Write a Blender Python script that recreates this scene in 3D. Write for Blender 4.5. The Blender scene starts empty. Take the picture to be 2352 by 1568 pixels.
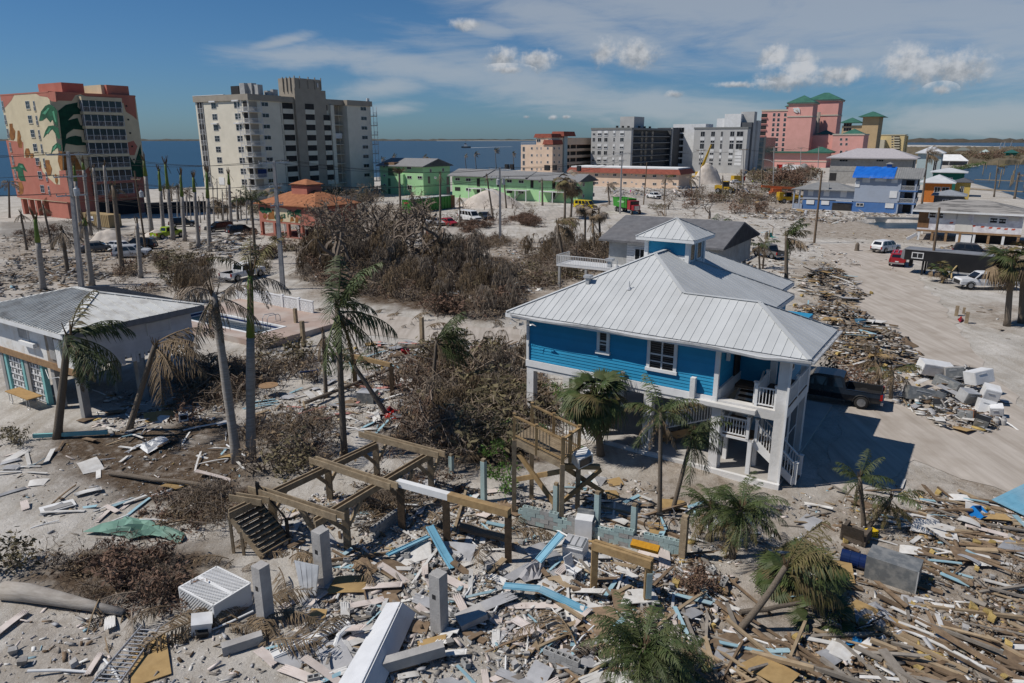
import bpy,math,random
import numpy as np
from mathutils import Matrix,Vector
R=math.radians
random.seed(7);np.random.seed(7)
S=bpy.context.scene
COL=S.collection

# ------------------------------------------------------------------ camera
FPX=1631.0                                   # focal length for a 2352 px wide picture
PITCH=math.atan(464/FPX)
HC=16.0                                      # drone height
cam_d=bpy.data.cameras.new("camera");cam=bpy.data.objects.new("camera",cam_d);COL.objects.link(cam)
cam_d.sensor_width=36.0;cam_d.lens=36.0*FPX/2352;cam_d.clip_end=60000;cam_d.clip_start=0.5
cam.location=(0,0,HC);cam.rotation_euler=(math.pi/2-PITCH,0,0)
S.camera=cam
# ------------------------------------------------------------------ sun, sky, exposure
SUN_EL=R(52.0);SUN_DIR=Vector((-0.990*math.cos(SUN_EL),-0.139*math.cos(SUN_EL),math.sin(SUN_EL)))
sun_d=bpy.data.lights.new("sun",'SUN');sun=bpy.data.objects.new("sun",sun_d);COL.objects.link(sun)
sun_d.energy=5.0;sun_d.angle=R(0.5);sun_d.color=(1.0,0.95,0.88)
sun.rotation_euler=SUN_DIR.to_track_quat('Z','Y').to_euler()
S.view_settings.view_transform='Standard';S.view_settings.look='None'
S.view_settings.exposure=-0.22;S.view_settings.gamma=1.0;S.view_settings.use_curve_mapping=False
S.render.engine='CYCLES';S.cycles.use_denoising=True
S.cycles.max_bounces=6;S.cycles.transparent_max_bounces=6
W=bpy.data.worlds.new("World");S.world=W;W.use_nodes=True
nt=W.node_tree;nt.nodes.clear()
def N(t,**k):
    n=nt.nodes.new(t)
    for a,b in k.items():setattr(n,a,b)
    return n
def L(a,b):nt.links.new(a,b)
def val(x):
    return x
def M(op,a,b=None,c=None,clamp=False):
    n=N('ShaderNodeMath',operation=op,use_clamp=clamp)
    for i,x in enumerate((a,b,c)):
        if x is None:continue
        if isinstance(x,(int,float)):n.inputs[i].default_value=x
        else:L(x,n.inputs[i])
    return n.outputs[0]
def MIX(f,a,b,tree=None):
    n=N('ShaderNodeMix',data_type='RGBA')
    for s,x in ((n.inputs[0],f),(n.inputs[6],a),(n.inputs[7],b)):
        if isinstance(x,(int,float)):s.default_value=x
        elif isinstance(x,tuple):s.default_value=x if len(x)==4 else (*x,1)
        else:L(x,s)
    return n.outputs[2]
def NOISE(vec,scale,detail=5,rough=0.55,dist=0.0,out=0):
    n=N('ShaderNodeTexNoise');n.inputs['Scale'].default_value=scale;n.inputs['Detail'].default_value=detail
    n.inputs['Roughness'].default_value=rough;n.inputs['Distortion'].default_value=dist
    if vec is not None:L(vec,n.inputs['Vector'])
    return n.outputs[out]
def SSTEP(x,a,b):
    n=N('ShaderNodeMapRange',interpolation_type='SMOOTHSTEP')
    n.inputs[1].default_value=a;n.inputs[2].default_value=b;L(x,n.inputs[0]);return n.outputs[0]
sky=N('ShaderNodeTexSky',sky_type='NISHITA',sun_disc=False)
sky.sun_elevation=SUN_EL;sky.sun_rotation=math.atan2(SUN_DIR.x,SUN_DIR.y)
sky.air_density=1.0;sky.dust_density=0.35;sky.ozone_density=2.2
tc=N('ShaderNodeTexCoord');sep=N('ShaderNodeSeparateXYZ');L(tc.outputs['Generated'],sep.inputs[0])
az=M('ARCTAN2',sep.outputs[0],sep.outputs[1]);el=M('ARCSINE',sep.outputs[2])
cb=N('ShaderNodeCombineXYZ');L(az,cb.inputs[0]);L(el,cb.inputs[1]);P2=cb.outputs[0]
def azel(u,v):
    d=v-784
    x,y,z=u-1176,FPX*math.cos(PITCH)-d*math.sin(PITCH),-FPX*math.sin(PITCH)-d*math.cos(PITCH)
    return math.atan2(x,y),math.atan2(z,math.hypot(x,y))
def blob(u,v,ru,rv,rot=0.0):
    a0,e0=azel(u,v)
    dx=M('SUBTRACT',az,a0);dy=M('SUBTRACT',el,e0);c,s=math.cos(rot),math.sin(rot)
    px=M('ADD',M('MULTIPLY',dx,c),M('MULTIPLY',dy,s));py=M('SUBTRACT',M('MULTIPLY',dy,c),M('MULTIPLY',dx,s))
    q=M('ADD',M('POWER',M('ABSOLUTE',M('MULTIPLY',px,FPX/ru)),2.0),M('POWER',M('ABSOLUTE',M('MULTIPLY',py,FPX/rv)),2.0))
    return M('SUBTRACT',1.0,M('SQRT',q)),py,rv/FPX
def MAXN(xs):
    r=xs[0]
    for x in xs[1:]:r=M('MAXIMUM',r,x)
    return r
# thin high cloud: stretched noise, gathered where the photograph has it, thinner elsewhere
mp=N('ShaderNodeMapping');L(P2,mp.inputs['Vector']);mp.inputs['Rotation'].default_value=(0,0,R(-14));mp.inputs['Scale'].default_value=(2.2,9.0,1)
ci=NOISE(mp.outputs[0],2.3,9,0.62,0.7)
mp2=N('ShaderNodeMapping');L(P2,mp2.inputs['Vector']);mp2.inputs['Rotation'].default_value=(0,0,R(-8));mp2.inputs['Scale'].default_value=(5,30,1)
ci2=NOISE(mp2.outputs[0],3.0,7,0.6,0.5)
veils=[blob(1850,30,900,150,R(-10))[0],blob(1300,60,420,70,R(-16))[0],blob(740,128,260,34,R(3))[0],blob(1000,160,330,42,R(-6))[0],
         blob(1230,190,360,80,R(-14))[0],blob(640,98,90,14,R(14))[0],blob(2250,60,420,110,R(-4))[0],
         blob(1120,65,90,26,R(-10))[0],blob(2230,270,260,40)[0],blob(1500,245,500,60,R(-6))[0],blob(880,200,140,30,R(8))[0],blob(900,250,90,18,R(5))[0]]
veil=M('MAXIMUM',MAXN(veils),-0.55)
cir=SSTEP(M('ADD',M('ADD',M('MULTIPLY',veil,0.55),ci),M('MULTIPLY',M('SUBTRACT',ci2,0.5),0.35)),0.44,1.0)
# fair weather cumulus: lumpy noise clipped to each small cloud
cums=[(1775,132,34,24),(1838,160,42,32),(1812,185,80,20),(1920,172,62,20),(1690,195,50,7),(2085,150,52,38),(2140,160,60,36),(2200,160,62,34),(2160,205,20,9),
        (1385,122,30,26),(1462,128,52,34),(1155,135,40,24),(1235,138,46,22),(1165,160,40,8),(1550,216,24,8),(1270,270,12,5),(1300,268,10,4),(1070,58,40,12),(1210,268,8,4)]
bl=[blob(u,v,a*1.25,b*1.35) for u,v,a,b in cums]
lump=NOISE(P2,42,6,0.62);lump2=NOISE(P2,120,4,0.6)
body=M('ADD',MAXN([b[0] for b in bl]),M('ADD',M('MULTIPLY',M('SUBTRACT',lump,0.5),1.3),M('MULTIPLY',M('SUBTRACT',lump2,0.5),0.7)))
cum=SSTEP(body,0.05,0.85)
mpo=N('ShaderNodeMapping');L(P2,mpo.inputs['Vector']);mpo.inputs['Location'].default_value=(0.006,-0.008,0)
lump_o=NOISE(mpo.outputs[0],42,6,0.62)                  # the same lumps sampled a little towards the sun: lit sides and grey undersides
relief=M('ADD',M('MULTIPLY',M('SUBTRACT',lump,lump_o),2.6),0.5)
hgt=MAXN([M('MULTIPLY',M('ADD',M('DIVIDE',b[1],2.2*b[2]),0.5,clamp=True),M('GREATER_THAN',b[0],-0.3)) for b in bl])
shade=SSTEP(M('ADD',M('MULTIPLY',hgt,0.75),M('MULTIPLY',relief,0.45)),0.25,0.95)
tint=MIX(SSTEP(el,-0.02,0.30),(0.50,0.82,1.30),(0.44,0.84,1.18));sky_t=MIX(1.0,sky.outputs[0],tint);nt.nodes[-1].blend_type='MULTIPLY'
c1=MIX(M('MULTIPLY',cir,0.62),sky_t,(8.0,8.6,9.2))
ccol=MIX(shade,(4.6,5.1,5.7),(10.4,10.7,11.2))
c2=MIX(M('MULTIPLY',cum,0.9),c1,ccol)
bg=N('ShaderNodeBackground');bg.inputs['Strength'].default_value=0.061;L(c2,bg.inputs['Color'])
wo=N('ShaderNodeOutputWorld');L(bg.outputs[0],wo.inputs['Surface'])
# ------------------------------------------------------------------ helpers
CT,ST=math.cos(PITCH),math.sin(PITCH)
ANG=R(-32.5)                                # the whole town sits on one street grid
EX=Vector((math.cos(ANG),math.sin(ANG),0));NY=Vector((-math.sin(ANG),math.cos(ANG),0))
def ray(u,v):
    d=v-784
    return u-1176,FPX*CT-d*ST,-FPX*ST-d*CT
def G(u,v,z=0.0):                           # the ground point (or point at height z) seen at picture position u, v
    x,y,w=ray(u,v);t=(HC-z)/-w
    return Vector((x*t,y*t,z))
def along(P,D,u,v=400):
    x,y,_=ray(u,v);r=x/y
    return (r*P[1]-P[0])/(D[0]-r*D[1])
def hgt_at(P,u,v):                          # height of the point above P seen at row v
    x,y,w=ray(u,v);return HC+w/y*P[1]
def tag(o,label=None,cat=None,group=None,kind=None):
    if label:o['label']=label
    if cat:o['category']=cat
    if group:o['group']=group
    if kind:o['kind']=kind
    return o
def empty(name,loc=(0,0,0),rz=0.0,label=None,cat=None,group=None):
    o=bpy.data.objects.new(name,None);COL.objects.link(o);o.location=loc;o.rotation_euler=(0,0,rz)
    o.empty_display_size=0.2
    return tag(o,label,cat,group)
def place(name,mesh,parent=None,loc=(0,0,0),rot=(0,0,0),scale=None):
    o=bpy.data.objects.new(name,mesh);COL.objects.link(o);o.location=loc;o.rotation_euler=rot
    if scale is not None:o.scale=(scale,)*3 if isinstance(scale,(int,float)) else scale
    if parent:o.parent=parent
    return o
KIDS={}
def copy_tree(o,parent=None,depth=0):
    c=o.copy();COL.objects.link(c);c.parent=parent
    for ch in o.children:copy_tree(ch,c)
    return c
# ------------------------------------------------------------------ materials
MATS={}
def mat(name,col,col2=None,scale=3.0,rough=0.8,metal=0.0,bump=0.0,bscale=None,rnd=0.0,spec=0.3,lo=0.35,hi=0.65,detail=6,stretch=None,alpha=None,dirt=0.0,dcol=(0.2,0.17,0.13),rot=0.0):
    """Principled surface: two colours mixed by noise, a per-object brightness shift, blotches of grime and fine relief."""
    if name in MATS:return MATS[name]
    m=bpy.data.materials.new(name);m.use_nodes=True;t=m.node_tree;b=t.nodes['Principled BSDF']
    def n(k,**kw):
        q=t.nodes.new(k)
        for a,c in kw.items():setattr(q,a,c)
        return q
    b.inputs['Roughness'].default_value=rough;b.inputs['Metallic'].default_value=metal;b.inputs['Specular IOR Level'].default_value=spec
    geo=n('ShaderNodeNewGeometry');vec=geo.outputs['Position']
    if stretch:
        mp=n('ShaderNodeMapping');mp.inputs['Scale'].default_value=stretch;mp.inputs['Rotation'].default_value=(0,0,rot)
        tcn=n('ShaderNodeTexCoord');t.links.new(tcn.outputs['Object'],mp.inputs['Vector']);vec=mp.outputs[0]
    if col2 is None:col2=tuple(x*0.78 for x in col)
    no=n('ShaderNodeTexNoise');no.inputs['Scale'].default_value=scale;no.inputs['Detail'].default_value=detail;no.inputs['Roughness'].default_value=0.6
    t.links.new(vec,no.inputs['Vector'])
    mr=n('ShaderNodeMapRange');mr.inputs[1].default_value=lo;mr.inputs[2].default_value=hi;t.links.new(no.outputs[0],mr.inputs[0])
    mx=n('ShaderNodeMix',data_type='RGBA');mx.inputs[6].default_value=(*col,1);mx.inputs[7].default_value=(*col2,1);t.links.new(mr.outputs[0],mx.inputs[0])
    out=mx.outputs[2]
    if dirt:
        n2=n('ShaderNodeTexNoise');n2.inputs['Scale'].default_value=scale*0.23+0.15;n2.inputs['Detail'].default_value=7;t.links.new(geo.outputs['Position'],n2.inputs['Vector'])
        m2=n('ShaderNodeMapRange');m2.inputs[1].default_value=0.48;m2.inputs[2].default_value=0.72;m2.inputs[4].default_value=dirt;t.links.new(n2.outputs[0],m2.inputs[0])
        x2=n('ShaderNodeMix',data_type='RGBA');x2.inputs[7].default_value=(*dcol,1);t.links.new(m2.outputs[0],x2.inputs[0]);t.links.new(out,x2.inputs[6]);out=x2.outputs[2]
    if rnd:
        oi=n('ShaderNodeObjectInfo');m3=n('ShaderNodeMapRange');m3.inputs[3].default_value=1-rnd;m3.inputs[4].default_value=1+rnd*0.6;t.links.new(oi.outputs['Random'],m3.inputs[0])
        hs=n('ShaderNodeHueSaturation');t.links.new(m3.outputs[0],hs.inputs['Value']);t.links.new(out,hs.inputs['Color']);out=hs.outputs[0]
    t.links.new(out,b.inputs['Base Color'])
    if bump:
        bn=n('ShaderNodeTexNoise');bn.inputs['Scale'].default_value=bscale or scale*4;bn.inputs['Detail'].default_value=5;t.links.new(vec,bn.inputs['Vector'])
        bp=n('ShaderNodeBump');bp.inputs['Strength'].default_value=bump;bp.inputs['Distance'].default_value=0.03;t.links.new(bn.outputs[0],bp.inputs['Height']);t.links.new(bp.outputs[0],b.inputs['Normal'])
    if alpha is not None:b.inputs['Alpha'].default_value=alpha
    MATS[name]=m;return m
# ------------------------------------------------------------------ mesh building
class MB:
    def __init__(self):self.v=[];self.f=[];self.m=[]
    def add(self,vs,fs,mi=0):
        o=len(self.v);self.v.extend(tuple(x) for x in vs)
        for f in fs:self.f.append(tuple(i+o for i in f));self.m.append(mi)
        return self
    def poly(self,pts,mi=0):return self.add(pts,[tuple(range(len(pts)))],mi)
    def box(self,x0,y0,z0,x1,y1,z1,mi=0,mtx=None):
        vs=[Vector((x,y,z)) for z in (z0,z1) for y in (y0,y1) for x in (x0,x1)]
        if mtx is not None:vs=[mtx @ v for v in vs]
        return self.add(vs,[(0,2,3,1),(4,5,7,6),(0,1,5,4),(2,6,7,3),(0,4,6,2),(1,3,7,5)],mi)
    def beam(self,p0,p1,w,h,mi=0,up=(0,0,1),taper=1.0):
        p0,p1=Vector(p0),Vector(p1);d=(p1-p0).normalized();up=Vector(up)
        s=d.cross(up)
        if s.length<1e-4:s=d.cross(Vector((1,0,0)))
        s.normalize();t=s.cross(d)
        vs=[]
        for p,k in ((p0,1.0),(p1,taper)):
            for a,b in ((-1,-1),(1,-1),(1,1),(-1,1)):vs.append(p+s*a*w/2*k+t*b*h/2*k)
        return self.add(vs,[(0,1,2,3),(7,6,5,4),(0,4,5,1),(1,5,6,2),(2,6,7,3),(3,7,4,0)],mi)
    def tube(self,pts,rads,n=6,mi=0,cap=True):
        pts=[Vector(p) for p in pts];k=len(pts);vs=[]
        if isinstance(rads,(int,float)):rads=[rads]*k
        ref=Vector((0.31,0.17,0.93))
        for i,p in enumerate(pts):
            d=(pts[min(i+1,k-1)]-pts[max(i-1,0)]).normalized()
            s=d.cross(ref)
            if s.length<0.15:s=d.cross(Vector((1,0,0)))
            s.normalize();t=s.cross(d)
            for j in range(n):
                a=2*math.pi*j/n;vs.append(p+(s*math.cos(a)+t*math.sin(a))*rads[i])
        fs=[(i*n+j,i*n+(j+1)%n,(i+1)*n+(j+1)%n,(i+1)*n+j) for i in range(k-1) for j in range(n)]
        if cap:fs+=[tuple(range(n-1,-1,-1)),tuple((k-1)*n+j for j in range(n))]
        return self.add(vs,fs,mi)
    def prism(self,pts,ext,mi=0):
        pts=[Vector(p) for p in pts];ext=Vector(ext);n=len(pts)
        return self.add(pts+[p+ext for p in pts],[tuple(range(n-1,-1,-1)),tuple(range(n,2*n))]+[(i,(i+1)%n,n+(i+1)%n,n+i) for i in range(n)],mi)
    def lathe(self,prof,n=12,mi=0,c=(0,0,0),cap=True):
        vs=[(c[0]+r*math.cos(2*math.pi*j/n),c[1]+r*math.sin(2*math.pi*j/n),c[2]+z) for r,z in prof for j in range(n)]
        k=len(prof)
        fs=[(i*n+j,i*n+(j+1)%n,(i+1)*n+(j+1)%n,(i+1)*n+j) for i in range(k-1) for j in range(n)]
        if cap:fs+=[tuple(range(n-1,-1,-1)),tuple((k-1)*n+j for j in range(n))]
        return self.add(vs,fs,mi)
    def mesh(self,name,mats,smooth=False):
        me=bpy.data.meshes.new(name);me.from_pydata(self.v,[],self.f)
        for m in (mats if isinstance(mats,(list,tuple)) else [mats]):me.materials.append(m)
        if any(self.m):me.polygons.foreach_set('material_index',self.m)
        if smooth:me.polygons.foreach_set('use_smooth',[True]*len(self.f))
        me.update();return me
    def build(self,name,mats,parent=None,loc=(0,0,0),rot=(0,0,0),smooth=False):
        return place(name,self.mesh(name,mats,smooth),parent,loc,rot)
_mc={}
def boxmesh(w,d,h,m,cx=0.5,cy=0.5,cz=0.0):
    """a shared box: w along x, d along y, h along z, origin at the given fraction"""
    k=(round(w,3),round(d,3),round(h,3),m.name,cx,cy,cz)
    if k not in _mc:_mc[k]=MB().box(-w*cx,-d*cy,-h*cz,w*(1-cx),d*(1-cy),h*(1-cz)).mesh('box',m)
    return _mc[k]
def beamobj(name,p0,p1,w,h,m,parent=None,up=(0,0,1)):
    """one straight timber as an object of its own, origin at its middle"""
    p0,p1=Vector(p0),Vector(p1);c=(p0+p1)/2
    return MB().beam(p0-c,p1-c,w,h,0,up).build(name,m,parent,c)
def wavy(p0,p1,n,amp,rng=random):
    p0,p1=Vector(p0),Vector(p1)
    return [p0.lerp(p1,i/n)+(Vector((rng.uniform(-1,1),rng.uniform(-1,1),rng.uniform(-.5,.5)))*amp if 0<i<n else Vector()) for i in range(n+1)]
# ------------------------------------------------------------------ ground, sea, roads
def sdist(poly,X,Y):
    """signed distance (positive inside) of the points to a polygon"""
    poly=[(p[0],p[1]) for p in poly];D=np.full(X.shape,1e9);ins=np.zeros(X.shape,bool)
    for (x0,y0),(x1,y1) in zip(poly,poly[1:]+poly[:1]):
        dx,dy=x1-x0,y1-y0;t=np.clip(((X-x0)*dx+(Y-y0)*dy)/(dx*dx+dy*dy+1e-9),0,1)
        D=np.minimum(D,np.hypot(X-x0-t*dx,Y-y0-t*dy))
        c=((y0>Y) != (y1>Y)) & (X<(x1-x0)*(Y-y0)/(y1-y0+1e-12)+x0);ins ^= c
    return np.where(ins,D,-D)
def vnoise(X,Y,s,seed=0):
    """smooth value noise"""
    x,y=X/s,Y/s;xi,yi=np.floor(x).astype(np.int64),np.floor(y).astype(np.int64);fx,fy=x-xi,y-yi
    fx,fy=fx*fx*(3-2*fx),fy*fy*(3-2*fy)
    def h(a,b):
        q=(a*374761393+b*668265263+seed*974711) & 0x7fffffff;q=((q ^ (q >> 13))*1274126177) & 0x7fffffff
        return ((q ^ (q >> 16)) & 0xffff)/65535.0
    return (h(xi,yi)*(1-fx)+h(xi+1,yi)*fx)*(1-fy)+(h(xi,yi+1)*(1-fx)+h(xi+1,yi+1)*fx)*fy
def fbm(X,Y,s,o=4,seed=0):return sum(vnoise(X,Y,s/2**i,seed+i)/2**(i+1) for i in range(o))
LAND=[(-420,-60),(-300,20),(-152,214),(-112,259),(-60,330),(2,402),(40,480),(95,560),(150,640),(330,850),(600,1300),(900,1900),(1000,2300),(1250,2250),(1150,1500),
        (1400,1350),(1500,900),(600,640),(389,556),(348,538),(300,470),(244,410),(196,320),(165,245),(146,205),(150,150),(230,40),(200,-60)]
CANAL=[G(1985,508),G(2010,503),G(2115,505.5),G(2240,508),G(2330,512),G(2340,522),G(2130,525),G(2040,523)]
_rows=[9.0]
while _rows[-1]<2600:_rows.append(_rows[-1]*1.0125)
_cols=np.linspace(-1.25,1.25,400)
GY,GC=np.meshgrid(np.array(_rows),_cols,indexing='ij');GX=GC*(GY+4)
def pxpoly(*p):return [G(u,v) for u,v in p]
def height(X,Y):
    fade=np.clip((150-Y)/100,0,1)
    z=(fbm(X,Y,2.2,4,3)-0.47)*0.24*fade+(fbm(X,Y,9,3,9)-0.45)*0.35*fade
    road=np.maximum.reduce([sdist(p,X,Y) for p in ROADS])
    return z*np.clip(1-(road+1.2)/1.6,0.08,1)
ROAD_A=pxpoly((-80,735),(0,695),(420,655),(520,640),(760,575),(960,545),(1100,528),(1340,495),(1520,462),(1700,436),(1790,425),(1790,417),(1700,424),(1500,447),(1330,472),(1060,515),(900,545),(700,585),(560,605),(440,622),(200,640),(0,660),(-80,690))
ROAD_B=pxpoly((1880,560),(2010,560),(2120,640),(2220,790),(2352,930),(2480,1090),(2352,1130),(2120,1060),(1990,1150),(1880,1090),(1960,890),(2060,850),(1990,740),(1930,640))
ROAD_C=pxpoly((560,690),(760,715),(980,735),(1190,760),(1210,800),(980,785),(840,770),(700,740))
ROADS=[ROAD_A,ROAD_B,ROAD_C]
HZ=height(GX,GY)
ld=sdist(LAND,GX,GY);cd=sdist(CANAL,GX,GY)
HZ=np.where(ld<6,np.clip(HZ*np.clip(ld/6,0,1)-np.clip((4-ld)*0.16,0,2.5),-3,2),HZ)
HZ=np.where(cd>0,-1.6,HZ)
def zone(polys,soft):
    r=np.zeros(GX.shape)
    for p in polys:r=np.maximum(r,np.clip(sdist(p,GX,GY)/soft+0.5+(fbm(GX,GY,3.0,4,21)-0.47)*2.4,0,1))
    return r
mulch=zone([pxpoly((170,1000),(480,960),(600,1040),(570,1130),(330,1150),(150,1120),(90,1050)),pxpoly((850,600),(1180,590),(1230,700),(1180,740),(900,710),(680,640)),
              pxpoly((250,1270),(480,1280),(520,1420),(250,1400),(60,1330)),pxpoly((930,850),(1200,860),(1300,1060),(1060,1120),(900,1010))],2.5)
grey=zone([pxpoly((1950,1130),(2352,1060),(2500,1600),(1500,1600),(1700,1300)),pxpoly((0,540),(440,530),(480,640),(300,700),(0,700)),pxpoly((560,470),(1000,470),(1010,540),(700,600),(640,560)),pxpoly((1640,430),(1900,420),(1880,500),(1640,480)),pxpoly((1840,600),(1990,600),(2240,860),(2080,930),(1900,830)),
             pxpoly((1850,500),(2150,520),(2200,560),(1850,545)),pxpoly((680,590),(1200,545),(1400,600),(1350,700),(720,690)),pxpoly((2240,700),(2352,700),(2352,760),(2230,740)),
             pxpoly((0,1400),(300,1400),(260,1600),(0,1600)),pxpoly((1400,1010),(1800,1100),(1900,1300),(1500,1200))],3.0)
wet=zone([pxpoly((1000,760),(1180,765),(1150,800),(1000,790)),pxpoly((0,510),(250,505),(300,530),(0,545))],1.0)
nr,nc=GX.shape
gm=bpy.data.meshes.new('ground')
co=np.stack([GX,GY,HZ],-1).reshape(-1,3)
ii=(np.arange(nr-1)[:,None]*nc+np.arange(nc-1)[None]).reshape(-1)
fc=np.stack([ii,ii+1,ii+nc+1,ii+nc],-1)
gm.vertices.add(len(co));gm.vertices.foreach_set('co',co.ravel());gm.loops.add(fc.size);gm.loops.foreach_set('vertex_index',fc.ravel())
gm.polygons.add(len(fc));gm.polygons.foreach_set('loop_start',np.arange(0,fc.size,4));gm.polygons.foreach_set('use_smooth',np.ones(len(fc),bool));gm.update()
ca=gm.color_attributes.new('soil','FLOAT_COLOR','POINT')
ca.data.foreach_set('color',np.stack([mulch,grey,wet,np.ones(GX.shape)],-1).astype(np.float32).ravel())
def ground_mat():
    m=bpy.data.materials.new('sand_ground');m.use_nodes=True;t=m.node_tree;b=t.nodes['Principled BSDF'];b.inputs['Roughness'].default_value=0.95;b.inputs['Specular IOR Level'].default_value=0.15
    def n(k,**kw):
        q=t.nodes.new(k)
        for a,c in kw.items():setattr(q,a,c)
        return q
    def noise(s,d=6,r=0.6,vec=None):
        q=n('ShaderNodeTexNoise');q.inputs['Scale'].default_value=s;q.inputs['Detail'].default_value=d;q.inputs['Roughness'].default_value=r;t.links.new(vec or geo.outputs['Position'],q.inputs['Vector']);return q.outputs[0]
    def mr(x,a,c,lo=0.0,hi=1.0):
        q=n('ShaderNodeMapRange');q.inputs[1].default_value=a;q.inputs[2].default_value=c;q.inputs[3].default_value=lo;q.inputs[4].default_value=hi;t.links.new(x,q.inputs[0]);return q.outputs[0]
    def mix(f,a,c):
        q=n('ShaderNodeMix',data_type='RGBA')
        for s,x in ((q.inputs[0],f),(q.inputs[6],a),(q.inputs[7],c)):
            if isinstance(x,tuple):s.default_value=(*x,1)
            elif isinstance(x,float):s.default_value=x
            else:t.links.new(x,s)
        return q.outputs[2]
    def mul(a,c):
        q=n('ShaderNodeMath',operation='MULTIPLY');t.links.new(a,q.inputs[0])
        if isinstance(c,float):q.inputs[1].default_value=c
        else:t.links.new(c,q.inputs[1])
        return q.outputs[0]
    geo=n('ShaderNodeNewGeometry');at=n('ShaderNodeVertexColor',layer_name='soil');se=n('ShaderNodeSeparateColor');t.links.new(at.outputs[0],se.inputs[0])
    sand=mix(mr(noise(0.35,8),0.38,0.66),(0.50,0.472,0.435),(0.35,0.325,0.29))
    sand=mix(mr(noise(2.6,8,0.7),0.5,0.75,0,0.6),sand,(0.26,0.215,0.165))
    mp=n('ShaderNodeMapping');mp.inputs['Rotation'].default_value=(0,0,.57);mp.inputs['Scale'].default_value=(1.5,.16,1);t.links.new(geo.outputs['Position'],mp.inputs['Vector'])
    sand=mix(mr(noise(0.9,6,0.6,mp.outputs[0]),0.48,0.66,0,0.55),sand,(0.27,0.235,0.19));sand=mix(mr(noise(0.11,5),0.5,0.68,0,0.6),sand,(0.30,0.265,0.22))
    speck=mr(noise(16,3,0.7),0.60,0.68)
    sand=mix(mul(speck,0.5),sand,(0.14,0.105,0.075))
    wspk=mr(noise(11,2,0.5),0.66,0.70);sand=mix(mul(wspk,0.55),sand,(0.68,0.66,0.62))
    gd=mix(mr(noise(1.3,8,0.7),0.35,0.65),(0.36,0.31,0.26),(0.17,0.135,0.10));gd=mix(mul(mr(noise(22,2),0.58,0.66),0.7),gd,(0.085,0.062,0.045));gd=mix(mul(mr(noise(14,2,0.5),0.655,0.69),0.7),gd,(0.6,0.56,0.5))
    mu=mix(mr(noise(5,6,0.7),0.35,0.65),(0.115,0.082,0.055),(0.05,0.034,0.023));mu=mix(mul(mr(noise(19,3),0.6,0.66),0.8),mu,(0.24,0.19,0.14))
    c=mix(mul(se.outputs[1],mr(noise(0.9,6),0.25,0.6,0.25,1.0)),sand,gd);c=mix(mul(se.outputs[0],mr(noise(1.4,6),0.25,0.5,0.4,1.0)),c,mu);c=mix(mul(se.outputs[2],0.6),c,(0.12,0.11,0.10))
    t.links.new(c,b.inputs['Base Color'])
    bp=n('ShaderNodeBump');bp.inputs['Strength'].default_value=0.75;bp.inputs['Distance'].default_value=0.12;t.links.new(noise(5,8,0.7),bp.inputs['Height']);t.links.new(bp.outputs[0],b.inputs['Normal'])
    return m
gm.materials.append(ground_mat())
tag(place('ground',gm),kind='structure')
_zc={}
def ground_z(x,y):
    a=np.array([float(x)]);b=np.array([float(y)]);return float(height(a,b)[0])
def Gz(u,v):
    p=G(u,v);z=ground_z(p.x,p.y);p=G(u,v,z);p.z=ground_z(p.x,p.y);return p
# sea and bay
def water_mat(name,col,rough,bs,strength):
    m=bpy.data.materials.new(name);m.use_nodes=True;t=m.node_tree;b=t.nodes['Principled BSDF']
    b.inputs['Roughness'].default_value=rough;b.inputs['Specular IOR Level'].default_value=0.35
    geo=t.nodes.new('ShaderNodeNewGeometry');no=t.nodes.new('ShaderNodeTexNoise');no.inputs['Scale'].default_value=bs;no.inputs['Detail'].default_value=5
    mp=t.nodes.new('ShaderNodeMapping');mp.inputs['Scale'].default_value=(0.6,1.4,1);t.links.new(geo.outputs['Position'],mp.inputs['Vector']);t.links.new(mp.outputs[0],no.inputs['Vector'])
    bp=t.nodes.new('ShaderNodeBump');bp.inputs['Strength'].default_value=strength;bp.inputs['Distance'].default_value=0.6;t.links.new(no.outputs[0],bp.inputs['Height']);t.links.new(bp.outputs[0],b.inputs['Normal'])
    n2=t.nodes.new('ShaderNodeTexNoise');n2.inputs['Scale'].default_value=0.006;n2.inputs['Detail'].default_value=6
    m2=t.nodes.new('ShaderNodeMapping');m2.inputs['Scale'].default_value=(1,0.35,1);t.links.new(geo.outputs['Position'],m2.inputs['Vector']);t.links.new(m2.outputs[0],n2.inputs['Vector'])
    mx=t.nodes.new('ShaderNodeMix');mx.data_type='RGBA';mx.inputs[6].default_value=(*col,1);mx.inputs[7].default_value=(*[c*0.6 for c in col],1);t.links.new(n2.outputs[0],mx.inputs[0]);t.links.new(mx.outputs[2],b.inputs['Base Color'])
    return m
sea=MB();xs=[-30000,-3000,-800,800,3000,30000];ys=[-2000,150,600,2500,9000,45000]
for i in range(5):
    for j in range(5):sea.poly([(xs[i],ys[j],-0.6),(xs[i+1],ys[j],-0.6),(xs[i+1],ys[j+1],-0.6),(xs[i],ys[j+1],-0.6)])
tag(sea.build('sea_water',water_mat('sea',(0.018,0.050,0.082),0.32,0.5,0.5)),kind='structure')
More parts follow.
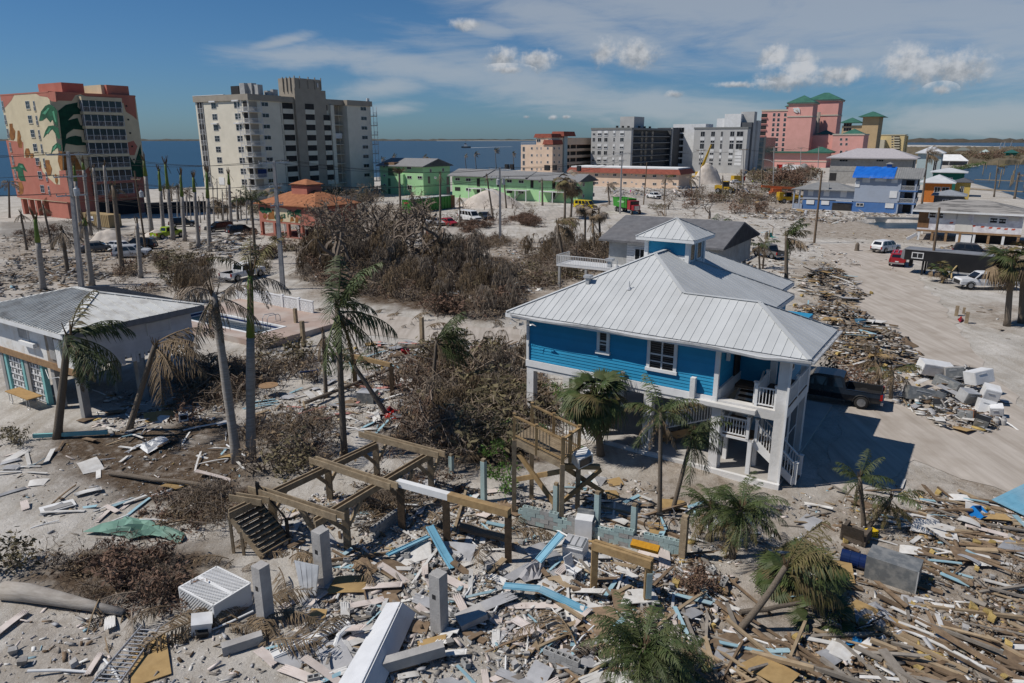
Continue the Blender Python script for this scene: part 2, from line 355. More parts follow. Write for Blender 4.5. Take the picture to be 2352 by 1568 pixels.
# roads: thin sheets of sand covered paving that follow the ground
def sheet(name,poly,m,lift=0.012,step=None):
    X=[p[0] for p in poly];Y=[p[1] for p in poly];bm=MB()
    me=bpy.data.meshes.new(name);import bmesh
    b=bmesh.new();vs=[b.verts.new((p[0],p[1],0)) for p in poly];b.faces.new(vs);bmesh.ops.triangulate(b,faces=b.faces[:])
    for it in range(5):
        es=[e for e in b.edges if e.calc_length()>max(1.6,0.02*e.verts[0].co.y)]
        if not es:break
        bmesh.ops.subdivide_edges(b,edges=es,cuts=1);bmesh.ops.triangulate(b,faces=b.faces[:])
    ax=np.array([v.co.x for v in b.verts]);ay=np.array([v.co.y for v in b.verts]);jx,jy=(fbm(ax,ay,2.5,3,31)-.45)*2.4,(fbm(ax,ay,2.5,3,37)-.45)*2.4;ax,ay=ax+jx,ay+jy
    for v,x_,y_ in zip(b.verts,ax,ay):v.co.x,v.co.y=x_,y_
    az_=height(ax,ay)
    for v,z in zip(b.verts,az_):v.co.z=z+lift
    b.normal_update()
    for f in b.faces:
        if f.normal.z<0:f.normal_flip()
    b.to_mesh(me);b.free();me.materials.append(m);return tag(place(name,me),kind='structure')
road_m=mat('sandy_road',(0.44,0.395,0.35),(0.33,0.29,0.25),1.2,0.95,bump=0.5,bscale=14,spec=0.15,dirt=0.6,dcol=(0.25,0.21,0.17),stretch=(1.6,.12,1),rot=-.38)
asph_m=mat('dusty_asphalt',(0.42,0.38,0.335),(0.30,0.275,0.25),1.0,0.95,bump=0.3,bscale=18,spec=0.15,dirt=0.5,dcol=(0.22,0.2,0.175),stretch=(1.8,.1,1),rot=.57)
sheet('road',ROAD_A,asph_m,0.035);sheet('sand_lane',ROAD_B,road_m,0.025);sheet('sand_lane',ROAD_C,road_m,0.025)
# far shore across the sea and the mangrove land across the bay
far_m=mat('far_scrub',(0.055,0.06,0.05),(0.10,0.085,0.07),0.02,1.0);farsand_m=mat('far_beach',(0.42,0.39,0.34),None,0.01,1.0)
def ridge(name,pts,hmax,depth,m,seed=0,step=25):
    rng=random.Random(seed);mb=MB();prev=None
    for (x0,y0),(x1,y1) in zip(pts,pts[1:]):
        k=max(2,int(math.hypot(x1-x0,y1-y0)/step))
        for i in range(k+1):
            t=i/k;x,y=x0+(x1-x0)*t,y0+(y1-y0)*t;h=hmax*rng.uniform(0.55,1.0);dn=Vector((x,y,0)).normalized()*depth
            cur=[(x,y,-1),(x+dn.x*.15,y+dn.y*.15,h*.7),(x+dn.x*.5,y+dn.y*.5,h),(x+dn.x,y+dn.y,-1)]
            if prev:mb.add(prev+cur,[(0,4,5,1),(1,5,6,2),(2,6,7,3)])
            prev=cur
    return tag(mb.build(name,m),kind='structure')
ridge('far_shore',[(-6400,8200),(-4300,8600),(-3300,8800),(-2200,9100),(-900,9000),(700,9600)],26,300,far_m,3,60)
ridge('far_beach',[(-900,8800),(300,9200)],4,120,farsand_m,4,90)
ridge('mangrove_shore',[(2100,4300),(2700,3900),(3600,3500),(5200,3300)],26,500,mat('mangrove_scrub',(0.085,0.065,0.05),(0.05,0.05,0.035),0.03,1.0),5,30)
for k_ in range(9):ridge('scrub_land',[(.53*(500+k_*110),500+k_*110),(.66*(500+k_*110),490+k_*110),(.8*(560+k_*110),560+k_*110)],4.0,60,mat('scrub_land',(0.10,0.085,0.05),(0.15,0.115,0.075),0.2,1.0,bump=1.0,bscale=0.7),30+k_,4)
for k_ in range(4):ridge('scrub_land',[(395+k_*40,570+k_*90),(520+k_*60,640+k_*90),(760+k_*60,720+k_*120)],4.5,90,mat('scrub_land',(0.07,0.07,0.04),(0.11,0.085,0.05),0.2,1.0,bump=1.0,bscale=0.7),10+k_,4)
ridge('scrub_land',[(420,640),(470,760),(640,900),(800,1000),(1250,1150)],5,200,mat('scrub_land',(0.07,0.07,0.04),(0.11,0.085,0.05),0.2,1.0,bump=1.0,bscale=0.7),6,5)
# ------------------------------------------------------------------ buildings on the street grid
ZO={1:(0,280),2:(700,280),3:(1400,400),4:(2000,380),5:(2700,380),6:(3248,480),7:(0,800),8:(700,800),9:(1400,800),10:(1950,800),11:(2700,800),12:(3248,900),
      13:(0,1300),14:(700,1300),15:(1400,1300),16:(1950,1200),17:(2650,1200),18:(3248,1300)}
def zz(k,x,y):return (ZO[k][0]+x*.38256)/1.72109,(ZO[k][1]+y*.38256)/1.72109
RB=R(90)
pane_m=mat('dark_glass',(0.012,0.015,0.02),(0.03,0.035,0.04),0.4,0.12,rnd=0.5,spec=0.5)
white_m=mat('white_paint',(0.72,0.72,0.72),(0.62,0.62,0.61),0.7,0.6,rnd=0.06,dirt=0.25,dcol=(0.4,0.38,0.34))
wframe_m=mat('white_frame',(0.62,0.62,0.62),(0.52,0.52,0.52),2.0,0.5)
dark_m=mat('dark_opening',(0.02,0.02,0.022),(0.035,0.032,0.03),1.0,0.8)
conc_m=mat('grey_concrete',(0.33,0.325,0.315),(0.25,0.245,0.235),1.5,0.9,bump=0.2,bscale=12,dirt=0.4,dcol=(0.16,0.15,0.14))
class Bld:
    def __init__(s,name,label,cat,P,ang=ANG,group=None):
        s.P=Vector((P[0],P[1],0));s.ang=ang;s.root=empty(name,s.P,ang,label,cat,group)
        s.e=Vector((math.cos(ang),math.sin(ang),0));s.n=Vector((-math.sin(ang),math.cos(ang),0))
    def px(s,face,plane,u,v):
        d=Vector(ray(u,v));o=Vector((0,0,HC))-s.P
        ox,oy,dx,dy=o.dot(s.e),o.dot(s.n),d.dot(s.e),d.dot(s.n)
        if face in 'FB':
            t=(plane-oy)/dy;return ox+dx*t,HC+d.z*t
        t=(plane-ox)/dx;return oy+dy*t,HC+d.z*t
    def box(s,name,x0,x1,y0,y1,z0,z1,m,parent=None):
        c=((x0+x1)/2,(y0+y1)/2,z0)
        return place(name,boxmesh(abs(x1-x0),abs(y1-y0),z1-z0,m),parent or s.root,c)
    def fl(s,face,plane,h,d=0.0,z=0.0):       # local point at h along the face, d outwards
        return {'F':(h,plane-d,z),'R':(plane+d,h,z),'L':(plane-d,h,z),'B':(h,plane+d,z)}[face]
    def on(s,name,face,plane,h0,h1,z0,z1,d0,d1,m,parent=None):
        a,b=s.fl(face,plane,h0,d0),s.fl(face,plane,h1,d1)
        return s.box(name,min(a[0],b[0]),max(a[0],b[0]),min(a[1],b[1]),max(a[1],b[1]),z0,z1,m,parent)
    def win(s,face,plane,h0,h1,z0,z1,style='slide',fm=None,pm=None,fw=0.09):
        w,hh=h1-h0,z1-z0;fm=fm or wframe_m;pm=pm or pane_m
        k=('w',round(w,2),round(hh,2),style,fm.name,fw)
        if k not in _mc:
            q=MB();D=0.07
            for a in ((-w/2,-w/2+fw,0,hh),(w/2-fw,w/2,0,hh),(-w/2+fw,w/2-fw,0,fw),(-w/2+fw,w/2-fw,hh-fw,hh)):q.box(a[0],-D,a[2],a[1],0.02,a[3])
            if style in ('slide','cross'):q.box(-fw*.35,-D*.9,fw,fw*.35,0,hh-fw)
            if style in ('hung','cross'):
                for x in ((-w/2+fw,-fw*.35),(fw*.35,w/2-fw)):q.box(x[0],-D*.8,hh*.48,x[1],0,hh*.48+fw*.7)
            if style=='grid3':
                for i in (1,2):q.box(-w/2+w*i/3-fw*.3,-D*.9,fw,-w/2+w*i/3+fw*.3,0,hh-fw)
            _mc[k]=q.mesh('window',fm)
        loc=s.fl(face,plane,(h0+h1)/2,0,z0)
        o=place('window',_mc[k],s.root,loc,(0,0,{'F':0,'R':RB,'L':-RB,'B':math.pi}[face]))
        place('pane',boxmesh(w-2*fw,0.03,hh-2*fw,pm,cy=1.0),o,(0,-0.012,fw))
        return o
    def rail(s,name,face,plane,h0,h1,z,hh,m,d=0.0,gap=0.35,parent=None,r=0.03):
        k=('rail',round(h1-h0,2),hh,m.name,gap,r)
        if k not in _mc:
            q=MB();w=h1-h0
            q.box(-w/2,-r,hh-2*r,w/2,r,hh);q.box(-w/2,-r,0.08,w/2,r,0.08+r)
            n=max(2,int(w/gap))
            for i in range(n+1):q.box(-w/2+w*i/n-r*.6,-r*.6,0,-w/2+w*i/n+r*.6,r*.6,hh-r)
            _mc[k]=q.mesh('railing',m)
        return place(name,_mc[k],parent or s.root,s.fl(face,plane,(h0+h1)/2,d,z),(0,0,{'F':0,'R':RB,'L':-RB,'B':math.pi}[face]))
    def paint(s,name,face,plane,pts,m,d=0.02,k=None):
        """flat painted shape on a wall, given by where its outline is seen"""
        q=[]
        for x,y in pts:
            u,v=zz(k,x,y) if k else (x,y)
            h,z=s.px(face,plane,u,v);q.append(Vector(s.fl(face,plane,h,0.0,z)))
        ext=Vector(s.fl(face,0,0,d))
        return MB().prism(q,ext).build(name,m,s.root)
def hiproof(x0,x1,y0,y1,z,pitch,m,name='roof',parent=None,thick=0.18,gable=None,mb=None,axis=None):
    """hip (or gable) roof over a rectangle; returns the ridge height"""
    q=mb or MB();w,d=x1-x0,y1-y0;alx=(w>=d) if axis is None else axis=='x';k=(d if alx else w)/2;h=k*pitch
    if alx:r0,r1=(x0+(0 if gable else k),(y0+y1)/2),(x1-(0 if gable else k),(y0+y1)/2)
    else:r0,r1=((x0+x1)/2,y0+(0 if gable else k)),((x0+x1)/2,y1-(0 if gable else k))
    for dz in (0,-thick):
        c=[(x0,y0,z+dz),(x1,y0,z+dz),(x1,y1,z+dz),(x0,y1,z+dz)];a,b=(*r0,z+h+dz),(*r1,z+h+dz)
        if alx:q.poly([c[0],c[1],b,a]).poly([c[2],c[3],a,b]).poly([c[1],c[2],b]).poly([c[3],c[0],a])
        else:q.poly([c[3],c[0],a,b]).poly([c[1],c[2],b,a]).poly([c[0],c[1],a]).poly([c[2],c[3],b])
    c=[(x0,y0),(x1,y0),(x1,y1),(x0,y1)]
    for i in range(4):
        a,b=c[i],c[(i+1)%4];q.poly([(*a,z-thick),(*b,z-thick),(*b,z),(*a,z)])
    if not mb:q.build(name,m,parent)
    return z+h
def text_mesh(cu):
    t=bpy.data.objects.new('t',cu);COL.objects.link(t);me=bpy.data.meshes.new_from_object(t.evaluated_get(bpy.context.evaluated_depsgraph_get()));bpy.data.objects.remove(t);return me
# --- painted resort tower, far left
beige_m=mat('beige_stucco',(0.63,0.54,0.37),(0.57,0.485,0.33),0.6,0.9,bump=0.2,bscale=8,dirt=0.2)
coral_m=mat('coral_stucco',(0.45,0.165,0.12),(0.39,0.14,0.10),0.5,0.9,dirt=0.25,dcol=(0.42,0.2,0.15))
mgreen_m=mat('mural_green',(0.022,0.13,0.065),(0.012,0.06,0.032),0.7,0.9)
mdk_m=mat('mural_dark_green',(0.012,0.07,0.04),(0.008,0.04,0.025),0.7,0.9)
jar_m=mat('mural_jar',(0.34,0.15,0.04),(0.16,0.06,0.02),0.9,0.9)
mlite_m=mat('mural_light_green',(0.10,0.34,0.2),(0.05,0.2,0.11),1.0,0.9)
b=Bld('painted_tower','beige and coral tower painted with giant palms and clay jars at far left','apartment tower',G(160,503))
A_,B_,HT=20.3,17.9,25.0
b.box('wall',-A_,0,0,B_,3.4,HT,beige_m);b.box('ground_floor_wall',-8.0,-0.3,0.2,B_-1,0,3.4,coral_m)
for x in (-20,-16.9,-13.8,-10.6):b.box('pillar',x,x+0.9,0.1,1.0,0,3.4,coral_m);b.box('pillar',x,x+0.9,12,13,0,3.4,coral_m)
b.box('roof_room',-14.2,-4.5,5,9.5,HT,HT+2.4,coral_m);b.box('roof_room',-10.5,-1.5,11.5,14.8,HT,HT+2.2,beige_m);b.box('roof_room',-6.6,-0.6,12.2,17,HT,HT+2.2,coral_m)
b.box('parapet',-A_-.06,.06,-.06,B_+.06,HT,HT+.25,coral_m)
FP=[('coral_band',[(0,245),(150,238),(120,300),(50,380),(15,330)],coral_m,.02),('coral_band',[(360,225),(570,212),(582,318),(530,312),(490,270),(410,258)],coral_m,.02),
      ('coral_field',[(62,715),(240,735),(250,895),(400,900),(440,1040),(480,1085),(570,1170),(622,1175),(612,1030),(676,1025),(738,1360),(180,1305)],coral_m,.02),
      ('palm_leaf',[(405,515),(425,420),(470,360),(510,342),(560,370),(592,410),(600,580),(570,550),(540,500),(520,530),(480,480),(440,510)],mgreen_m,.05),
      ('palm_leaf',[(450,690),(470,620),(500,570),(550,562),(605,590),(625,700),(600,700),(570,640),(540,600),(500,630)],mgreen_m,.05),
      ('palm_leaf',[(527,855),(545,780),(590,742),(630,765),(638,825),(600,790),(560,810)],mgreen_m,.05),
      ('palm_leaf',[(110,1000),(180,985),(195,950),(240,960),(285,1045),(240,1020),(245,1060),(270,1140),(215,1135),(190,1100),(185,1040)],mgreen_m,.05)]
for nm,p,m,d in FP:b.paint(nm,'F',0,p,m,d,1)
for p in ([(440,440),(500,380),(515,385),(470,450)],[(480,640),(520,585),(530,600),(495,650)],[(545,810),(580,760),(590,772),(560,820)],[(540,420),(560,410),(585,520),(575,530)],[(200,980),(230,975),(250,1000),(225,1000)]):b.paint('leaf_highlight','F',0,p,mlite_m,.07,1)
for p in ([(98,545),(130,543),(132,580),(158,620),(155,690),(140,715),(115,712),(100,660),(102,600)],[(183,615),(200,615),(218,680),(214,700),(232,740),(228,795),(195,790),(180,720)],[(268,800),(298,800),(312,840),(300,890),(268,895),(257,850)],
          [(315,850),(345,850),(352,880),(330,903),(312,890)],[(470,920),(510,920),(515,955),(538,1010),(530,1065),(510,1083),(488,1070),(470,1010)],[(606,830),(644,830),(650,1025),(625,1020),(600,930)],
          [(182,1145),(225,1145),(246,1200),(240,1262),(215,1278),(190,1265),(172,1200)],[(568,1065),(580,1065),(602,1130),(590,1175),(572,1140)],[(402,930),(416,930),(428,980),(415,1015),(400,985)]):b.paint('clay_jar','F',0,p,jar_m,.05,1)
for nm,p,m,d in [('coral_band',[(574,214),(1392,252),(1414,505),(1380,470),(1300,420),(1275,330),(1250,325),(1250,285),(890,262),(830,240),(780,250),(740,310),(600,305),(584,318)],coral_m,.02),
                    ('coral_field',[(690,1030),(880,1030),(1000,905),(1150,875),(1310,900),(1330,1010),(1478,960),(1495,1300),(740,1355)],coral_m,.02),('coral_field',[(1310,740),(1380,720),(1420,780),(1390,870),(1320,870)],coral_m,.02),
                    ('palm_leaf',[(600,412),(680,350),(800,325),(800,370),(860,430),(1015,440),(1000,455),(880,460),(810,445),(760,450),(680,530),(625,560)],mdk_m,.05),
                    ('palm_leaf',[(640,580),(700,510),(800,485),(830,560),(1045,600),(1030,612),(850,610),(760,600),(700,640),(645,700)],mdk_m,.05),
                    ('palm_leaf',[(655,720),(720,680),(780,668),(840,680),(850,735),(1000,750),(990,762),(800,770),(680,750),(655,830)],mdk_m,.05),('palm_leaf',[(606,420),(680,420),(690,620),(664,830),(650,830)],mdk_m,.04),
                    ('palm_leaf',[(1160,890),(1200,875),(1330,870),(1390,960),(1450,760),(1470,950),(1480,1100),(1350,1090),(1200,1030),(1330,1010)],mdk_m,.05),
                    ('clay_jar',[(656,835),(760,850),(795,900),(850,1020),(665,1025)],jar_m,.05)]:b.paint(nm,'R',0,p,m,d,1)
for c0,c1,st in ((260,315,'cross'),(340,374,'hung'),(14,50,'slide')):
    x0,zt=b.px('F',0,*zz(1,c0,310));x1,zb=b.px('F',0,*zz(1,c1,392 if st=='cross' else 412))
    for k in range(7):
        b.win('F',0,x0,x1,zb-k*2.83,zt-k*2.83,st,fw=.07)
        if st != 'cross':b.rail('railing','F',0,x0,x1,zb-k*2.83,.9,wframe_m,.1,.3)
        b.box('drip_ledge',x0-.1,x1+.1,-.12,0.02,zb-k*2.83-.1,zb-k*2.83-.02,beige_m if k<4 else coral_m)
y0,zt=b.px('R',1.3,*zz(1,845,300));y1,_=b.px('R',1.3,*zz(1,1255,320));_,zb=b.px('R',1.3,*zz(1,850,418))
for k in range(7):
    z0,z1=zb-k*2.83,zt-k*2.83
    s_=b.on('balcony','R',0,y0-.1,y1+.1,z0-.55,z0,0,1.35,beige_m if k<5 else coral_m)
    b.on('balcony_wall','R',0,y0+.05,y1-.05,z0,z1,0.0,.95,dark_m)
    for j in range(7):b.on('screen_post','R',0,y0+(y1-y0)*j/6-.05,y0+(y1-y0)*j/6+.05,z0,z1,1.2,1.3,wframe_m)
    for j in range(6):b.on('pane','R',0,y0+(y1-y0)*j/6+.06,y0+(y1-y0)*(j+1)/6-.06,z0+1.0,z1,1.22,1.25,pane_m)
    b.rail('railing','R',0,y0,y1,z0,1.0,wframe_m,1.3,.28)
    for j in (0,1):b.box('side_post',.5+j*.5,.6+j*.5,y0-.06,y0+.02,z0,z1,wframe_m)
    if k==0:b.on('balcony_roof','R',0,y0-.1,y1+.1,z1,z1+.75,0,1.4,beige_m)
    for q in (1285,1320):pass
    b.on('wall_vent','R',0,y1+1.5,y1+1.9,z0+1.3,z0+1.65,0,.06,dark_m)
b.box('garage_opening',-.2,.05,6,15,.1,3.0,dark_m)
# --- stepped beige tower with the lift shaft
tw_m=mat('cream_stucco',(0.68,0.63,0.525),(0.62,0.575,0.475),0.5,0.9,bump=0.25,bscale=6,dirt=0.15,dcol=(0.4,0.36,0.3))
band_m=mat('taupe_stucco',(0.34,0.30,0.245),(0.29,0.255,0.21),0.5,0.9)
b=Bld('cream_tower','cream ten storey tower with stepped lift shaft and corner balconies','apartment tower',(-67.5,191.4))
HT=27.2
b.box('wing',-22,0,0,10.1,0,HT-1.5,tw_m);b.box('core',-20,-1.6,10.1,30.2,0,HT-1.5,tw_m);b.box('core',-20,-3.4,30.2,34.8,0,HT-1.5,tw_m);b.box('wing',-22,0,34.8,44.8,0,HT-1.5,tw_m)
b.box('cornice',-22.3,.5,-.4,10.3,HT-1.5,HT,band_m);b.box('cornice',-20,-1.2,10.3,34.6,HT-1.5,HT,band_m);b.box('cornice',-22.3,.4,34.6,45.2,HT-1.5,HT,band_m)
b.box('white_coping',-22.3,-9,-.45,.1,HT,HT+.15,white_m)
b.box('lift_shaft',-7,-.7,16.1,25.8,0,32.2,band_m);b.box('lift_shaft',-7,-.9,25.8,27.6,0,29.4,band_m)
for y in (16.1,18.0,21,23.4,25.6):b.box('antenna',-.65,-.45,y,y+.25,29.5,32.7,band_m)
for y in (-2,-3.5,-5):b.box('antenna',y-.1,y+.1,15.8,16.05,28.6,32.5,band_m)
b.box('antenna',-.65,-.4,24.2,24.6,30.1,31.2,wframe_m)
gm_=mat('roof_unit',(0.42,0.42,0.41),(0.3,0.3,0.3),1,0.6)
for x,y,w,h in ((-9,4,3.2,2.4),(-6,4,2,3.0),(-4.2,5,1.6,3.0),(-2.4,5.5,1.6,2.6),(-1.5,8,1.2,1.0),(-3,9,1.4,1.3),(-1.2,9.6,1,1.6)):b.box('roof_unit',x-w/2,x+w/2,y-.8,y+.8,HT,HT+h,gm_ if x>-8 else mat('black_unit',(.03,.03,.032)))
FH=2.79
x0,zt=b.px('F',0,*zz(2,350,330));x1,zb=b.px('F',0,*zz(2,408,392));h0,h1=b.px('F',0,*zz(2,585,318))[0],b.px('F',0,*zz(2,648,370))[0]
lan0,lan1=b.px('F',0,*zz(2,207,320))[0],b.px('F',0,*zz(2,262,320))[0];cb0=b.px('F',0,*zz(2,655,330))[0]
yw0,yzt=b.px('R',0,*zz(2,862,320));yw1,yzb=b.px('R',0,*zz(2,942,368));rw0,rzt=b.px('R',0,*zz(2,1893,370));rw1,rzb=b.px('R',0,*zz(2,1955,412))
awn=mat('white_awning',(.7,.7,.7))
for k in range(8):
    dz=k*FH
    b.win('F',0,x0,x1,zb-dz,zt-dz,'cross',fw=.07)
    b.win('F',0,h0,h1,zb-dz,zt-dz,'cross',fw=.07)
    if k in (0,2):b.on('awning','F',0,x0-.2,x1+.2,zt-dz+.1,zt-dz+.45,0,.6,awn);b.on('awning','F',0,h0-.2,h1+.2,zt-dz+.1,zt-dz+.45,0,.6,awn)
    if k==7:b.on('shutter','F',0,x0-.1,x1+.1,zb-dz-.2,zt-dz+.2,.02,.1,white_m)
    fz=HT-1.5-FH*(k+1)
    b.on('lanai','F',0,lan0,lan1,fz+.1,fz+FH-.15,0,.1,dark_m);b.rail('railing','F',0,lan0,lan1,fz+.1,1.1,wframe_m,.15,.25)
    for x in (lan0,(lan0+lan1)/2,lan1):b.on('screen_post','F',0,x-.05,x+.05,fz,fz+FH,.1,.2,wframe_m)
    # corner balcony: slab, dark recess, railing on two sides
    if k<8:
        b.box('balcony',cb0,1.1,-1.1,3.3,fz-.12,fz+.05,wframe_m)
        b.on('recess','F',0,cb0+1.0,-.3,fz+.1,fz+FH-.3,-.02,.06,dark_m);b.on('recess','R',0,.2,2.6,fz+.1,fz+FH-.3,-.02,.06,band_m)
        b.rail('railing','F',0,cb0,1.1,fz,1.1,white_m,1.1,.2);b.rail('railing','R',1.1,-1.1,3.3,fz,1.1,white_m,0,.2)
        for x,y in ((cb0+.05,-1.05),(1.05,-1.05),(1.05,3.2),(cb0*.5,-1.05)):b.box('screen_post',x-.05,x+.05,y-.05,y+.05,fz,fz+FH,wframe_m)
        if k==6:b.box('blue_tarp',1.0,1.05,.2,3,fz+.3,fz+2.3,mat('navy_sheet',(.01,.03,.12)))
    b.win('R',0,yw0,yw1,yzb-dz,yzt-dz,'slide',fw=.07);b.win('R',0,rw0,rw1,rzb-dz,rzt-dz,'slide',fw=.07)
    b.on('recess','R',-1.6,10.2,11.6,fz,fz+FH-.2,-.02,.05,band_m)
    # stair and gallery openings with pale parapets
    for y0,y1,pl,m2 in ((12.2,15.8,-1.6,tw_m),(19.4,22.6,-.7,tw_m),(26.2,28.6,-.9 if k>0 else -1.6,tw_m)):
        b.on('gallery_opening','R',pl,y0,y1,fz+1.15,fz+FH-.1,-.02,.06,dark_m);b.on('gallery_parapet','R',pl,y0-.1,y1+.1,fz-.1,fz+1.15,0,.16,m2)
    b.on('gallery_opening','R',-3.4,30.6,34.4,fz+.2,fz+FH-.1,-.02,.05,band_m);b.on('gallery_floor','R',-3.4,30.4,34.7,fz-.1,fz+.1,0,1.4,tw_m);b.rail('railing','R',-3.4,30.4,34.7,fz,1.0,conc_m,1.3,.5)
    b.on('fin','R',-1.6,29.0,30.3,fz-.1,fz+FH-.1,0,.9,tw_m)
    b.box('lanai',-1.6,.9,44.8,46.6,fz-.1,fz+.08,band_m);b.rail('railing','R',.9,44.8,46.6,fz,1.1,wframe_m,0,.3)
    for y in (45,46.5):b.box('screen_post',.75,.85,y,y+.1,fz,fz+FH,wframe_m)
b.on('notice','R',-1.9,31,34,16.3,17.8,0,.06,white_m)
b.box('satellite_dish',-.6,-.3,43.8,44.8,HT,HT+.9,white_m)
# --- green motel, the three storey block and the long two storey wing
green_m=mat('mint_stucco',(0.38,0.64,0.34),(0.34,0.58,0.30),0.5,0.9,bump=0.2,bscale=6,dirt=0.15,dcol=(0.32,0.42,0.27))
shg_m=mat('grey_shingle',(0.23,0.23,0.235),(0.18,0.18,0.182),2.0,0.95,bump=0.5,bscale=9,dirt=0.3,dcol=(0.2,0.19,0.18))
wht_trim=white_m
b=Bld('green_motel_block','mint green three storey motel block with damaged grey roof','motel',G(973.5,449))
a=-b.px('F',0,*zz(3,272,800))[0];bb=13.0;ze=b.px('F',0,*zz(3,600,668))[1]
b.box('wall',-a,0,0,bb,0,ze,green_m)
zr=hiproof(-a-.9,.7,-.9,bb+.9,ze,.28,shg_m,'roof',b.root,.25,gable=True)
b.box('roof_damage',-a+2,-a+6,-.2,3,ze+.05,ze+.9,mat('raw_deck',(.25,.15,.09)))
MB().poly([(-.02,-.0,ze),(-.02,bb,ze),(-.02,bb/2,zr-.3)]).build('gable_wall',green_m,b.root)
for (x0,y0,x1,y1) in ((300,665,320,685),(545,672,592,702),(303,755,323,778),(547,768,595,802),(305,850,325,872),(550,865,598,912)):
    h0,z1=b.px('F',0,*zz(3,x0,y0));h1,z0=b.px('F',0,*zz(3,x1,y1));b.win('F',0,h0,h1,z0,z1,'slide',fw=.08)
for f in range(3):
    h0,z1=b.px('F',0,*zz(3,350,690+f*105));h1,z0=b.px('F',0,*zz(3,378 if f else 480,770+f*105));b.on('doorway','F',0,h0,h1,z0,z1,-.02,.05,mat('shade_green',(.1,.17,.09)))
b.box('stair_tower',-a*.55,-a*.42,-.8,0,0,6,green_m)
for y in (3,9):b.win('R',0,y,y+1.0,6.6,7.6,'slide')
b=Bld('green_motel_wing','long mint green two storey motel wing under grey shingle roof','motel',(17.0,186.6))
a=40.5;bb=b.px('R',0,*zz(4,905,880))[0];ze=b.px('F',0,*zz(3,1000,775))[1]
b.box('wall',-a,0,0,bb,0,ze,green_m)
q=MB();segs=[(-a-.8,-28.6,.35),(-28.6,-15.0,.12),(-15.0,-2.5-4,0.0),(-6.5,.9,-.22)]
for x0,x1,dz in segs:
    hiproof(x0,x1,-1.25,bb+1.2,ze+dz,.30,None,thick=.22,gable=True,mb=q,axis='x')
q.build('roof',shg_m,b.root)
MB().poly([(-.01,0,ze-.3),(-.01,bb,ze-.3),(-.01,bb/2,ze+bb*.15)]).build('gable_wall',green_m,b.root)
for x in (-28.6,-15,-6.5):b.box('roof_seam',x-.2,x+.15,-1.3,bb/2,ze+.2,ze+.4,dark_m)
for x,y in ((-27,8),(-26,9),(-24.6,7),(-14,8),(-13,7),(-12,9),(-4,8)):b.box('roof_unit',x-.5,x+.5,y-.4,y+.4,ze+2.0,ze+3.4,mat('black_unit',(.03,.03,.032)))
for (k,x0,y0,x1,y1,kind) in [(3,655,770,703,803,'w'),(3,762,775,786,850,'d'),(3,830,780,850,798,'w'),(3,955,778,982,860,'d'),(3,1045,788,1095,820,'w'),(3,1155,792,1207,828,'w'),(3,1268,795,1300,880,'d'),(3,1410,798,1432,820,'w'),(3,1478,800,1500,882,'d'),
                             (3,1578,806,1632,842,'w'),(3,1700,812,1754,848,'w'),(3,1823,815,1853,895,'d'),(3,1905,820,1930,840,'w'),(3,2048,820,2080,905,'d'),(3,1042,885,1097,925,'o'),(3,1155,893,1207,928,'w'),(3,1575,910,1632,948,'o'),(3,1697,918,1754,956,'w'),(3,1268,895,1300,945,'d'),(3,955,882,990,955,'d'),(3,2040,930,2080,1010,'d'),
                             (4,8,862,64,895,'w'),(4,130,868,187,900,'w'),(4,480,875,512,945,'d')]:
    h0,z1=b.px('F',0,*zz(k,x0,y0));h1,z0=b.px('F',0,*zz(k,x1,y1))
    if k==4 and x0<400:continue
    if kind=='w':b.win('F',0,h0,h1,z0,z1,'slide',fw=.09)
    else:b.on('door' if kind=='d' else 'boarded_opening','F',0,h0,h1,z0,z1,-.02,.06,dark_m)
for h0,h1 in ((-33.5,-25),(-21.5,-14.5),(-10.5,-2.5)):
    b.box('gallery',h0,h1,-1.9,0,2.75,2.95,wht_trim);b.rail('railing','F',0,h0,h1,2.95,1.05,dark_m,1.85,.3)
    for x in (h0+.1,(h0+h1)/2,h1-.1):b.box('gallery_post',x-.1,x+.1,-1.9,-1.7,0,2.75,wht_trim)
    for i in range(9):b.box('stair_step',(h0+h1)/2-1+i*.28,(h0+h1)/2-.72+i*.28,-1.5,-.3,i*.3,i*.3+.12,conc_m)
for y in (2.5,8.5):b.win('R',0,y,y+1.1,4.2,5.2,'slide');b.win('R',0,y,y+1.1,1.2,2.2,'slide')
# --- little sign pavilion with orange tile roof
b=Bld('sign_pavilion','raised coral pavilion with orange tile roof and painted sign wall','pavilion',G(729,553))
tile_m=mat('orange_tile',(0.36,0.15,0.07),(0.24,0.095,0.045),1.2,0.9,bump=0.6,bscale=6,dirt=0.3,dcol=(0.20,0.08,0.035))
c1=b.px('F',0,*zz(8,848,120));a=-c1[0];c2=b.px('F',0,*zz(8,1290,235));c3=b.px('F',0,*zz(8,1290,45));bb=9.5;z0,z1=c2[1],c3[1]+.15
b.box('wall',-a,0,0,bb,z0,z1,coral_m);zr=hiproof(-a-.6,.6,-.6,bb+.6,z1,.42,tile_m,'roof',b.root,.15)
cx,cy=-a/2,bb/2;b.box('cupola',cx-1.9,cx+1.9,cy-1.6,cy+1.6,zr-1.0,zr+.95,coral_m);hiproof(cx-2.2,cx+2.2,cy-1.9,cy+1.9,zr+.95,.42,tile_m,'cupola_roof',b.root,.12)
for i in range(5):b.on('post','F',0,-a+(a-.5)*i/4,-a+(a-.5)*i/4+.5,0,z0,-.5,0,coral_m if i<4 else beige_m)
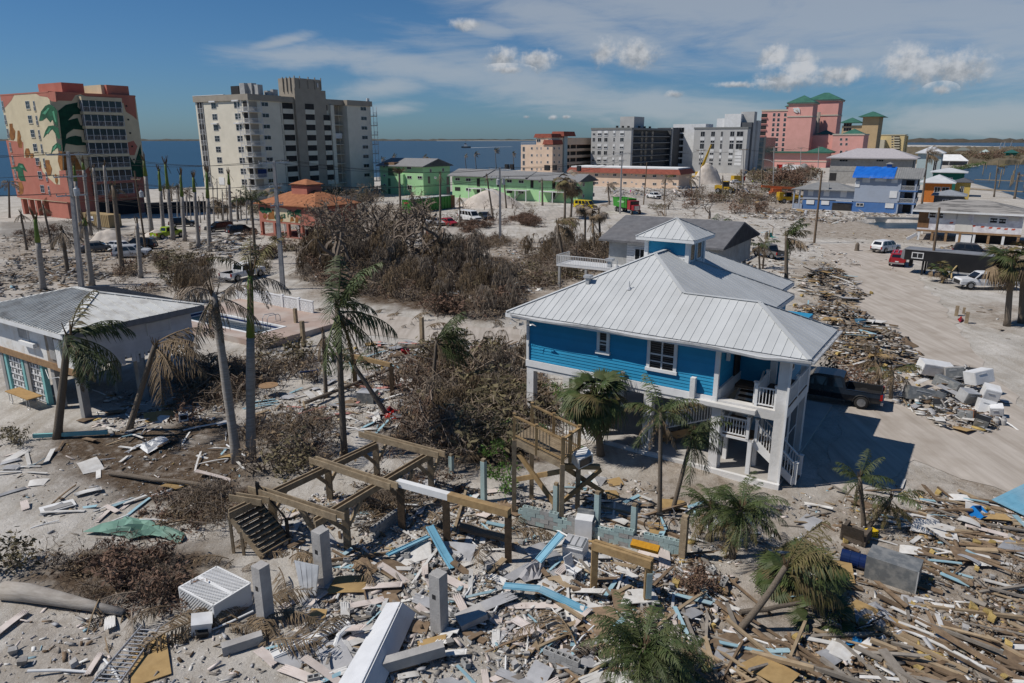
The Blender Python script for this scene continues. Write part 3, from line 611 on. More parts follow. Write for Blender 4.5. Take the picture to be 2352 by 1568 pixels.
for j in range(1,4):b.on('post','R',0,j*bb/3.2,j*bb/3.2+.5,0,z0,-.5,0,conc_m);b.box('post',-a,-a+.5,j*2.6,j*2.6+.5,0,z0,conc_m);b.box('post',-a*.5,-a*.5+.5,j*2.6,j*2.6+.5,0,z0,conc_m)
for x in (.25,.5):b.on('door_frame','F',0,-a*x-1,-a*x-.88,0,z0,-.2,-.1,wframe_m)
b.box('base_slab',-a-.2,.2,-.2,bb,0,.12,mat('red_slab',(.3,.13,.1)))
b.paint('sign_field','F',0,[(905,75),(985,55),(1040,48),(1110,60),(1180,90),(1200,150),(1270,180),(1285,215),(920,180),(950,140)],beige_m,.03,8)
for p in ([(855,45),(900,50),(915,95),(885,110),(855,85)],[(920,50),(960,60),(985,105),(940,100),(920,115),(900,100)],[(1215,90),(1240,70),(1280,75),(1285,110),(1250,105),(1225,130)],[(1255,110),(1285,115),(1285,145),(1265,140)]):b.paint('palm_leaf','F',0,p,mgreen_m,.05,8)
for p in ([(895,120),(915,118),(925,150),(905,165),(890,150)],[(955,105),(980,100),(985,70),(1000,72),(1005,110),(1010,170),(945,175),(940,130)],[(1060,150),(1085,145),(1100,180),(1080,200),(1062,195)],[(1175,150),(1200,150),(1215,190),(1170,200)],[(1225,155),(1245,150),(1260,180),(1250,210),(1222,205)]):b.paint('clay_jar','F',0,p,jar_m,.05,8)
fc_=bpy.data.curves.new('lettering','FONT');fc_.body='Casa Playa';fc_.size=1.5;fc_.shear=0.3;fc_.extrude=.02;fc_.align_x='CENTER';fc_.materials.append(mgreen_m)
o=place('lettering',text_mesh(fc_),b.root,(b.px('F',0,*zz(8,1135,150))[0],-.07,(z0+z1)/2-.5),(RB,R(-12),0))
# ------------------------------------------------------------------ the row of hotels and houses beyond the green motel
def U(k,x):return zz(k,x,0)[0]
def Vv(k,y):return zz(k,0,y)[1]
def winrow(b,face,pl,k,x0,x1,rows,style='slide',hpx=None,m=None,fw=.09):
    """windows at zoom columns x0..x1, at the given (top, bottom) zoom rows"""
    for t,bt in rows:
        h0,z1=b.px(face,pl,*zz(k,x0,t));h1,z0=b.px(face,pl,*zz(k,x1,bt))
        if m:b.on('shutter',face,pl,h0,h1,z0,z1,0,.1,m)
        else:b.win(face,pl,h0,h1,z0,z1,style,fw=fw)
peach_m=mat('peach_stucco',(0.69,0.52,0.395),(0.63,0.47,0.35),0.4,0.9,dirt=0.15)
redtile_m=mat('red_mansard_tile',(0.26,0.075,0.05),(0.18,0.05,0.035),1.2,0.9,bump=0.5,bscale=4)
flatroof_m=mat('white_roof_membrane',(0.74,0.74,0.74),(0.62,0.62,0.61),0.4,0.8)
b=Bld('peach_condo','peach five storey condominium with red tiled mansard roofs','condominium',G(1268,409))
a=-b.px('F',0,U(4,155),345)[0];bb=b.px('R',0,U(4,1050),345)[0];zt=b.px('F',0,*zz(4,470,503))[1];z5=zt+3.0
b.box('wall',-a,0,0,9,0,zt,peach_m);b.box('wall',-a,-2.5,9,bb,0,zt,peach_m);b.box('penthouse',-a*.55,-1.2,1.0,bb*.8,zt,z5,peach_m);b.rail('railing','F',0,-a,-a*.55,zt,1.1,wframe_m,0,.3)
def mansard(b,x0,x1,y0,y1,z,h,parent=None):
    q=MB();i=.5
    c=[(x0,y0,z),(x1,y0,z),(x1,y1,z),(x0,y1,z)];d=[(x0+i,y0+i,z+h),(x1-i,y0+i,z+h),(x1-i,y1-i,z+h),(x0+i,y1-i,z+h)]
    for j in range(4):q.poly([c[j],c[(j+1)%4],d[(j+1)%4],d[j]],0)
    q.poly(d,1).poly(c[::-1],0);return q.build('mansard_roof',[redtile_m,flatroof_m],b.root)
mansard(b,-a*.62,-.8,.6,12,z5,1.6);mansard(b,-6,.6,9,20,z5+.6,2.0);mansard(b,-a*.3,.5,-.5,8.6,zt+.2,1.9);mansard(b,-8,-1.5,22,bb+.6,zt-.2,1.9)
b.box('stair_tower',-3,-.6,11.5,14.5,0,z5+.6,mat('pale_blue_wall',(.36,.45,.47)))
rows=[(472,498),(540,553),(597,625),(668,694),(740,765)];rows=[(525,550),(597,622),(668,694),(740,765)]
for x0,x1 in ((257,278),(315,327),(357,368),(422,442)):winrow(b,'F',0,4,x0,x1,rows,'hung')
winrow(b,'F',0,4,172,196,[(520,572),(592,645),(664,714),(735,766)],'slide')
for x0,x1 in ((490,507),(542,556)):winrow(b,'R',0,4,x0,x1,rows,'hung')
for k in range(5):
    z=zt-2.9*(k+1)+.3
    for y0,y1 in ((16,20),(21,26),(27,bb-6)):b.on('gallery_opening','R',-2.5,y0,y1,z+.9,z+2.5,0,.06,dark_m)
    b.on('gallery_floor','R',-2.5,15,bb-5,z-.1,z+.9,0,.9,peach_m);b.on('window','R',-2.5,bb-4,bb-3,z+.8,z+2.2,0,.06,pane_m);b.on('window','R',0,3.2,4.4,z+.8,z+2.2,0,.06,pane_m) if k==9 else None
for x0,x1 in ((318,358),(438,470)):winrow(b,'F',1.0,4,x0,x1,[(442,474)],'slide')
# grey seven storey block
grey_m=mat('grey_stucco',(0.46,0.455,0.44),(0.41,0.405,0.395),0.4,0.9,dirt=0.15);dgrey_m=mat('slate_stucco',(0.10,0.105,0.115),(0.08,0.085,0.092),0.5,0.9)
b=Bld('grey_block','long grey seven storey block with dark side galleries','apartment block',G(1446,405))
a=-b.px('F',0,U(4,880),330)[0];bb=b.px('R',0,U(4,1840),330)[0];zt=b.px('F',0,*zz(4,1275,345))[1]
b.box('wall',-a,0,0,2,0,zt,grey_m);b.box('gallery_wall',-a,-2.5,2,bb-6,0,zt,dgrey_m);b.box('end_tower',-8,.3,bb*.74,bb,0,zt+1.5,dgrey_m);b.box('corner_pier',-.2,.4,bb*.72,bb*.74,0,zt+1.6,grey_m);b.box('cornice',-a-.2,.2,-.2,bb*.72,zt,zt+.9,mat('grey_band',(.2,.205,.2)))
b.box('roof_room',-12,-5,14,26,zt,zt+6.0,grey_m)
for i in range(7):b.box('roof_unit',-9+i,-8.2+i,3+i*4,4+i*4,zt+.9,zt+1.8,mat('black_unit',(.03,.03,.032)))
fh=zt/7
for k in range(7):
    z=zt-fh*(k+1)
    for x0,x1,st in ((893,925,'slide'),(948,990,'slide'),(1014,1054,'slide'),(1108,1130,'hung'),(1178,1222,'slide')):
        h0=b.px('F',0,*zz(4,x0,420))[0];h1=b.px('F',0,*zz(4,x1,420))[0]
        if k%2==0 and x0>900:b.on('shutter','F',0,h0,h1,z+.2,z+fh-.4,0,.12,white_m)
        b.win('F',0 if not (k%2==0 and x0>900) else -.14,h0+.1,h1-.1,z+.6,z+(1.5 if k%2==0 else 2.4),st)
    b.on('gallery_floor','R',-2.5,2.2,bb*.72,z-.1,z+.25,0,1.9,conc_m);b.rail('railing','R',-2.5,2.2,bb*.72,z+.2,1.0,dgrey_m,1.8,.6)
    for y in (6,17,22,30):b.on('door','R',-2.5,y,y+2.4,z+.4,z+2.4,0,.05,pane_m)
# white and grey block with bands of shutters
b=Bld('shuttered_block','grey and white six storey block with stacked shutters and dark stepped end','apartment block',G(1708.8,399))
a=-b.px('F',0,U(5,108),330)[0];zt=b.px('F',0,*zz(5,620,335))[1];bb=30
b.box('wall',-a,0,0,7,0,zt,grey_m);b.box('cornice',-a-.2,.2,-.2,7.2,zt,zt+.8,mat('grey_band',(.2,.205,.2)))
b.box('rear_block',-a-14,-a+3,8,20,0,zt+2.6,white_m);b.box('roof_room',-17,-7,6,12,zt,zt+5.0,white_m);b.box('roof_room',-13,-5,5,9,zt,zt+7.0,white_m);b.box('stair_tower',-6,.4,8,13,0,zt+8,grey_m);b.box('stair_tower',-6,.2,5.5,8,0,zt+3,dgrey_m);b.box('stair_tower',-6,1.2,13.2,19,0,zt+4,grey_m)
for x0,x1 in ((180,225),(287,330),(388,411),(484,530),(552,622)):
    h0=b.px('F',0,*zz(5,x0,420))[0];h1=b.px('F',0,*zz(5,x1,420))[0]
    for t,bt,wh in ((362,415,0),(424,456,1),(457,482,0),(488,545,0),(548,583,1),(584,606,0),(612,640,1),(648,672,0),(684,712,0)):
        z1=b.px('F',0,*zz(5,380,t))[1];z0=b.px('F',0,*zz(5,380,bt))[1]
        if wh or (x0>550 and t>540):b.on('shutter','F',0,h0,h1,z0,z1,0,.12,white_m)
        else:b.win('F',0,h0,h1,z0,z1,'slide')
for k in range(6):b.win('F',8,-a-13,-a-8,zt-3.1*k-1.5,zt-3.1*k+1,'grid3')
b=Bld('dark_glass_block','dark blue glass block squeezed beside the pink hotel','apartment block',G(1752,393));b.box('wall',-9,0,0,22,0,17.0,mat('blue_glass',(.02,.035,.05),(.05,.07,.09),.3,.2));b.on('corner_pier','F',0,-.8,.2,0,17.3,0,.3,dgrey_m)
for k in range(5):b.on('floor_band','F',0,-9,-.8,3+k*3,3.3+k*3,0,.1,dgrey_m)
# pink hotel
pink_m=mat('pink_stucco',(0.68,0.345,0.30),(0.62,0.31,0.265),0.3,0.9);groof_m=mat('green_metal_roof',(0.045,0.14,0.10),(0.03,0.10,0.075),0.4,0.6);cream2_m=mat('cream_trim',(0.52,0.46,0.38))
b=Bld('pink_hotel','tall pink hotel with green pyramid roofs and a white shell emblem','hotel',G(1851,382))
a=-b.px('F',0,U(5,785),330)[0];zt=b.px('F',0,*zz(5,1080,152))[1];ztw=b.px('F',0,*zz(5,1270,80))[1];tw=-b.px('F',0,*zz(5,1092,120))[0]
b.box('wall',-a,0,0,14,0,zt,pink_m);b.box('cornice',-a-.3,0,-.3,14,zt,zt+1.0,cream2_m);b.box('tower',-tw,.5,-.6,14,0,ztw,pink_m);b.box('cornice',-tw-.8,1.3,-1.4,14.8,ztw,ztw+.9,cream2_m);hiproof(-tw-1.2,1.7,-1.8,15.2,ztw+.9,.55,groof_m,'pyramid_roof',b.root)
zb=b.px('F',-.6,*zz(5,1180,208))[1];b.box('string_course',-tw-.3,.8,-.9,14.2,zb-.4,zb+.3,cream2_m)
q=MB();sh=[(1135,130),(1150,118),(1172,122),(1190,115),(1206,128),(1210,178),(1196,160),(1180,172),(1160,165),(1140,150),(1152,142)]
b.paint('shell_emblem','F',-.6,sh,white_m,.5,5);b.paint('shell_mouth','F',-1.15,[(1160,140),(1185,136),(1195,150),(1175,160)],cream2_m,.1,5)
by=36
b.box('gallery_wall',-a*.7,-5,14,by,0,zt-1,pink_m)
for k in range(12):
    z=2+(zt-4)*k/12
    b.on('gallery_floor','R',-5,14,by,z-.2,z+1.0,0,2.2,mat('rose_wall',(.26,.11,.10)));b.on('gallery_opening','R',-5,14.5,by-4,z+1.0,z+2.9,0,.1,dark_m);b.on('balcony_stack','R',-2,by-7,by-1,z-.2,z+.9,0,.8,cream2_m)
for y in (by-8,by-4):b.on('pier','R',-2,y,y+1.5,0,zt,0,1.2,cream2_m)
b.box('tower',-10,9,by,by+16,0,ztw+3,pink_m);b.box('cornice',-10.8,9.8,by-.8,by+17,ztw+3,ztw+4,cream2_m);hiproof(-11.2,10.2,by-1.2,by+17.4,ztw+4,.5,groof_m,'pyramid_roof',b.root)
b.box('tower',-22,-11,by-4,by+8,0,ztw,pink_m);hiproof(-23,-10,by-5,by+9,ztw+.2,.5,groof_m,'pyramid_roof',b.root);b.box('string_course',-10.2,9.3,by-.3,by+16.2,ztw-6,ztw-5.2,cream2_m)
for x0 in (930,978,1045):
    for i in range(8):
        dx=-3.8*i if x0<1000 else -3.9*i
        h0,z1=b.px('F',0,*zz(5,x0+dx,174+51.3*i));b.win('F',0 if x0<1040 else 0,h0,h0+1.6,z1-2.0,z1,'hung')
for i in range(10):b.on('balcony','F',0,-a,-a+3.5,zt-3.6*(i+1),zt-3.6*(i+1)+2.3,0,.08,dark_m);b.on('balcony_slab','F',0,-a-.4,-a+3.8,zt-3.6*(i+1)-.3,zt-3.6*(i+1),0,.8,pink_m)
b.box('entrance_wing',-17,14,-16,-2,0,8.2,pink_m);b.box('canopy_roof',-19,16,-18,-1,8.2,9.0,groof_m);hiproof(2,17,-18,-3,9.0,.4,groof_m,'pyramid_roof',b.root);b.box('string_course',-17.2,14.2,-16.2,-2,3.2,3.8,cream2_m)
b=Bld('pink_annex','pink three storey annex with arched windows right of the hotel','hotel annex',G(1975,384))
z3=b.px('F',0,*zz(5,1680,402))[1];b.box('wall',-17,0,0,22,0,z3,pink_m);b.box('wall',-34,-17,5,22,0,z3,pink_m);b.box('cornice',-17.3,.3,-.3,22.3,z3,z3+.8,cream2_m);hiproof(-13,-1,4,18,z3+.8,.5,groof_m,'pyramid_roof',b.root);hiproof(-28,-18,6,16,z3+.8,.5,groof_m,'pyramid_roof',b.root)
for i,(t,bt) in enumerate(((432,458),(482,508),(560,590))):
    for x0,x1 in ((1622,1645),(1678,1700)):winrow(b,'F',0,5,x0,x1,[(t,bt)],'hung')
b.box('string_course',-17.2,.2,-.2,22,z3*.36,z3*.36+.5,cream2_m)
tan_m=mat('tan_stucco',(0.48,0.35,0.20),(0.43,0.31,0.175),0.3,0.9)
b=Bld('tan_hotel_tower','tan tower with green hipped roofs behind the pink hotel','hotel tower',G(2003,372))
z3=b.px('F',0,*zz(5,1815,212))[1];a=-b.px('F',0,U(5,1640),300)[0]
b.box('wall',-a,0,0,22,0,z3-6,tan_m);b.box('wall',-a*.42,1,-1,24,0,z3,tan_m);hiproof(-a*.42-3,4,-4,27,z3,.45,groof_m,'pyramid_roof',b.root);hiproof(-a-2,-a*.45,-2,16,z3-4,.5,groof_m,'pyramid_roof',b.root)
for i in range(7):winrow(b,'F',0,5,1662-i*3,1742-i*3,[(278+i*48,312+i*48)],'grid3')
yel_m=mat('yellow_stucco',(0.64,0.50,0.26),(0.58,0.45,0.23),0.3,0.9);sandst_m=mat('sand_stucco',(0.54,0.49,0.375),(0.49,0.445,0.34),0.3,0.9)
b=Bld('yellow_condo','yellow seven storey condominium with balcony stack, last of the row','condominium',G(2070,368))
z3=b.px('F',0,*zz(6,800,140))[1];a=-b.px('F',0,U(6,552),320)[0]
b.box('wall',-a,0,0,20,0,z3,yel_m);b.box('wall',-a,.8,20,26,0,z3-.5,yel_m);b.box('roof_edge',-a-.3,.3,-.3,26.3,z3,z3+.6,sandst_m);b.box('front_stair',-a-2,-a*.62,-8,0,0,z3*.82,sandst_m)
for i in range(7):
    dy=i*26.5
    winrow(b,'F',0,6,722,742,[(150+dy*1.0,164+dy*1.0)],'slide')
    h0,z1=b.px('F',0,*zz(6,752 ,150+dy));h1,z0=b.px('F',0,*zz(6,806,172+dy));b.on('balcony_opening','F',0,h0,h1,z0+.8,z1,0,.1,dark_m);b.on('balcony','F',0,h0,h1,z0-.2,z0+.8,0,1.2,sandst_m)
b=Bld('beige_slab','plain beige windowless slab left of the yellow condominium','apartment block',G(2008,370));z3=b.px('F',0,*zz(6,480,128))[1];b.box('wall',-b.px('F',0,U(6,432),320)[0]*-1,0,0,14,0,z3,sandst_m);b.box('parapet',-16,.2,-.2,14.2,z3,z3+.5,sandst_m)
for k in range(5):b.on('window','R',0,3,6,3+3.4*k,5+3.4*k,0,.06,pane_m)
# peach motel under the white roof
b=Bld('peach_motel','low peach two storey motel with red mansard edge and white roof','motel',G(1557.7,434))
a=-b.px('F',0,U(4,655),420)[0];bb=b.px('R',0,U(4,1915),420)[0];zt=b.px('F',0,*zz(4,1775,800))[1]
b.box('wall',-a,0,0,bb,0,zt,peach_m)
q=MB();c=[(-a-.9,-.9,zt-.3),(.9,-.9,zt-.3),(.9,bb+.9,zt-.3),(-a-.9,bb+.9,zt-.3)];d=[(-a,.2,zt+1.3),(-.2,.2,zt+1.3),(-.2,bb,zt+1.3),(-a,bb,zt+1.3)]
for j in range(4):q.poly([c[j],c[(j+1)%4],d[(j+1)%4],d[j]],0)
q.poly(c[::-1],0);q.build('mansard_roof',redtile_m,b.root);b.box('roof_membrane',-a+.3,-.6,.5,bb-.4,zt+1.3,zt+1.75,flatroof_m)
for x0,x1 in ((918,953),(1107,1142),(1212,1247),(1408,1443),(1517,1554),(1724,1760)):winrow(b,'F',0,4,x0,x1,[(800,826),(882,908)] if x0<1300 else [(811,838),(893,920)],'slide')
for x0 in (998,1044,1293,1337,1604,1652):winrow(b,'F',0,4,x0,x0+17,[(802,815),(880,894)] if x0<1300 else [(812,826),(896,912)],'hung')
# unpainted block house with the pale hip roof
block_m=mat('bare_block_wall',(0.36,0.345,0.32),(0.285,0.27,0.25),1.5,0.95,bump=0.4,bscale=5,dirt=0.3,dcol=(0.2,0.19,0.18));lilac_m=mat('pale_shingle',(0.40,0.375,0.385),(0.33,0.31,0.325),1.8,0.95,bump=0.5,bscale=6)
P=G(2098,363,10.5);b=Bld('block_house','tall bare concrete block house under pale hipped roof','house',P)
a=-b.px('F',0,U(6,88),380)[0];bb=13
b.box('wall',-a,0,0,bb,2.4,10.5,block_m)
for i in range(6):b.box('pillar',-a+i*(a-.6)/5,-a+i*(a-.6)/5+.6,0,.6,0,2.4,block_m);b.box('pillar',-.6,0,i*2.4,i*2.4+.6,0,2.4,block_m)
hiproof(-a-1.2,1.2,-1.2,bb+1.2,10.5,.36,lilac_m,'roof',b.root,.35)
for x0,x1 in ((185,270),(565,640)):winrow(b,'F',0,6,x0,x1,[(390,415)],'grid3',fw=.05)
b.on('doorway','F',0,-a+.2,-a+2.2,3.2,5.6,-.02,.06,dark_m);b.on('doorway','R',0,2,4,6,10,-.02,.06,dark_m);b.box('floor_line',-a-.05,.05,-.06,bb,6.2,6.45,conc_m)
# blue and grey house with the blue tarpaulin
bluegrey_m=mat('blue_grey_siding',(0.33,0.375,0.45),(0.30,0.34,0.41),0.8,0.85,stretch=(1,1,14),dirt=0.15);royal_m=mat('royal_blue_wall',(0.07,0.165,0.38),(0.06,0.14,0.32),0.7,0.85,dirt=0.3,dcol=(.12,.17,.26));ribm_m=mat('grey_metal_roof',(0.26,0.26,0.255),(0.21,0.21,0.208),1.0,0.6,metal=.2)
tarp_m=mat('blue_tarpaulin',(0.012,0.13,0.50),(0.008,0.10,0.42),0.8,0.5,bump=0.6,bscale=3)
b=Bld('tarp_house','grey blue three level house with blue tarpaulin over part of its roof','house',G(2097,492.3))
hp=b.px('F',0,U(6,800),440)[0];a=-b.px('F',0,U(6,340),440)[0];zt=b.px('F',0,*zz(6,600,578))[1];zb=b.px('F',0,*zz(6,600,836))[1];bb=9.5
b.box('wall',-a,hp,0,bb,zb,zt,bluegrey_m);b.box('wall',hp,-.2,2.4,bb,0,zt,bluegrey_m);b.box('ground_wall',-a,hp,.05,bb,0,zb,royal_m)
q=MB();zr=zt+2.1;yr=3.6
for dz in (0,-.15):q.poly([(-a-.5,-.7,zt+dz),(.9,-.7,zt+dz),(.9,yr,zr+dz),(-a-.5,yr,zr+dz)]).poly([(-a-.5,bb+.5,zt+dz),(.9,bb+.5,zt+dz),(.9,yr,zr+dz),(-a-.5,yr,zr+dz)])
q.poly([(.9,-.7,zt),(.9,-.7,zt-.15),(.9,yr,zr-.15),(.9,yr,zr)]).poly([(-a-.5,-.7,zt),(.9,-.7,zt),(.9,-.7,zt-.15),(-a-.5,-.7,zt-.15)])
rf=q.build('roof',ribm_m,b.root);n_=int((a+1.4)/.45)
for i in range(n_):MB().beam((0,-.7,zt+.05),(0,yr,zr+.05),.05,.06).build('roof_rib',ribm_m,rf,(-a-.5+(i+.5)*.45,0,0))
tp=MB();x1=b.px('F',1.5,U(6,765),400)[0];nx,ny=14,6;rng=random.Random(5);g=[[(-a-.75+(x1+a+.75)*i/nx,-.85+(yr+.95)*j/ny,zt+.1+(zr-zt)*(j/ny if j else -.02)+rng.uniform(0,.12)-(.25 if j==0 else 0)) for i in range(nx+1)] for j in range(ny+1)]
for j in range(ny):
    for i in range(nx):tp.poly([g[j][i],g[j][i+1],g[j+1][i+1],g[j+1][i]])
tp.build('tarpaulin',tarp_m,b.root)
MB().poly([(0,2.4,zt),(0,bb,zt),(0,yr,zr-.15)]).build('gable_wall',bluegrey_m,b.root)
b.box('rooftop_vent',-a*.55,-a*.55+1.0,3.2,4.2,zr-.3,zr+.8,royal_m);hiproof(-a*.55-.3,-a*.55+1.3,2.9,4.5,zr+.8,.5,ribm_m,'vent_roof',b.root,.06)
for f in range(3):
    z=(0.1,zb+.1,zb+(zt-zb)/2+.1)[f]
    if f:
        b.box('porch_floor',hp,.2,-.2,2.4,z-.25,z,royal_m);b.rail('railing','F',0,hp+.15,-.1,z,1.0,white_m,.05,.16);b.rail('railing','R',0,0,bb*.8,z,1.0,white_m,.1,.3)
    for x in (hp+.1,-.25):b.box('porch_post',x-.15,x+.15,-.15,.15,z,z+2.7,bluegrey_m)
    b.on('porch_door','F',2.4,hp+1,hp+2.6,z,z+2.1,0,.05,dark_m)
    b.on('porch_opening','R',-.2,3.2,bb-1,z+.1,z+2.2,0,.06,dark_m)
for x0,t,x1,bt in ((350,616,390,678),(425,580,497,630),(555,583,668,620),(726,586,783,635),(708,716,775,790),(660,842,742,895)):winrow(b,'F',0,6,x0,x1,[(t,bt)],m=white_m)
winrow(b,'F',0,6,358,432,[(838,878)],'slide',fw=.12)
al=-b.px('F',1.2,U(5,1245),440)[0];z1=b.px('F',1.2,*zz(5,1500,965))[1]
b.box('wing_wall',-al,-a,1.2,bb,zb,z1,bluegrey_m);b.box('wing_ground_wall',-al,-a,1.25,bb,0,zb-.2,royal_m);hiproof(-al-2.6,-a+.2,.3,bb+.6,z1,.30,ribm_m,'wing_roof',b.root,.15)
for x in (-al-2.2,-al-.9):b.box('porch_post',x,x+.3,1.0,1.3,0,z1,bluegrey_m)
b.box('porch_wall',-al-2.2,-al,1.05,1.15,0,1.2,bluegrey_m);b.box('chimney_pipe',-al+5,-al+5.6,0.6,1.2,z1-.3,z1+1.3,gm_)
for x0,t,x1,bt in ((1296,962,1344,1027),(1458,965,1510,1032),(1632,972,1688,1042),(1277,1070,1353,1116),(1431,1078,1507,1122)):winrow(b,'F',1.2,5,x0,x1,[(t,bt)],m=white_m)
b.on('broken_opening','F',1.2,*(lambda p,q_:(p[0],q_[0],.05,p[1]))(b.px('F',1.2,*zz(5,1545,1100)),b.px('F',1.2,*zz(5,1745,1100))),0,.09,dark_m)
b.on('loose_gutter','F',1.0,b.px('F',1.2,*zz(5,1580,1095))[0],b.px('F',1.2,*zz(5,1745,1095))[0],zb-.15,zb-.03,0,.2,white_m)
# the torn white house on the right with house wrap showing
wrap_m=mat('house_wrap',(0.74,0.73,0.73),(0.50,0.46,0.48),1.2,0.8,bump=0.3,bscale=3);rawwood_m=mat('raw_sheathing',(0.22,0.12,0.06),(0.13,0.07,0.035),1.5,0.9);wornsh_m=mat('worn_shingle',(0.27,0.255,0.24),(0.12,0.115,0.11),0.45,0.95,bump=0.4,bscale=8,lo=.5,hi=.58,stretch=(.5,2.2,1));cream3_m=mat('offwhite_panel',(0.60,0.57,0.52),(0.54,0.51,0.46),.5,.85)
b=Bld('torn_house','white stilt house with torn siding and red printed house wrap','house',G(2339.6,565.7))
a=-b.px('F',0,*zz(6,1000,1000))[0];zt=b.px('F',0,*zz(6,1500,930))[1];zb=b.px('F',0,*zz(6,1500,1140))[1];bb=10
b.box('wall',-a,0,0,bb,zb,zt,wrap_m);hiproof(-a-.9,.9,-.9,bb+.9,zt,.26,wornsh_m,'roof',b.root,.22)
b.box('fascia',-a-.95,.95,-.97,-.9,zt-.28,zt,white_m);b.box('rim_board',-a-.05,.05,-.08,0,zb-.3,zb,mat('tan_timber',(.30,.19,.10),(.22,.13,.07),3));b.box('open_sheathing',-a,-a+1.6,-.03,.02,zb+.3,zt,rawwood_m)
for x0,x1,t,bt in ((1280,1400,940,1010),(1400,1490,950,1140),(1580,1720,960,1050),(1935,2035,985,1030)):
    h0,z1=b.px('F',0,*zz(6,x0,t));h1,z0=b.px('F',0,*zz(6,x1,bt));b.on('siding_panel','F',0,h0,h1,z0,z1,.03,.07,cream3_m)
b.paint('siding_panel','F',0,[(1490,960),(1560,1060),(1560,1155),(1480,1140)],cream3_m,.06,6)
for x0,x1,t,bt in ((1110,1185,930,1002),(1190,1262,935,1008),(1735,1820,985,1058),(1828,1910,992,1066)):winrow(b,'F',0,6,x0,x1,[(t,bt)],'hung',fw=.16)
redp_m=mat('red_print',(.55,.12,.07))
for x,y in ((1340,1045),(1495,1065),(1570,1078),(1662,1087),(1745,1097),(1828,1103),(1905,1110),(1980,1115)):b.paint('printed_mark','F',0,[(x-22,y+8),(x-12,y-7),(x+20,y-9),(x+22,y+3),(x+5,y+10)],redp_m,.012,6)
for i in range(8):x=-a+.2+i*(a-.6)/7;b.box('pile',x,x+.35,-.02,.33,0,zb,white_m if i in (0,4,6) else mat('tan_timber',(.3,.19,.1)));b.box('pile',x,x+.35,bb-.4,bb,0,zb,white_m)
b.box('garage_void',-a*.42,-.4,1.6,1.8,0,zb-.1,dark_m);b.box('block_screen',-a*.60,-a*.45,.0,.15,.1,zb-.5,white_m)
b.win('R',0,3,5,zb+.8,zt-.6,'slide');MB().beam((-a-1.2,-.8,.1),(-a+.1,-.1,zb*.55),.12,.5).build('leaning_board',white_m,b.root)
# grey shingled house behind the blue one
P=Vector((9.5,78.2,0))+EX*13.5;b=Bld('shingle_house','grey shingled house on piles half hidden behind the bright blue house','house',P)
shwall_m=mat('weathered_white_wall',(.40,.40,.39),(.3,.3,.29),1.5,.9,dirt=.4)
q=MB();hiproof(-13.5,.3,0,14.4,5.5,.278,None,thick=.2,gable=True,mb=q,axis='x');q.build('roof',mat('slate_shingle',(0.15,0.15,0.158),(0.105,0.105,0.112),1.4,.95,bump=.6,bscale=7,dirt=.4,dcol=(.16,.15,.15)),b.root);b.box('wall',-12.6,-.4,.9,13.4,2.7,5.4,shwall_m)
MB().poly([(-12.61,.9,5.3),(-12.61,13.4,5.3),(-12.61,7.2,7.3)]).build('gable_wall',shwall_m,b.root)
for i in range(5):
    for y in (1,7,12.6):b.box('pile',-12.6+i*2.9,-12.25+i*2.9,y,y+.35,0,2.7,conc_m)
b.box('deck',-17.5,-10.5,-2.2,.9,2.45,2.7,wframe_m);b.rail('railing','F',-2.2,-17.4,-10.6,2.7,1.0,white_m,0,.2);b.rail('railing','L',-17.5,-2.2,.9,2.7,1.0,white_m,0,.2)
for x in (-17.3,-14,-10.8):b.box('pile',x,x+.25,-2.15,-1.9,0,2.45,conc_m)
for i in range(9):b.box('siding_board',-10.4,-4,.78,.86,2.8+i*.27,3.04+i*.27,wframe_m)
b.win('F',.78,-9.5,-8.2,3.4,4.7,'slide');b.win('L',-12.6,4,5.4,3.6,4.8,'slide')
# white porch frame between the blue house and the sand lane
P=G(1677.8,600);b=Bld('porch_frame','roofless white porch frame standing beyond the blue house','porch frame',P)
for i in range(4):b.box('post',-.12,.12,i*2.6-.12,i*2.6+.12,0,3.0,white_m);b.box('post',-3.6,-3.4,i*2.6-.12,i*2.6+.12,0,2.9,white_m)
b.box('beam',-.16,.16,-.4,8.2,3.0,3.3,white_m);b.box('beam',-3.65,-3.35,-.4,8.2,2.9,3.2,white_m);b.box('beam',-3.6,0,-.15,.12,3.3,3.5,white_m);b.rail('railing','R',0,.1,7.6,0.3,1.0,white_m,0,.2);b.box('panel',-.08,.02,2.7,5.0,.2,2.6,white_m)
# simple houses in the distance
def qhouse(name,label,cat,cu,cv,ul,b_,ve,wm,rm,pitch=.4,over=.7,wins=((.3,.5),),gable=None,stilts=0):
    b=Bld(name,label,cat,G(cu,cv));a=-b.px('F',0,ul,ve+20)[0];zt=hgt_at(b.P,cu,ve)
    b.box('wall',-a,0,0,b_,stilts,zt,wm);hiproof(-a-over,over,-over,b_+over,zt,pitch,rm,'roof',b.root,.2,gable=gable)
    for f0,f1 in wins:b.win('F',0,-a+a*f0,-a+a*f1,stilts+(zt-stilts)*.35,stilts+(zt-stilts)*.78,'slide')
    for i in range(4 if stilts else 0):b.box('pile',-a+i*(a-.4)/3,-a+i*(a-.4)/3+.4,.1,.5,0,stilts,wm)
    return b
ltblue_m=mat('pale_blue_house',(.36,.44,.45),(.32,.39,.40),.5);wroof_m=mat('pale_metal_roof',(.52,.53,.54),(.44,.45,.46),.5,.5);dteal_m=mat('teal_wall',(.01,.12,.09));orange_m=mat('orange_wall',(.50,.16,.03));yell_m=mat('pale_yellow_wall',(.58,.42,.12));turq_m=mat('turquoise_wall',(.03,.30,.20))
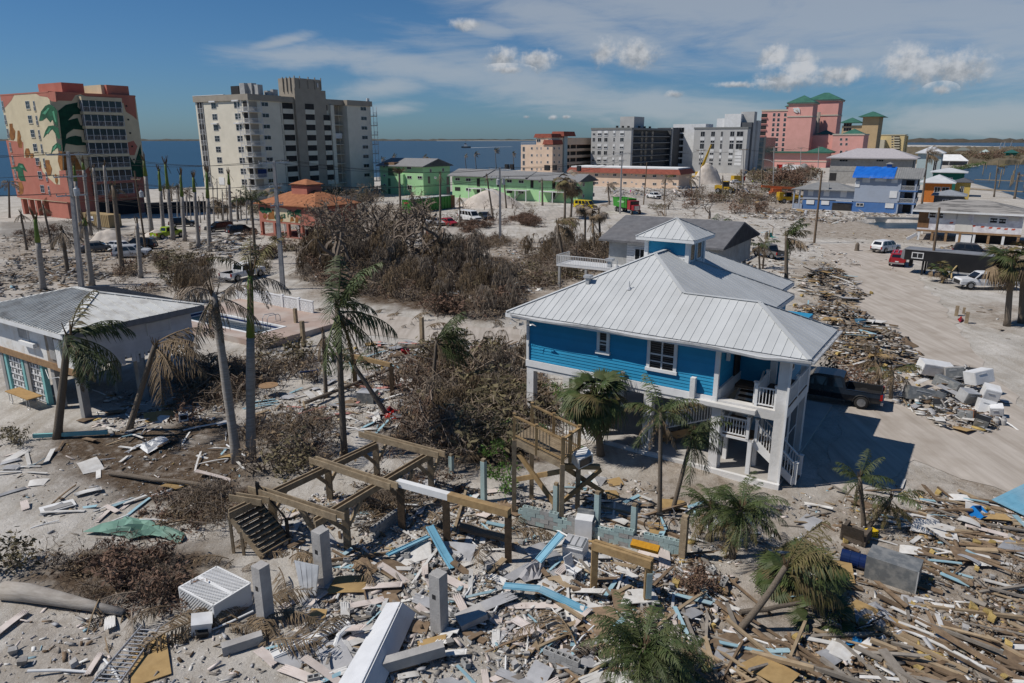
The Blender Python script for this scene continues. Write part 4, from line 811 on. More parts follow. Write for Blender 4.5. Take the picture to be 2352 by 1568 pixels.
b=qhouse('pale_blue_house','pale blue two storey house with white pyramid roof','house',U(6,1195),425,U(6,985),12,Vv(6,325),ltblue_m,wroof_m,.5,1.0,((.7,.85),));b.box('balcony',0,3.5,1,9,3.4,3.6,white_m);b.rail('railing','F',1,0,3.5,3.6,1,white_m,0,.3);b.rail('railing','R',3.5,1,9,3.6,1,white_m,0,.3)
for y in (1,8.8):b.box('post',3.3,3.5,y,y+.2,0,3.4,white_m)
qhouse('teal_house','long low teal house under a pale roof by the bay','house',U(6,1435),452,U(6,1140),7,Vv(6,525),dteal_m,wroof_m,.25,.9,((.55,.65),))
b=qhouse('orange_house','grey roofed house with orange trim and tall windows','house',U(6,1310),466,U(6,1040),8,Vv(6,632),orange_m,wroof_m,.45,1.0,((.42,.64),(.68,.95)))
qhouse('yellow_house','small pale yellow house with dark roof by the dock','house',U(6,1510),464,U(6,1372),6,Vv(6,625),yell_m,mat('dark_shingle',(.09,.095,.11)),.4,.6,((.35,.6),))
b=qhouse('low_shed','low grey roof between the tarp house and the torn house','shed',U(6,1440),492,U(6,1150),6,Vv(6,765),dgrey_m,mat('dusty_blue_shingle',(.25,.27,.30)),.3,.6,((.3,.5),))
P=G(U(6,1500),Vv(6,455));b=Bld('white_marquee','white peaked marquee tent on the bay shore','tent',P)
b.box('tent_wall',-19,0,8.8,9,0,3,mat('grey_canvas',(.4,.4,.42)));hiproof(-20,.5,-.5,9.5,3,.75,white_m,'canopy',b.root,.3)
for x in (-19.8,-10,0):b.box('pole',x,x+.2,-.2,0,0,3,white_m)
qhouse('brown_cottage','brown cottage with hipped roof among scrub across the bay','house',U(6,1530),353,U(6,1365),12,Vv(6,300),mat('brown_wall',(.24,.13,.06)),mat('olive_shingle',(.16,.17,.15)),.5,1.4,((.5,.7),),stilts=2)
qhouse('white_cottage','small white cottage with mint roof across the bay','house',U(6,1755),359,U(6,1600),12,Vv(6,335),white_m,mat('mint_roof',(.38,.46,.44)),.6,1.5,((.2,.4),(.6,.8)))
qhouse('turquoise_cottage','turquoise cottage at far right across the bay','house',U(6,2010),365,U(6,1890),12,Vv(6,322),turq_m,mat('dark_teal_roof',(.02,.10,.09)),.5,1.4,((.3,.6),))
for i,(x,y,s) in enumerate(((1842,300,5),(1881,288,5.5),(1954,275,6))):
    P=G(U(6,x),Vv(6,y));P.z=0;b=empty('sailboat',P,.4,('leftmost of the three white sails beyond the cottages','middle one of the three white sails beyond the cottages','rightmost of the three white sails beyond the cottages')[i],'sailboat','white sails in the far creek')
    MB().prism([(-s*.6,-1,0),(s*.7,0,0),(-s*.6,1,0)],(0,0,1.4)).build('hull',white_m,b);MB().tube([(0,0,1),(0,0,s*2.4)],.12,5).build('mast',wframe_m,b);MB().prism([(-s*.55,0,2),(s*.5,0,2),(0,0,s*2.3)],(0,.12,0)).build('sail',white_m,b)
# containers, sand heaps, canal wall
cg_m=mat('bright_green_steel',(0.045,0.27,0.035),(0.035,0.20,0.028),.8,.5,stretch=(6,6,.2));ctan_m=mat('tan_steel',(.34,.25,.13),(.28,.2,.1),.8,.6)
b=Bld('green_container','long bright green roll off container parked before the green motel','container',G(943.5,490.3));a=-b.px('F',0,U(3,495),470)[0];bb=b.px('R',0,U(3,1000),470)[0];zt=hgt_at(b.P,943.5,Vv(3,1018))
b.box('shell',-a,0,0,bb,.15,zt,cg_m);b.box('rim',-a-.08,.08,-.08,bb+.08,zt-.02,zt+.1,mat('pale_rim',(.4,.42,.4)))
for i in range(14):b.on('rib','R',0,.3+i*(bb-.6)/13,.45+i*(bb-.6)/13,.2,zt-.05,0,.12,cg_m)
for i in range(3):b.on('door_seam','F',0,-a*(.1+.4*i)-.04,-a*(.1+.4*i)+.04,.2,zt-.05,0,.06,mat('deep_green',(.02,.14,.02)))
b.paint('red_emblem','F',0,[(512,1045),(535,1038),(560,1046),(562,1058),(540,1062),(515,1056)],redp_m,.03,3);b.box('tail_gate',-a,0,bb+.1,bb+1.6,.15,zt,rawwood_m)
b=Bld('tan_container','tan shipping container with white notice behind the royal palm trunks','container',G(252,524));a=-b.px('F',0,192,520)[0];zt=hgt_at(b.P,252,494)
b.box('shell',-a,0,0,2.4,.1,zt,ctan_m)
for i in range(16):b.on('rib','F',0,-a+.1+i*(a-.2)/16,-a+.25+i*(a-.2)/16,.2,zt-.1,0,.05,ctan_m)
b.on('notice','F',0,-a*.78,-a*.55,zt*.45,zt*.8,.06,.08,white_m);b.on('notice_band','F',0,-a*.66,-a*.56,zt*.5,zt*.62,.08,.09,mat('navy_print',(.02,.03,.12)))
sandp_m=mat('sand_heap',(0.56,0.50,0.44),(0.44,0.385,0.33),0.8,.95,bump=.8,bscale=2.5)
def heap(name,label,cat,u0,u1,v,hh,m=sandp_m,seed=1,dr=.6,peaks=5):
    A,B=G(u0,v),G(u1,v);c=(A+B)/2;rx=(B-A).length/2;n=34;rng=random.Random(seed);q=MB()
    pk=[(rng.uniform(-.55,.55),rng.uniform(-.4,.4),rng.uniform(.45,.85),rng.uniform(.5,.8)) for _ in range(peaks)]+[(0,0,1,.85)]
    g=[]
    for j in range(n):
        for i in range(n):
            x,y=i/(n-1)*2-1,j/(n-1)*2-1;z=.55*max(p[2]*math.exp(-((x-p[0])**2+(y-p[1])**2)/p[3]**2*1.6) for p in pk)+.16*sum(p[2]*math.exp(-((x-p[0])**2+(y-p[1])**2)/p[3]**2*1.6) for p in pk)-.22+rng.uniform(-.02,.02)*1.2
            z=min(z,(1.02-math.hypot(x,y))*1.4);g.append((x*rx,y*rx*dr,max(z,-.3)*hh/.8 if z<.0 else z*hh/.8))
    q.add(g,[(j*n+i,j*n+i+1,(j+1)*n+i+1,(j+1)*n+i) for j in range(n-1) for i in range(n-1)])
    o=q.build(name,m,None,c,(0,0,0),True);return tag(o,label,cat)
heap('sand_pile','big pale sand pile heaped before the green motel wing','sand pile',1035,1222,474,4.0,seed=3)
heap('sand_pile','sand pile near the crane boom at the end of the road','sand pile',U(5,40),U(5,420),421,7.5,seed=5)
heap('sand_pile','grey white rubble heap behind the wrecked cars','rubble pile',355,540,566-42,1.6,seed=6) if False else None
heap('sand_pile','lumpy sand and rubble mound left of the lime green pickup','sand pile',U(7,930),U(7,1400),556,2.2,seed=8)
heap('sand_pile','small white sand mound in front of the lime green pickup','sand pile',U(7,1460),U(7,1790),548,1.5,seed=9)
heap('rubble_pile','grey rubble mound near the far hotel entrance','rubble pile',U(5,1100),U(5,1400),400,5,mat('grey_rubble',(.30,.29,.28),(.16,.155,.15),.6,1,bump=1,bscale=1.5),seed=12)
p0,p1=G(1990,503.0),G(2120,504.5);tag(beamobj('seawall',p0+Vector((0,0.3,-.4)),p1+Vector((8,.3,-.4)),.5,1.6,conc_m),'concrete seawall along the far side of the small canal','seawall')
# a boat far out with its wake
P=G(U(3,1155),Vv(3,478));P.z=-.6;b=empty('boat',P,0,'small boat leaving a white wake out on the sea','boat');MB().prism([(-9,-3,0),(7,-3,0),(10,0,0),(7,3,0),(-9,3,0)],(0,0,3)).build('hull',dgrey_m,b);MB().box(-4,-2,3,3,2,7).build('cabin',white_m,b);MB().box(-3,-1.5,7,1,1.5,9).build('bridge',dgrey_m,b);MB().tube([(0,0,9),(0,0,14)],.3,5).build('mast',dgrey_m,b)
q=MB();P2=G(U(3,1640),Vv(3,465));d=Vector((P2.x-P.x,P2.y-P.y,0));q.poly([(-10,-2,.06),(10,-2,.06),(d.x,d.y,.06),(d.x*.98,d.y+12,.06),(0,8,.06)]).build('wake',white_m,b)
# ------------------------------------------------------------------ the bright blue house on concrete piles
blue_m=mat('bright_blue_siding',(0.024,0.265,0.465),(0.02,0.235,0.42),1.2,0.6,rnd=0.09,bump=0.08,bscale=20,dirt=.3,dcol=(.06,.25,.38))
hroof_m=mat('pale_standing_seam',(0.50,0.51,0.51),(0.44,0.45,0.45),0.6,0.5,metal=0.0,rnd=0.05,spec=0.4,dirt=.35,dcol=(.36,.355,.34))
trim_m=mat('white_trim',(0.72,0.72,0.72),(0.63,0.63,0.62),1.5,0.6,dirt=0.2,dcol=(.5,.47,.43))
stuc_m=mat('white_stucco',(0.68,0.67,0.66),(0.56,0.55,0.53),1.0,0.85,bump=0.35,bscale=9,dirt=0.6,dcol=(.48,.45,.41))
tread_m=mat('brown_tread',(.16,.11,.075),(.1,.07,.05),4);gut_m=mat('gutter_metal',(.55,.55,.55),(.4,.4,.4),2,.4,metal=.3)
AH=R(-34);PB=Vector((0.85,38.8,0))
b=Bld('blue_house','bright blue house on white piles with pale standing seam roof and cupola','house',PB,AH);rt=b.root
LW,LP=11.0,14.26;ZB,ZD,ZS,ZE=3.30,3.78,6.42,6.68;PT=math.tan(R(26.4));DEP=12.8
# piles and beams
for s_ in (0,3.75,7.25,10.85,LP-.45):
    for w in ((0,4.2,8.4,DEP-.45) if s_<11 else (0,4.4)):b.box('pile',s_,s_+.45,w,w+.45,0,ZB,stuc_m)
b.box('floor_beam',0,LP,0,.45,ZB,ZD,stuc_m);b.box('floor_beam',0,.45,.45,DEP,ZB,ZD,stuc_m);b.box('floor_beam',LW-.4,LW,.45,DEP,ZB,ZD-.02,stuc_m);b.box('floor_beam',LP-.45,LP,.45,5.0,ZB,ZD,stuc_m)
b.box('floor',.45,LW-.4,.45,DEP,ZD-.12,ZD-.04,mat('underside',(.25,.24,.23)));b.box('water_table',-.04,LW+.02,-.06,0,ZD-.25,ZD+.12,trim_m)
sl=b.box('ground_slab',-.2,LP+.1,-.1,DEP,-.15,.14,mat('slab_concrete',(.42,.40,.37),(.34,.32,.30),.8,.95,bump=.2,dirt=.4));b.box('slab_edge',-.25,LP+.15,-.3,-.1,-.15,.22,stuc_m)
# the enclosed part below and the wall body
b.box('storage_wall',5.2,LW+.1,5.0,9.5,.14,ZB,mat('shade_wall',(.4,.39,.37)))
wl=b.box('wall',.03,LW-.03,.12,DEP,ZD,ZS+.3,blue_m);b.box('wall',8.0,LP-.9,3.6,DEP-4,ZD,ZS+.2,blue_m)
# lap siding, every board its own piece
nb=15;bh=(ZS+.06-ZD-.12)/nb
def lap(L):return MB().add([(0,0,0),(L,0,0),(L,-.045,0),(0,-.045,0),(0,0,bh+.02),(L,0,bh+.02),(L,-.012,bh+.02),(0,-.012,bh+.02)],[(0,1,2,3),(4,7,6,5),(3,2,6,7),(0,3,7,4),(1,5,6,2),(0,4,5,1)])
lapm=lap(LW-.2).mesh('siding',blue_m);lap2=lap(3.5).mesh('siding',blue_m)
for i in range(nb):place('siding_board',lapm,wl,Vector((.1,.1,ZD+.12+i*bh))-wl.location)
for i in range(nb):place('siding_board',lap2,wl,Vector((LW-.05,.1,ZD+.12+i*bh))-wl.location,(0,0,RB))
b.box('corner_board',-.02,.14,-.03,.12,ZD-.2,ZS+.05,trim_m);b.box('corner_board',LW-.16,LW+.06,-.05,.12,ZD-.1,ZS+.05,trim_m);b.box('side_wall_base',LW-.02,LW+.12,.14,3.6,ZD-.1,ZD+.5,trim_m)
# windows with trim
def bigwin(s0,s1,z0,z1,cols):
    f=MB();t=.17
    for a in ((s0,s0+t,z0,z1),(s1-t,s1,z0,z1),(s0+t,s1-t,z1-t,z1)):f.box(a[0],-.02,a[2],a[1],.08,a[3])
    f.box(s0-.05,-.06,z0,s1+.05,.08,z0+.16)
    w=f.build('window',trim_m,rt);x0,x1,y0,y1=s0+t,s1-t,z0+.16,z1-t
    g=MB();g.box(x0,.01,(y0+y1)/2-.04,x1,.07,(y0+y1)/2+.04)
    if cols==2:g.box((x0+x1)/2-.04,.012,y0,(x0+x1)/2+.04,.07,y1)
    g.box(x0,.012,y0+.34,x1,.07,y0+.40);g.build('sash',wframe_m,w)
    place('pane',boxmesh(x1-x0,.02,y1-y0,pane_m),w,((x0+x1)/2,.06,y0))
    sh=MB()
    for i in range(int((y1-y0)/.12)):sh.box(x0+.05,.042,y0+i*.12,x1-.05,.048,y0+i*.12+.035)
    sh.build('louvre',mat('dim_louvre',(.10,.10,.10)),w)
bigwin(4.42,5.15,5.02,ZS+.04,1);bigwin(7.29,8.89,4.62,ZS+.02,2)
b.box('dryer_vent',5.95,6.15,-.16,-.03,4.08,4.3,conc_m);b.box('ledge_post',9.75,10.0,-.28,-.02,ZD-.15,ZD+.95,stuc_m);b.box('ledge',9.75,13.0,-.32,-.02,ZD-.3,ZD-.1,stuc_m)
# --- standing seam roof, built panel by panel
def clip(poly,ax,lo,hi):
    for sgn,lim in ((1,lo),(-1,-hi)):
        out=[]
        for i in range(len(poly)):
            p,q=poly[i],poly[(i+1)%len(poly)];a,c=p.dot(ax)*sgn-lim,q.dot(ax)*sgn-lim
            if a>=0:out.append(p)
            if a*c<0:out.append(p.lerp(q,a/(a-c)))
        poly=out
        if len(poly)<3:return []
    return poly
def seam_roof(pts,ax,parent,pitch=.42,m=hroof_m,rib=.02,name='roof_panel'):
    pts=[Vector(p) for p in pts];ax=Vector(ax).normalized();nrm=(pts[1]-pts[0]).cross(pts[2]-pts[0]).normalized()
    if nrm.z<0:nrm=-nrm
    lo,hi=min(p.dot(ax) for p in pts),max(p.dot(ax) for p in pts);n=max(1,round((hi-lo)/pitch));w=(hi-lo)/n
    dn=nrm.cross(ax).normalized()
    for i in range(n):
        c=clip(pts,ax,lo+i*w+.004,lo+(i+1)*w)
        if len(c)<3:continue
        o=sum(c,Vector())/len(c);q=MB();lift=nrm*random.uniform(0,.006)
        q.prism([p-o+lift for p in c],nrm*.02)
        e=sorted(c,key=lambda p:p.dot(ax));e=[p for p in c if abs(p.dot(ax)-e[0].dot(ax))<.03]
        if len(e)>=2:
            e.sort(key=lambda p:p.dot(dn));q.beam(e[0]-o+nrm*.033+ax*.015,e[-1]-o+nrm*.033+ax*.015,.028,rib,0,nrm)
        q.build(name,m,parent,o)
def capline(p0,p1,m=hroof_m,w=.22,name='ridge_cap',parent=None):o=beamobj(name,Vector(p0)+Vector((0,0,.045)),Vector(p1)+Vector((0,0,.045)),w,.03,m,parent);return o
def hipmain(x0,x1,y0,y1,z,faces,nm='roof',name='roof_panel',caps=(0,1,2,3,4),stop=None):
    d=MB();hiproof(x0+.03,x1-.03,y0+.03,y1-.03,z-.06,PT,None,thick=.02,mb=d);deck=d.build(nm,trim_m,rt)
    w,dd=x1-x0,y1-y0;k=min(w,dd)/2;h=k*PT
    r0,r1=((x0+k,(y0+y1)/2),(x1-k,(y0+y1)/2)) if w>=dd else (((x0+x1)/2,y0+k),((x0+x1)/2,y1-k))
    a,c=Vector((*r0,z+h)),Vector((*r1,z+h));A,B_,C,D=Vector((x0,y0,z)),Vector((x1,y0,z)),Vector((x1,y1,z)),Vector((x0,y1,z))
    if w>=dd:fs={'F':[A,B_,c,a],'B':[C,D,a,c],'R':[B_,C,c],'L':[D,A,a]}
    else:fs={'F':[A,B_,a],'B':[C,D,c],'R':[B_,C,c,a],'L':[D,A,a,c]}
    for f in faces:seam_roof(fs[f] if f != 'F' or not stop else [A,Vector((15.2,y0,z)),Vector((11.99,2.51,z+3.21*PT)),stop,a],(1,0,0) if f in 'FB' else (0,1,0),deck)
    for i,(p,q) in enumerate(((A,a),(stop or B_,a if w<dd else c),(C,c),(D,c if w<dd else a),(a,c))):
        if i in caps and (p-q).length>.1:capline(p,q,parent=deck)
    return deck,a,c
hipmain(-.95,11.3,-.7,13.25,ZE,'FRLB',stop=Vector((8.09,2.51,ZE+3.21*PT)));hipmain(-.5,10.3,6.0,17.5,ZE,'RLB');dk,wa,wc=hipmain(5.0,15.2,-.702,5.72,ZE+.002,'RB',caps=(1,2));capline((8.09,2.51,ZE+3.21*PT),(11.99,2.51,ZE+3.21*PT),parent=dk)
# fascia, gutter hanging loose along the front
b.box('fascia',-.95,15.2,-.74,-.70,ZE-.26,ZE-.03,trim_m);b.box('fascia',15.2,15.24,-.72,5.72,ZE-.26,ZE-.03,trim_m);b.box('fascia',11.3,11.34,5.72,13.25,ZE-.26,ZE-.03,trim_m);b.box('fascia',10.3,10.34,13.3,17.5,ZE-.26,ZE-.03,trim_m);b.box('fascia',-.99,-.95,-.72,13.25,ZE-.26,ZE-.03,trim_m)
b.box('soffit',-.9,15.15,-.68,.02,ZE-.27,ZE-.25,trim_m);b.box('soffit',11.1,15.15,0.03,5.7,ZE-.27,ZE-.25,trim_m)
q=MB();n=24
for i in range(n):
    x0,x1=-.6+15.9*i/n,-.6+15.9*(i+1)/n;sg=lambda x:.05*math.sin(x*1.1)+(.14*max(0,x-11.5)/4 if x<13.4 else 0.0)
    q.beam((x0,-.775,ZE-.12-sg(x0)),(x1,-.775,ZE-.12-sg(x1)),.09,.10)
q.build('gutter',gut_m,rt)
b.box('gutter',15.28,15.42,-.8,5.8,ZE-.16,ZE-.06,gut_m)
for j in range(9):b.box('gutter_strap',15.22,15.45,-.5+j*.72,-.46+j*.72,ZE-.05,ZE-.03,gut_m)
q=MB();rng=random.Random(3)
for i in range(12):
    c=Vector((-.85+i*.16,-.75+rng.uniform(-.08,.05),ZE-.3-rng.uniform(0,.25)));q.poly([c+Vector((rng.uniform(-.25,.25),rng.uniform(-.1,.1),rng.uniform(-.15,.15))) for _ in range(3)])
tag(q.build('torn_soffit',gut_m,rt),kind='stuff')
b.box('downspout',LP+.02,LP+.12,-.1,0,.2,ZE-.3,trim_m)
# vents on the front slope
def onroof(s,w):return Vector((s,w,ZE+(w+.7)*PT))
for s,w in ((3.1,3.9),(2.55,2.35)):
    p=onroof(s,w);o=MB().box(-.11,-.11,0,.11,.11,.36).build('roof_vent',gut_m,rt,p);MB().box(-.2,-.2,.36,.2,.2,.5).build('hood',gut_m,o)
for s,w in ((3.55,3.9),(5.1,2.3)):
    o=MB().lathe([(.16,0),(.08,.14),(.03,.16),(.025,.45)],8).build('pipe_vent',gut_m,rt,onroof(s,w))
# cupola
cx,cw,hw=5.17,8.5,1.28
cu=b.box('cupola',cx-hw,cx+hw,cw-hw,cw+hw,8.4,10.32,blue_m)
for x in (-1,1):
    for y in (-1,1):b.box('corner_board',cx+x*hw-.12,cx+x*hw+.12,cw+y*hw-.12,cw+y*hw+.12,8.4,10.3,trim_m)
for y in (-.62,.5):b.win('R',cx+hw,cw+y-.42,cw+y+.42,9.05,10.15,'plain',fm=trim_m,pm=mat('amber_glass',(.09,.07,.03),(.05,.05,.05),2,.15),fw=.1)
b.box('flashing',cx+hw,cx+hw+.06,cw-hw,cw+hw,8.85,9.02,trim_m);b.box('flashing',cx-hw,cx+hw,cw-hw-.05,cw-hw,9.25,9.45,trim_m)
d=MB();e_=hw+.52;hiproof(cx-e_,cx+e_,cw-e_,cw+e_,10.42,1.02/e_,None,thick=.16,mb=d);ck=d.build('cupola_roof',trim_m,rt)
ap=Vector((cx,cw,11.45));cs=[Vector((cx+x*e_,cw+y*e_,10.435)) for x,y in ((-1,-1),(1,-1),(1,1),(-1,1))]
for i in range(4):seam_roof([cs[i],cs[(i+1)%4],ap],(1,0,0) if i%2==0 else (0,1,0),ck,.45)
for c in cs:capline(c,ap,w=.14,parent=ck)
# --- porch, stairs and railings at the right end
def railrun(p0,p1,hh,name='railing',posts=(1,1),gap=.14):
    """one length of white railing: rails as the part, balusters and posts as pieces of it"""
    p0,p1=Vector(p0),Vector(p1);o=MB().beam(p0+Vector((0,0,hh)),p1+Vector((0,0,hh)),.09,.06).beam(p0+Vector((0,0,.12)),p1+Vector((0,0,.12)),.06,.06).build(name,trim_m,rt)
    n=max(2,int((p1-p0).length/gap));bm_=boxmesh(.035,.035,hh-.1,trim_m);pm=boxmesh(.14,.14,hh+.16,trim_m)
    for i in range(1,n):place('baluster',bm_,o,p0.lerp(p1,i/n)+Vector((0,0,.12)))
    for k,p in zip(posts,(p0,p1)):
        if k:place('post',pm,o,p);place('post_cap',boxmesh(.2,.2,.04,trim_m),o,p+Vector((0,0,hh+.16)))
b.box('porch_column',LP-.45,LP,0,.45,ZD,ZS,stuc_m);b.box('porch_column',LP-.4,LP,4.6,5.0,ZD,ZS,stuc_m);b.box('porch_column',LP-1.6,LP-1.3,3.2,3.5,ZD,ZS,stuc_m)
b.box('deck',12.7,LP,.3,5.0,ZD-.1,ZD+.05,tread_m);b.box('deck',LW,12.7,2.6,5.0,ZD-.1,ZD+.05,tread_m)
for i in range(8):b.box('deck_board',12.72+i*.19,12.89+i*.19,.46,4.99,ZD+.05,ZD+.075,tread_m)
railrun((12.85,.22,ZD),(LP-.5,.22,ZD),.95);railrun((LP-.06,.5,ZD),(LP-.06,2.5,ZD),.95);railrun((LP-.06,2.5,ZD),(LP-.06,4.6,ZD),.95,posts=(0,1));railrun((12.75,.4,ZD),(12.75,2.5,ZD),.95)
MB().box(13.1,.9,ZD+.08,13.9,1.7,ZD+.75).build('covered_grill',mat('black_cover',(.015,.015,.017),None,3,.7),rt)
# upper flight from the landing at half height up to the deck, lower flight from the landing to the ground
ZL=1.95
b.box('landing',LW+.15,12.9,.25,1.55,ZL-.12,ZL,trim_m);b.box('landing_board',LW+.2,12.85,.3,1.5,ZL,ZL+.03,tread_m)
for x,y in ((LW+.25,.35),(12.75,.35),(LW+.25,1.45),(12.75,1.45)):b.box('landing_post',x-.1,x+.1,y-.1,y+.1,.14,ZL,trim_m)
railrun((LW+.3,.3,ZL),(12.6,.3,ZL),.95)
for i in range(9):b.box('stair_tread',LW+.25,LW+1.25,1.55+i*.27,1.85+i*.27,ZL+.2*(i+1)-.05,ZL+.2*(i+1),tread_m)
for x in (LW+.18,LW+1.3):beamobj('stringer',(x,1.4,ZL-.05),(x,4.0,ZD-.1),.06,.32,trim_m,rt)
railrun((LW+1.28,1.6,ZL+.1),(LW+1.28,3.9,ZD),.9)
for i in range(9):b.box('stair_tread',12.9+i*.2,13.15+i*.2,.55,1.5,ZL-.2*(i+1)-.03,ZL-.2*(i+1)+.02,tread_m) if False else None
for i in range(9):b.box('stair_tread',12.95+i*.225,13.2+i*.225,.55,1.5,ZL-.2*(i+1),ZL-.2*(i+1)+.05,tread_m)
for y in (.5,1.52):beamobj('stringer',(12.75,y,ZL-.1),(14.95,y,.15),.06,.34,trim_m,rt)
railrun((12.95,.52,ZL-.1),(14.95,.52,.12),.95,gap=.17);railrun((12.95,1.5,ZL-.1),(14.95,1.5,.12),.95,gap=.17)
# second stair under the house with its timber stringer
railrun((8.0,1.6,.9),(10.7,1.2,2.2),.95,gap=.16);beamobj('stringer',(7.7,1.5,.35),(10.7,1.1,1.9),.08,.4,mat('new_timber',(.33,.20,.09),(.25,.15,.07),5),rt)
for i in range(7):b.box('stair_tread',7.9+i*.4,8.3+i*.4,1.3,2.6,.4+i*.2,.46+i*.2,tread_m)
# doors on the shaded side
b.on('door','R',LW+.03,2.5,3.4,ZD+.1,ZS-.3,0,.06,mat('dark_door',(.05,.04,.035)));b.box('wall_light',LW+.05,LW+.2,1.0,1.15,5.5,5.95,trim_m);b.win('R',LP-.9,4.0,5.2,ZD+.6,ZS-.4,'hung',fm=trim_m)
b.box('inner_wall',LW+.1,LP-.95,4.95,5.1,ZD,ZS,stuc_m);b.box('lattice_wall',LP-.3,LP-.2,.5,4.4,.14,ZB,mat('grey_screen',(.22,.23,.24))) if False else None
for y in (.6,2.5):b.win('R',LP-.3,y,y+1.7,.3,ZB-.1,'hung',fm=trim_m,fw=.08)
# ------------------------------------------------------------------ white house on piles, left foreground
lroof_m=mat('weathered_white_roof',(0.60,0.60,0.575),(0.36,0.34,0.31),1.3,.6,rnd=.05,lo=.45,hi=.75);wsid_m=mat('white_siding',(0.62,0.61,0.62),(0.52,0.505,0.515),1.0,.75,rnd=.05,dirt=.25,dcol=(.35,.30,.25));wsta_m=mat('stained_white_wall',(0.68,0.67,0.65),(0.5,0.44,0.36),1.6,.85,lo=.5,hi=.8)
aqua_m=mat('aqua_paint',(.22,.48,.47),(.18,.40,.40),2,.7);tanw_m=mat('tan_timber',(.30,.19,.10),(.22,.13,.07),3)
b=Bld('white_house','white house on piles with weathered ribbed metal roof at left','house',(-25.1,38.2));rt=b.root
X0,YB,ZEV,ZF=-11.6,8.9,5.5,3.15;TP=1.15/4.45
d=MB();hiproof(X0,0,0,YB,ZEV-.05,TP,None,thick=.05,mb=d);deck=d.build('roof',trim_m,rt)
k=YB/2;a,c=Vector((X0+k,k,ZEV+k*TP)),Vector((-k,k,ZEV+k*TP));A,B_,C,D=[Vector((x,y,ZEV)) for x,y in ((X0,0),(0,0),(0,YB),(X0,YB))]
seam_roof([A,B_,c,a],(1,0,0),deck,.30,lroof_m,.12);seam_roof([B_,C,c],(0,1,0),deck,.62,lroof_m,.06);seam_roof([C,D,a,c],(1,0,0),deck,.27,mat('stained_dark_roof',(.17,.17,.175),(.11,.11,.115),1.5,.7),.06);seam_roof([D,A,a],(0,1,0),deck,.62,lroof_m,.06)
for p,q in ((A,a),(B_,c),(C,c),(D,a),(a,c)):capline(p,q,lroof_m,.34,parent=deck)
b.box('fascia',X0,.03,-.03,0,ZEV-.28,ZEV-.02,trim_m);b.box('fascia',0,.03,0,YB,ZEV-.3,ZEV-.02,mat('grey_fascia',(.24,.23,.23)));b.box('soffit',-.6,0,.02,YB,ZEV-.36,ZEV-.3,mat('grey_fascia',(.24,.23,.23)))
wl=b.box('wall',X0+.6,-.7,.7,YB-.6,ZF,ZEV-.1,wsta_m)
L_=YB-1.3;bh=.23;nb=13;lp=MB().add([(0,0,0),(0,L_,0),(.04,L_,0),(.04,0,0),(0,0,bh+.02),(0,L_,bh+.02),(.01,L_,bh+.02),(.01,0,bh+.02)],[(0,1,2,3),(4,7,6,5),(3,2,6,7),(0,3,7,4),(1,5,6,2),(0,4,5,1)]).mesh('siding',wsid_m)
for i in range(nb):
    if i>2:place('siding_board',lp,wl,Vector((-.7,.7,ZF-.55+i*bh))-wl.location)
rng=random.Random(4)
q_m=[wsid_m,wsta_m]
for i in range(26):                                  # torn lower edge: broken board ends and hanging sheathing
    y=.8+L_*i/26;h=rng.uniform(.15,.9);b.box('broken_sheathing',-.69,-.66,y,y+L_/26*rng.uniform(.5,1),ZF-h+.3,ZF+.25,wsid_m)
n_=7
for i in range(n_):b.box('wall_panel',X0+.6+i*(10.2/n_)+.01,X0+.6+(i+1)*(10.2/n_)-.01,.66,.70,ZF+.02,ZEV-.3,wsta_m if i != n_-2 else mat('bare_board',(.33,.28,.23),(.2,.15,.11),2))
b.win('F',.66,-6.9,-5.6,ZF+1.0,ZEV-.35,'plain',pm=mat('storm_panel',(.38,.37,.36),(.25,.24,.23),3,.6));b.box('loose_sill',-6.4,-4.6,.35,.6,ZF+.75,ZF+1.0,trim_m);b.box('storm_shutter',-3.2,-2.55,.58,.64,ZF+.3,ZEV-.45,mat('storm_panel',(.38,.37,.36)));b.box('torn_panel',-2.3,-1.7,.5,.6,ZF-.1,ZEV-.7,wsta_m)
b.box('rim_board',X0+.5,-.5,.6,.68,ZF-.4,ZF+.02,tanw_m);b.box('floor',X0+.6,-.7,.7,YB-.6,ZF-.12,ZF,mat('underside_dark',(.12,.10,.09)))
b.win('R',-.68,5.2,6.8,ZF+1.0,ZEV-.55,'plain',pm=wsid_m)
for x in (-10.5,-7.2,-3.9,-1.1):
    for y in (.75,4.3,7.8):b.box('pile',x,x+.42,y,y+.42,0,ZF-.1,conc_m)
for x0,x1 in ((-9.6,-7.9),(-7.4,-5.3)):
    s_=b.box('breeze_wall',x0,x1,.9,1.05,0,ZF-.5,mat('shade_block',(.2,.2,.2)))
    for i in range(int((x1-x0)/.4)):
        for j in range(6):
            o=place('breeze_block',None if False else boxmesh(.36,.04,.09,trim_m),s_,(x0+.2+i*.4-(x0+x1)/2,-.09,.1+j*.42));place('breeze_block',boxmesh(.06,.04,.36,trim_m),s_,(x0+.2+i*.4-(x0+x1)/2,-.10,.1+j*.42)) if (i+j)%2 else place('breeze_block',boxmesh(.22,.04,.2,trim_m),s_,(x0+.2+i*.4-(x0+x1)/2,-.10,.2+j*.42))
for x in (-9.9,-7.65,-5.2):b.box('aqua_post',x,x+.28,.75,1.05,0,ZF-.42,aqua_m)
MB().tube([(-3.9,.5,ZF-.5),(-3.2,.3,ZF-.9),(-2.4,.5,ZF-.7),(-1.6,.3,ZF-1.0)],.025,5).build('hanging_pipe',gut_m,rt)
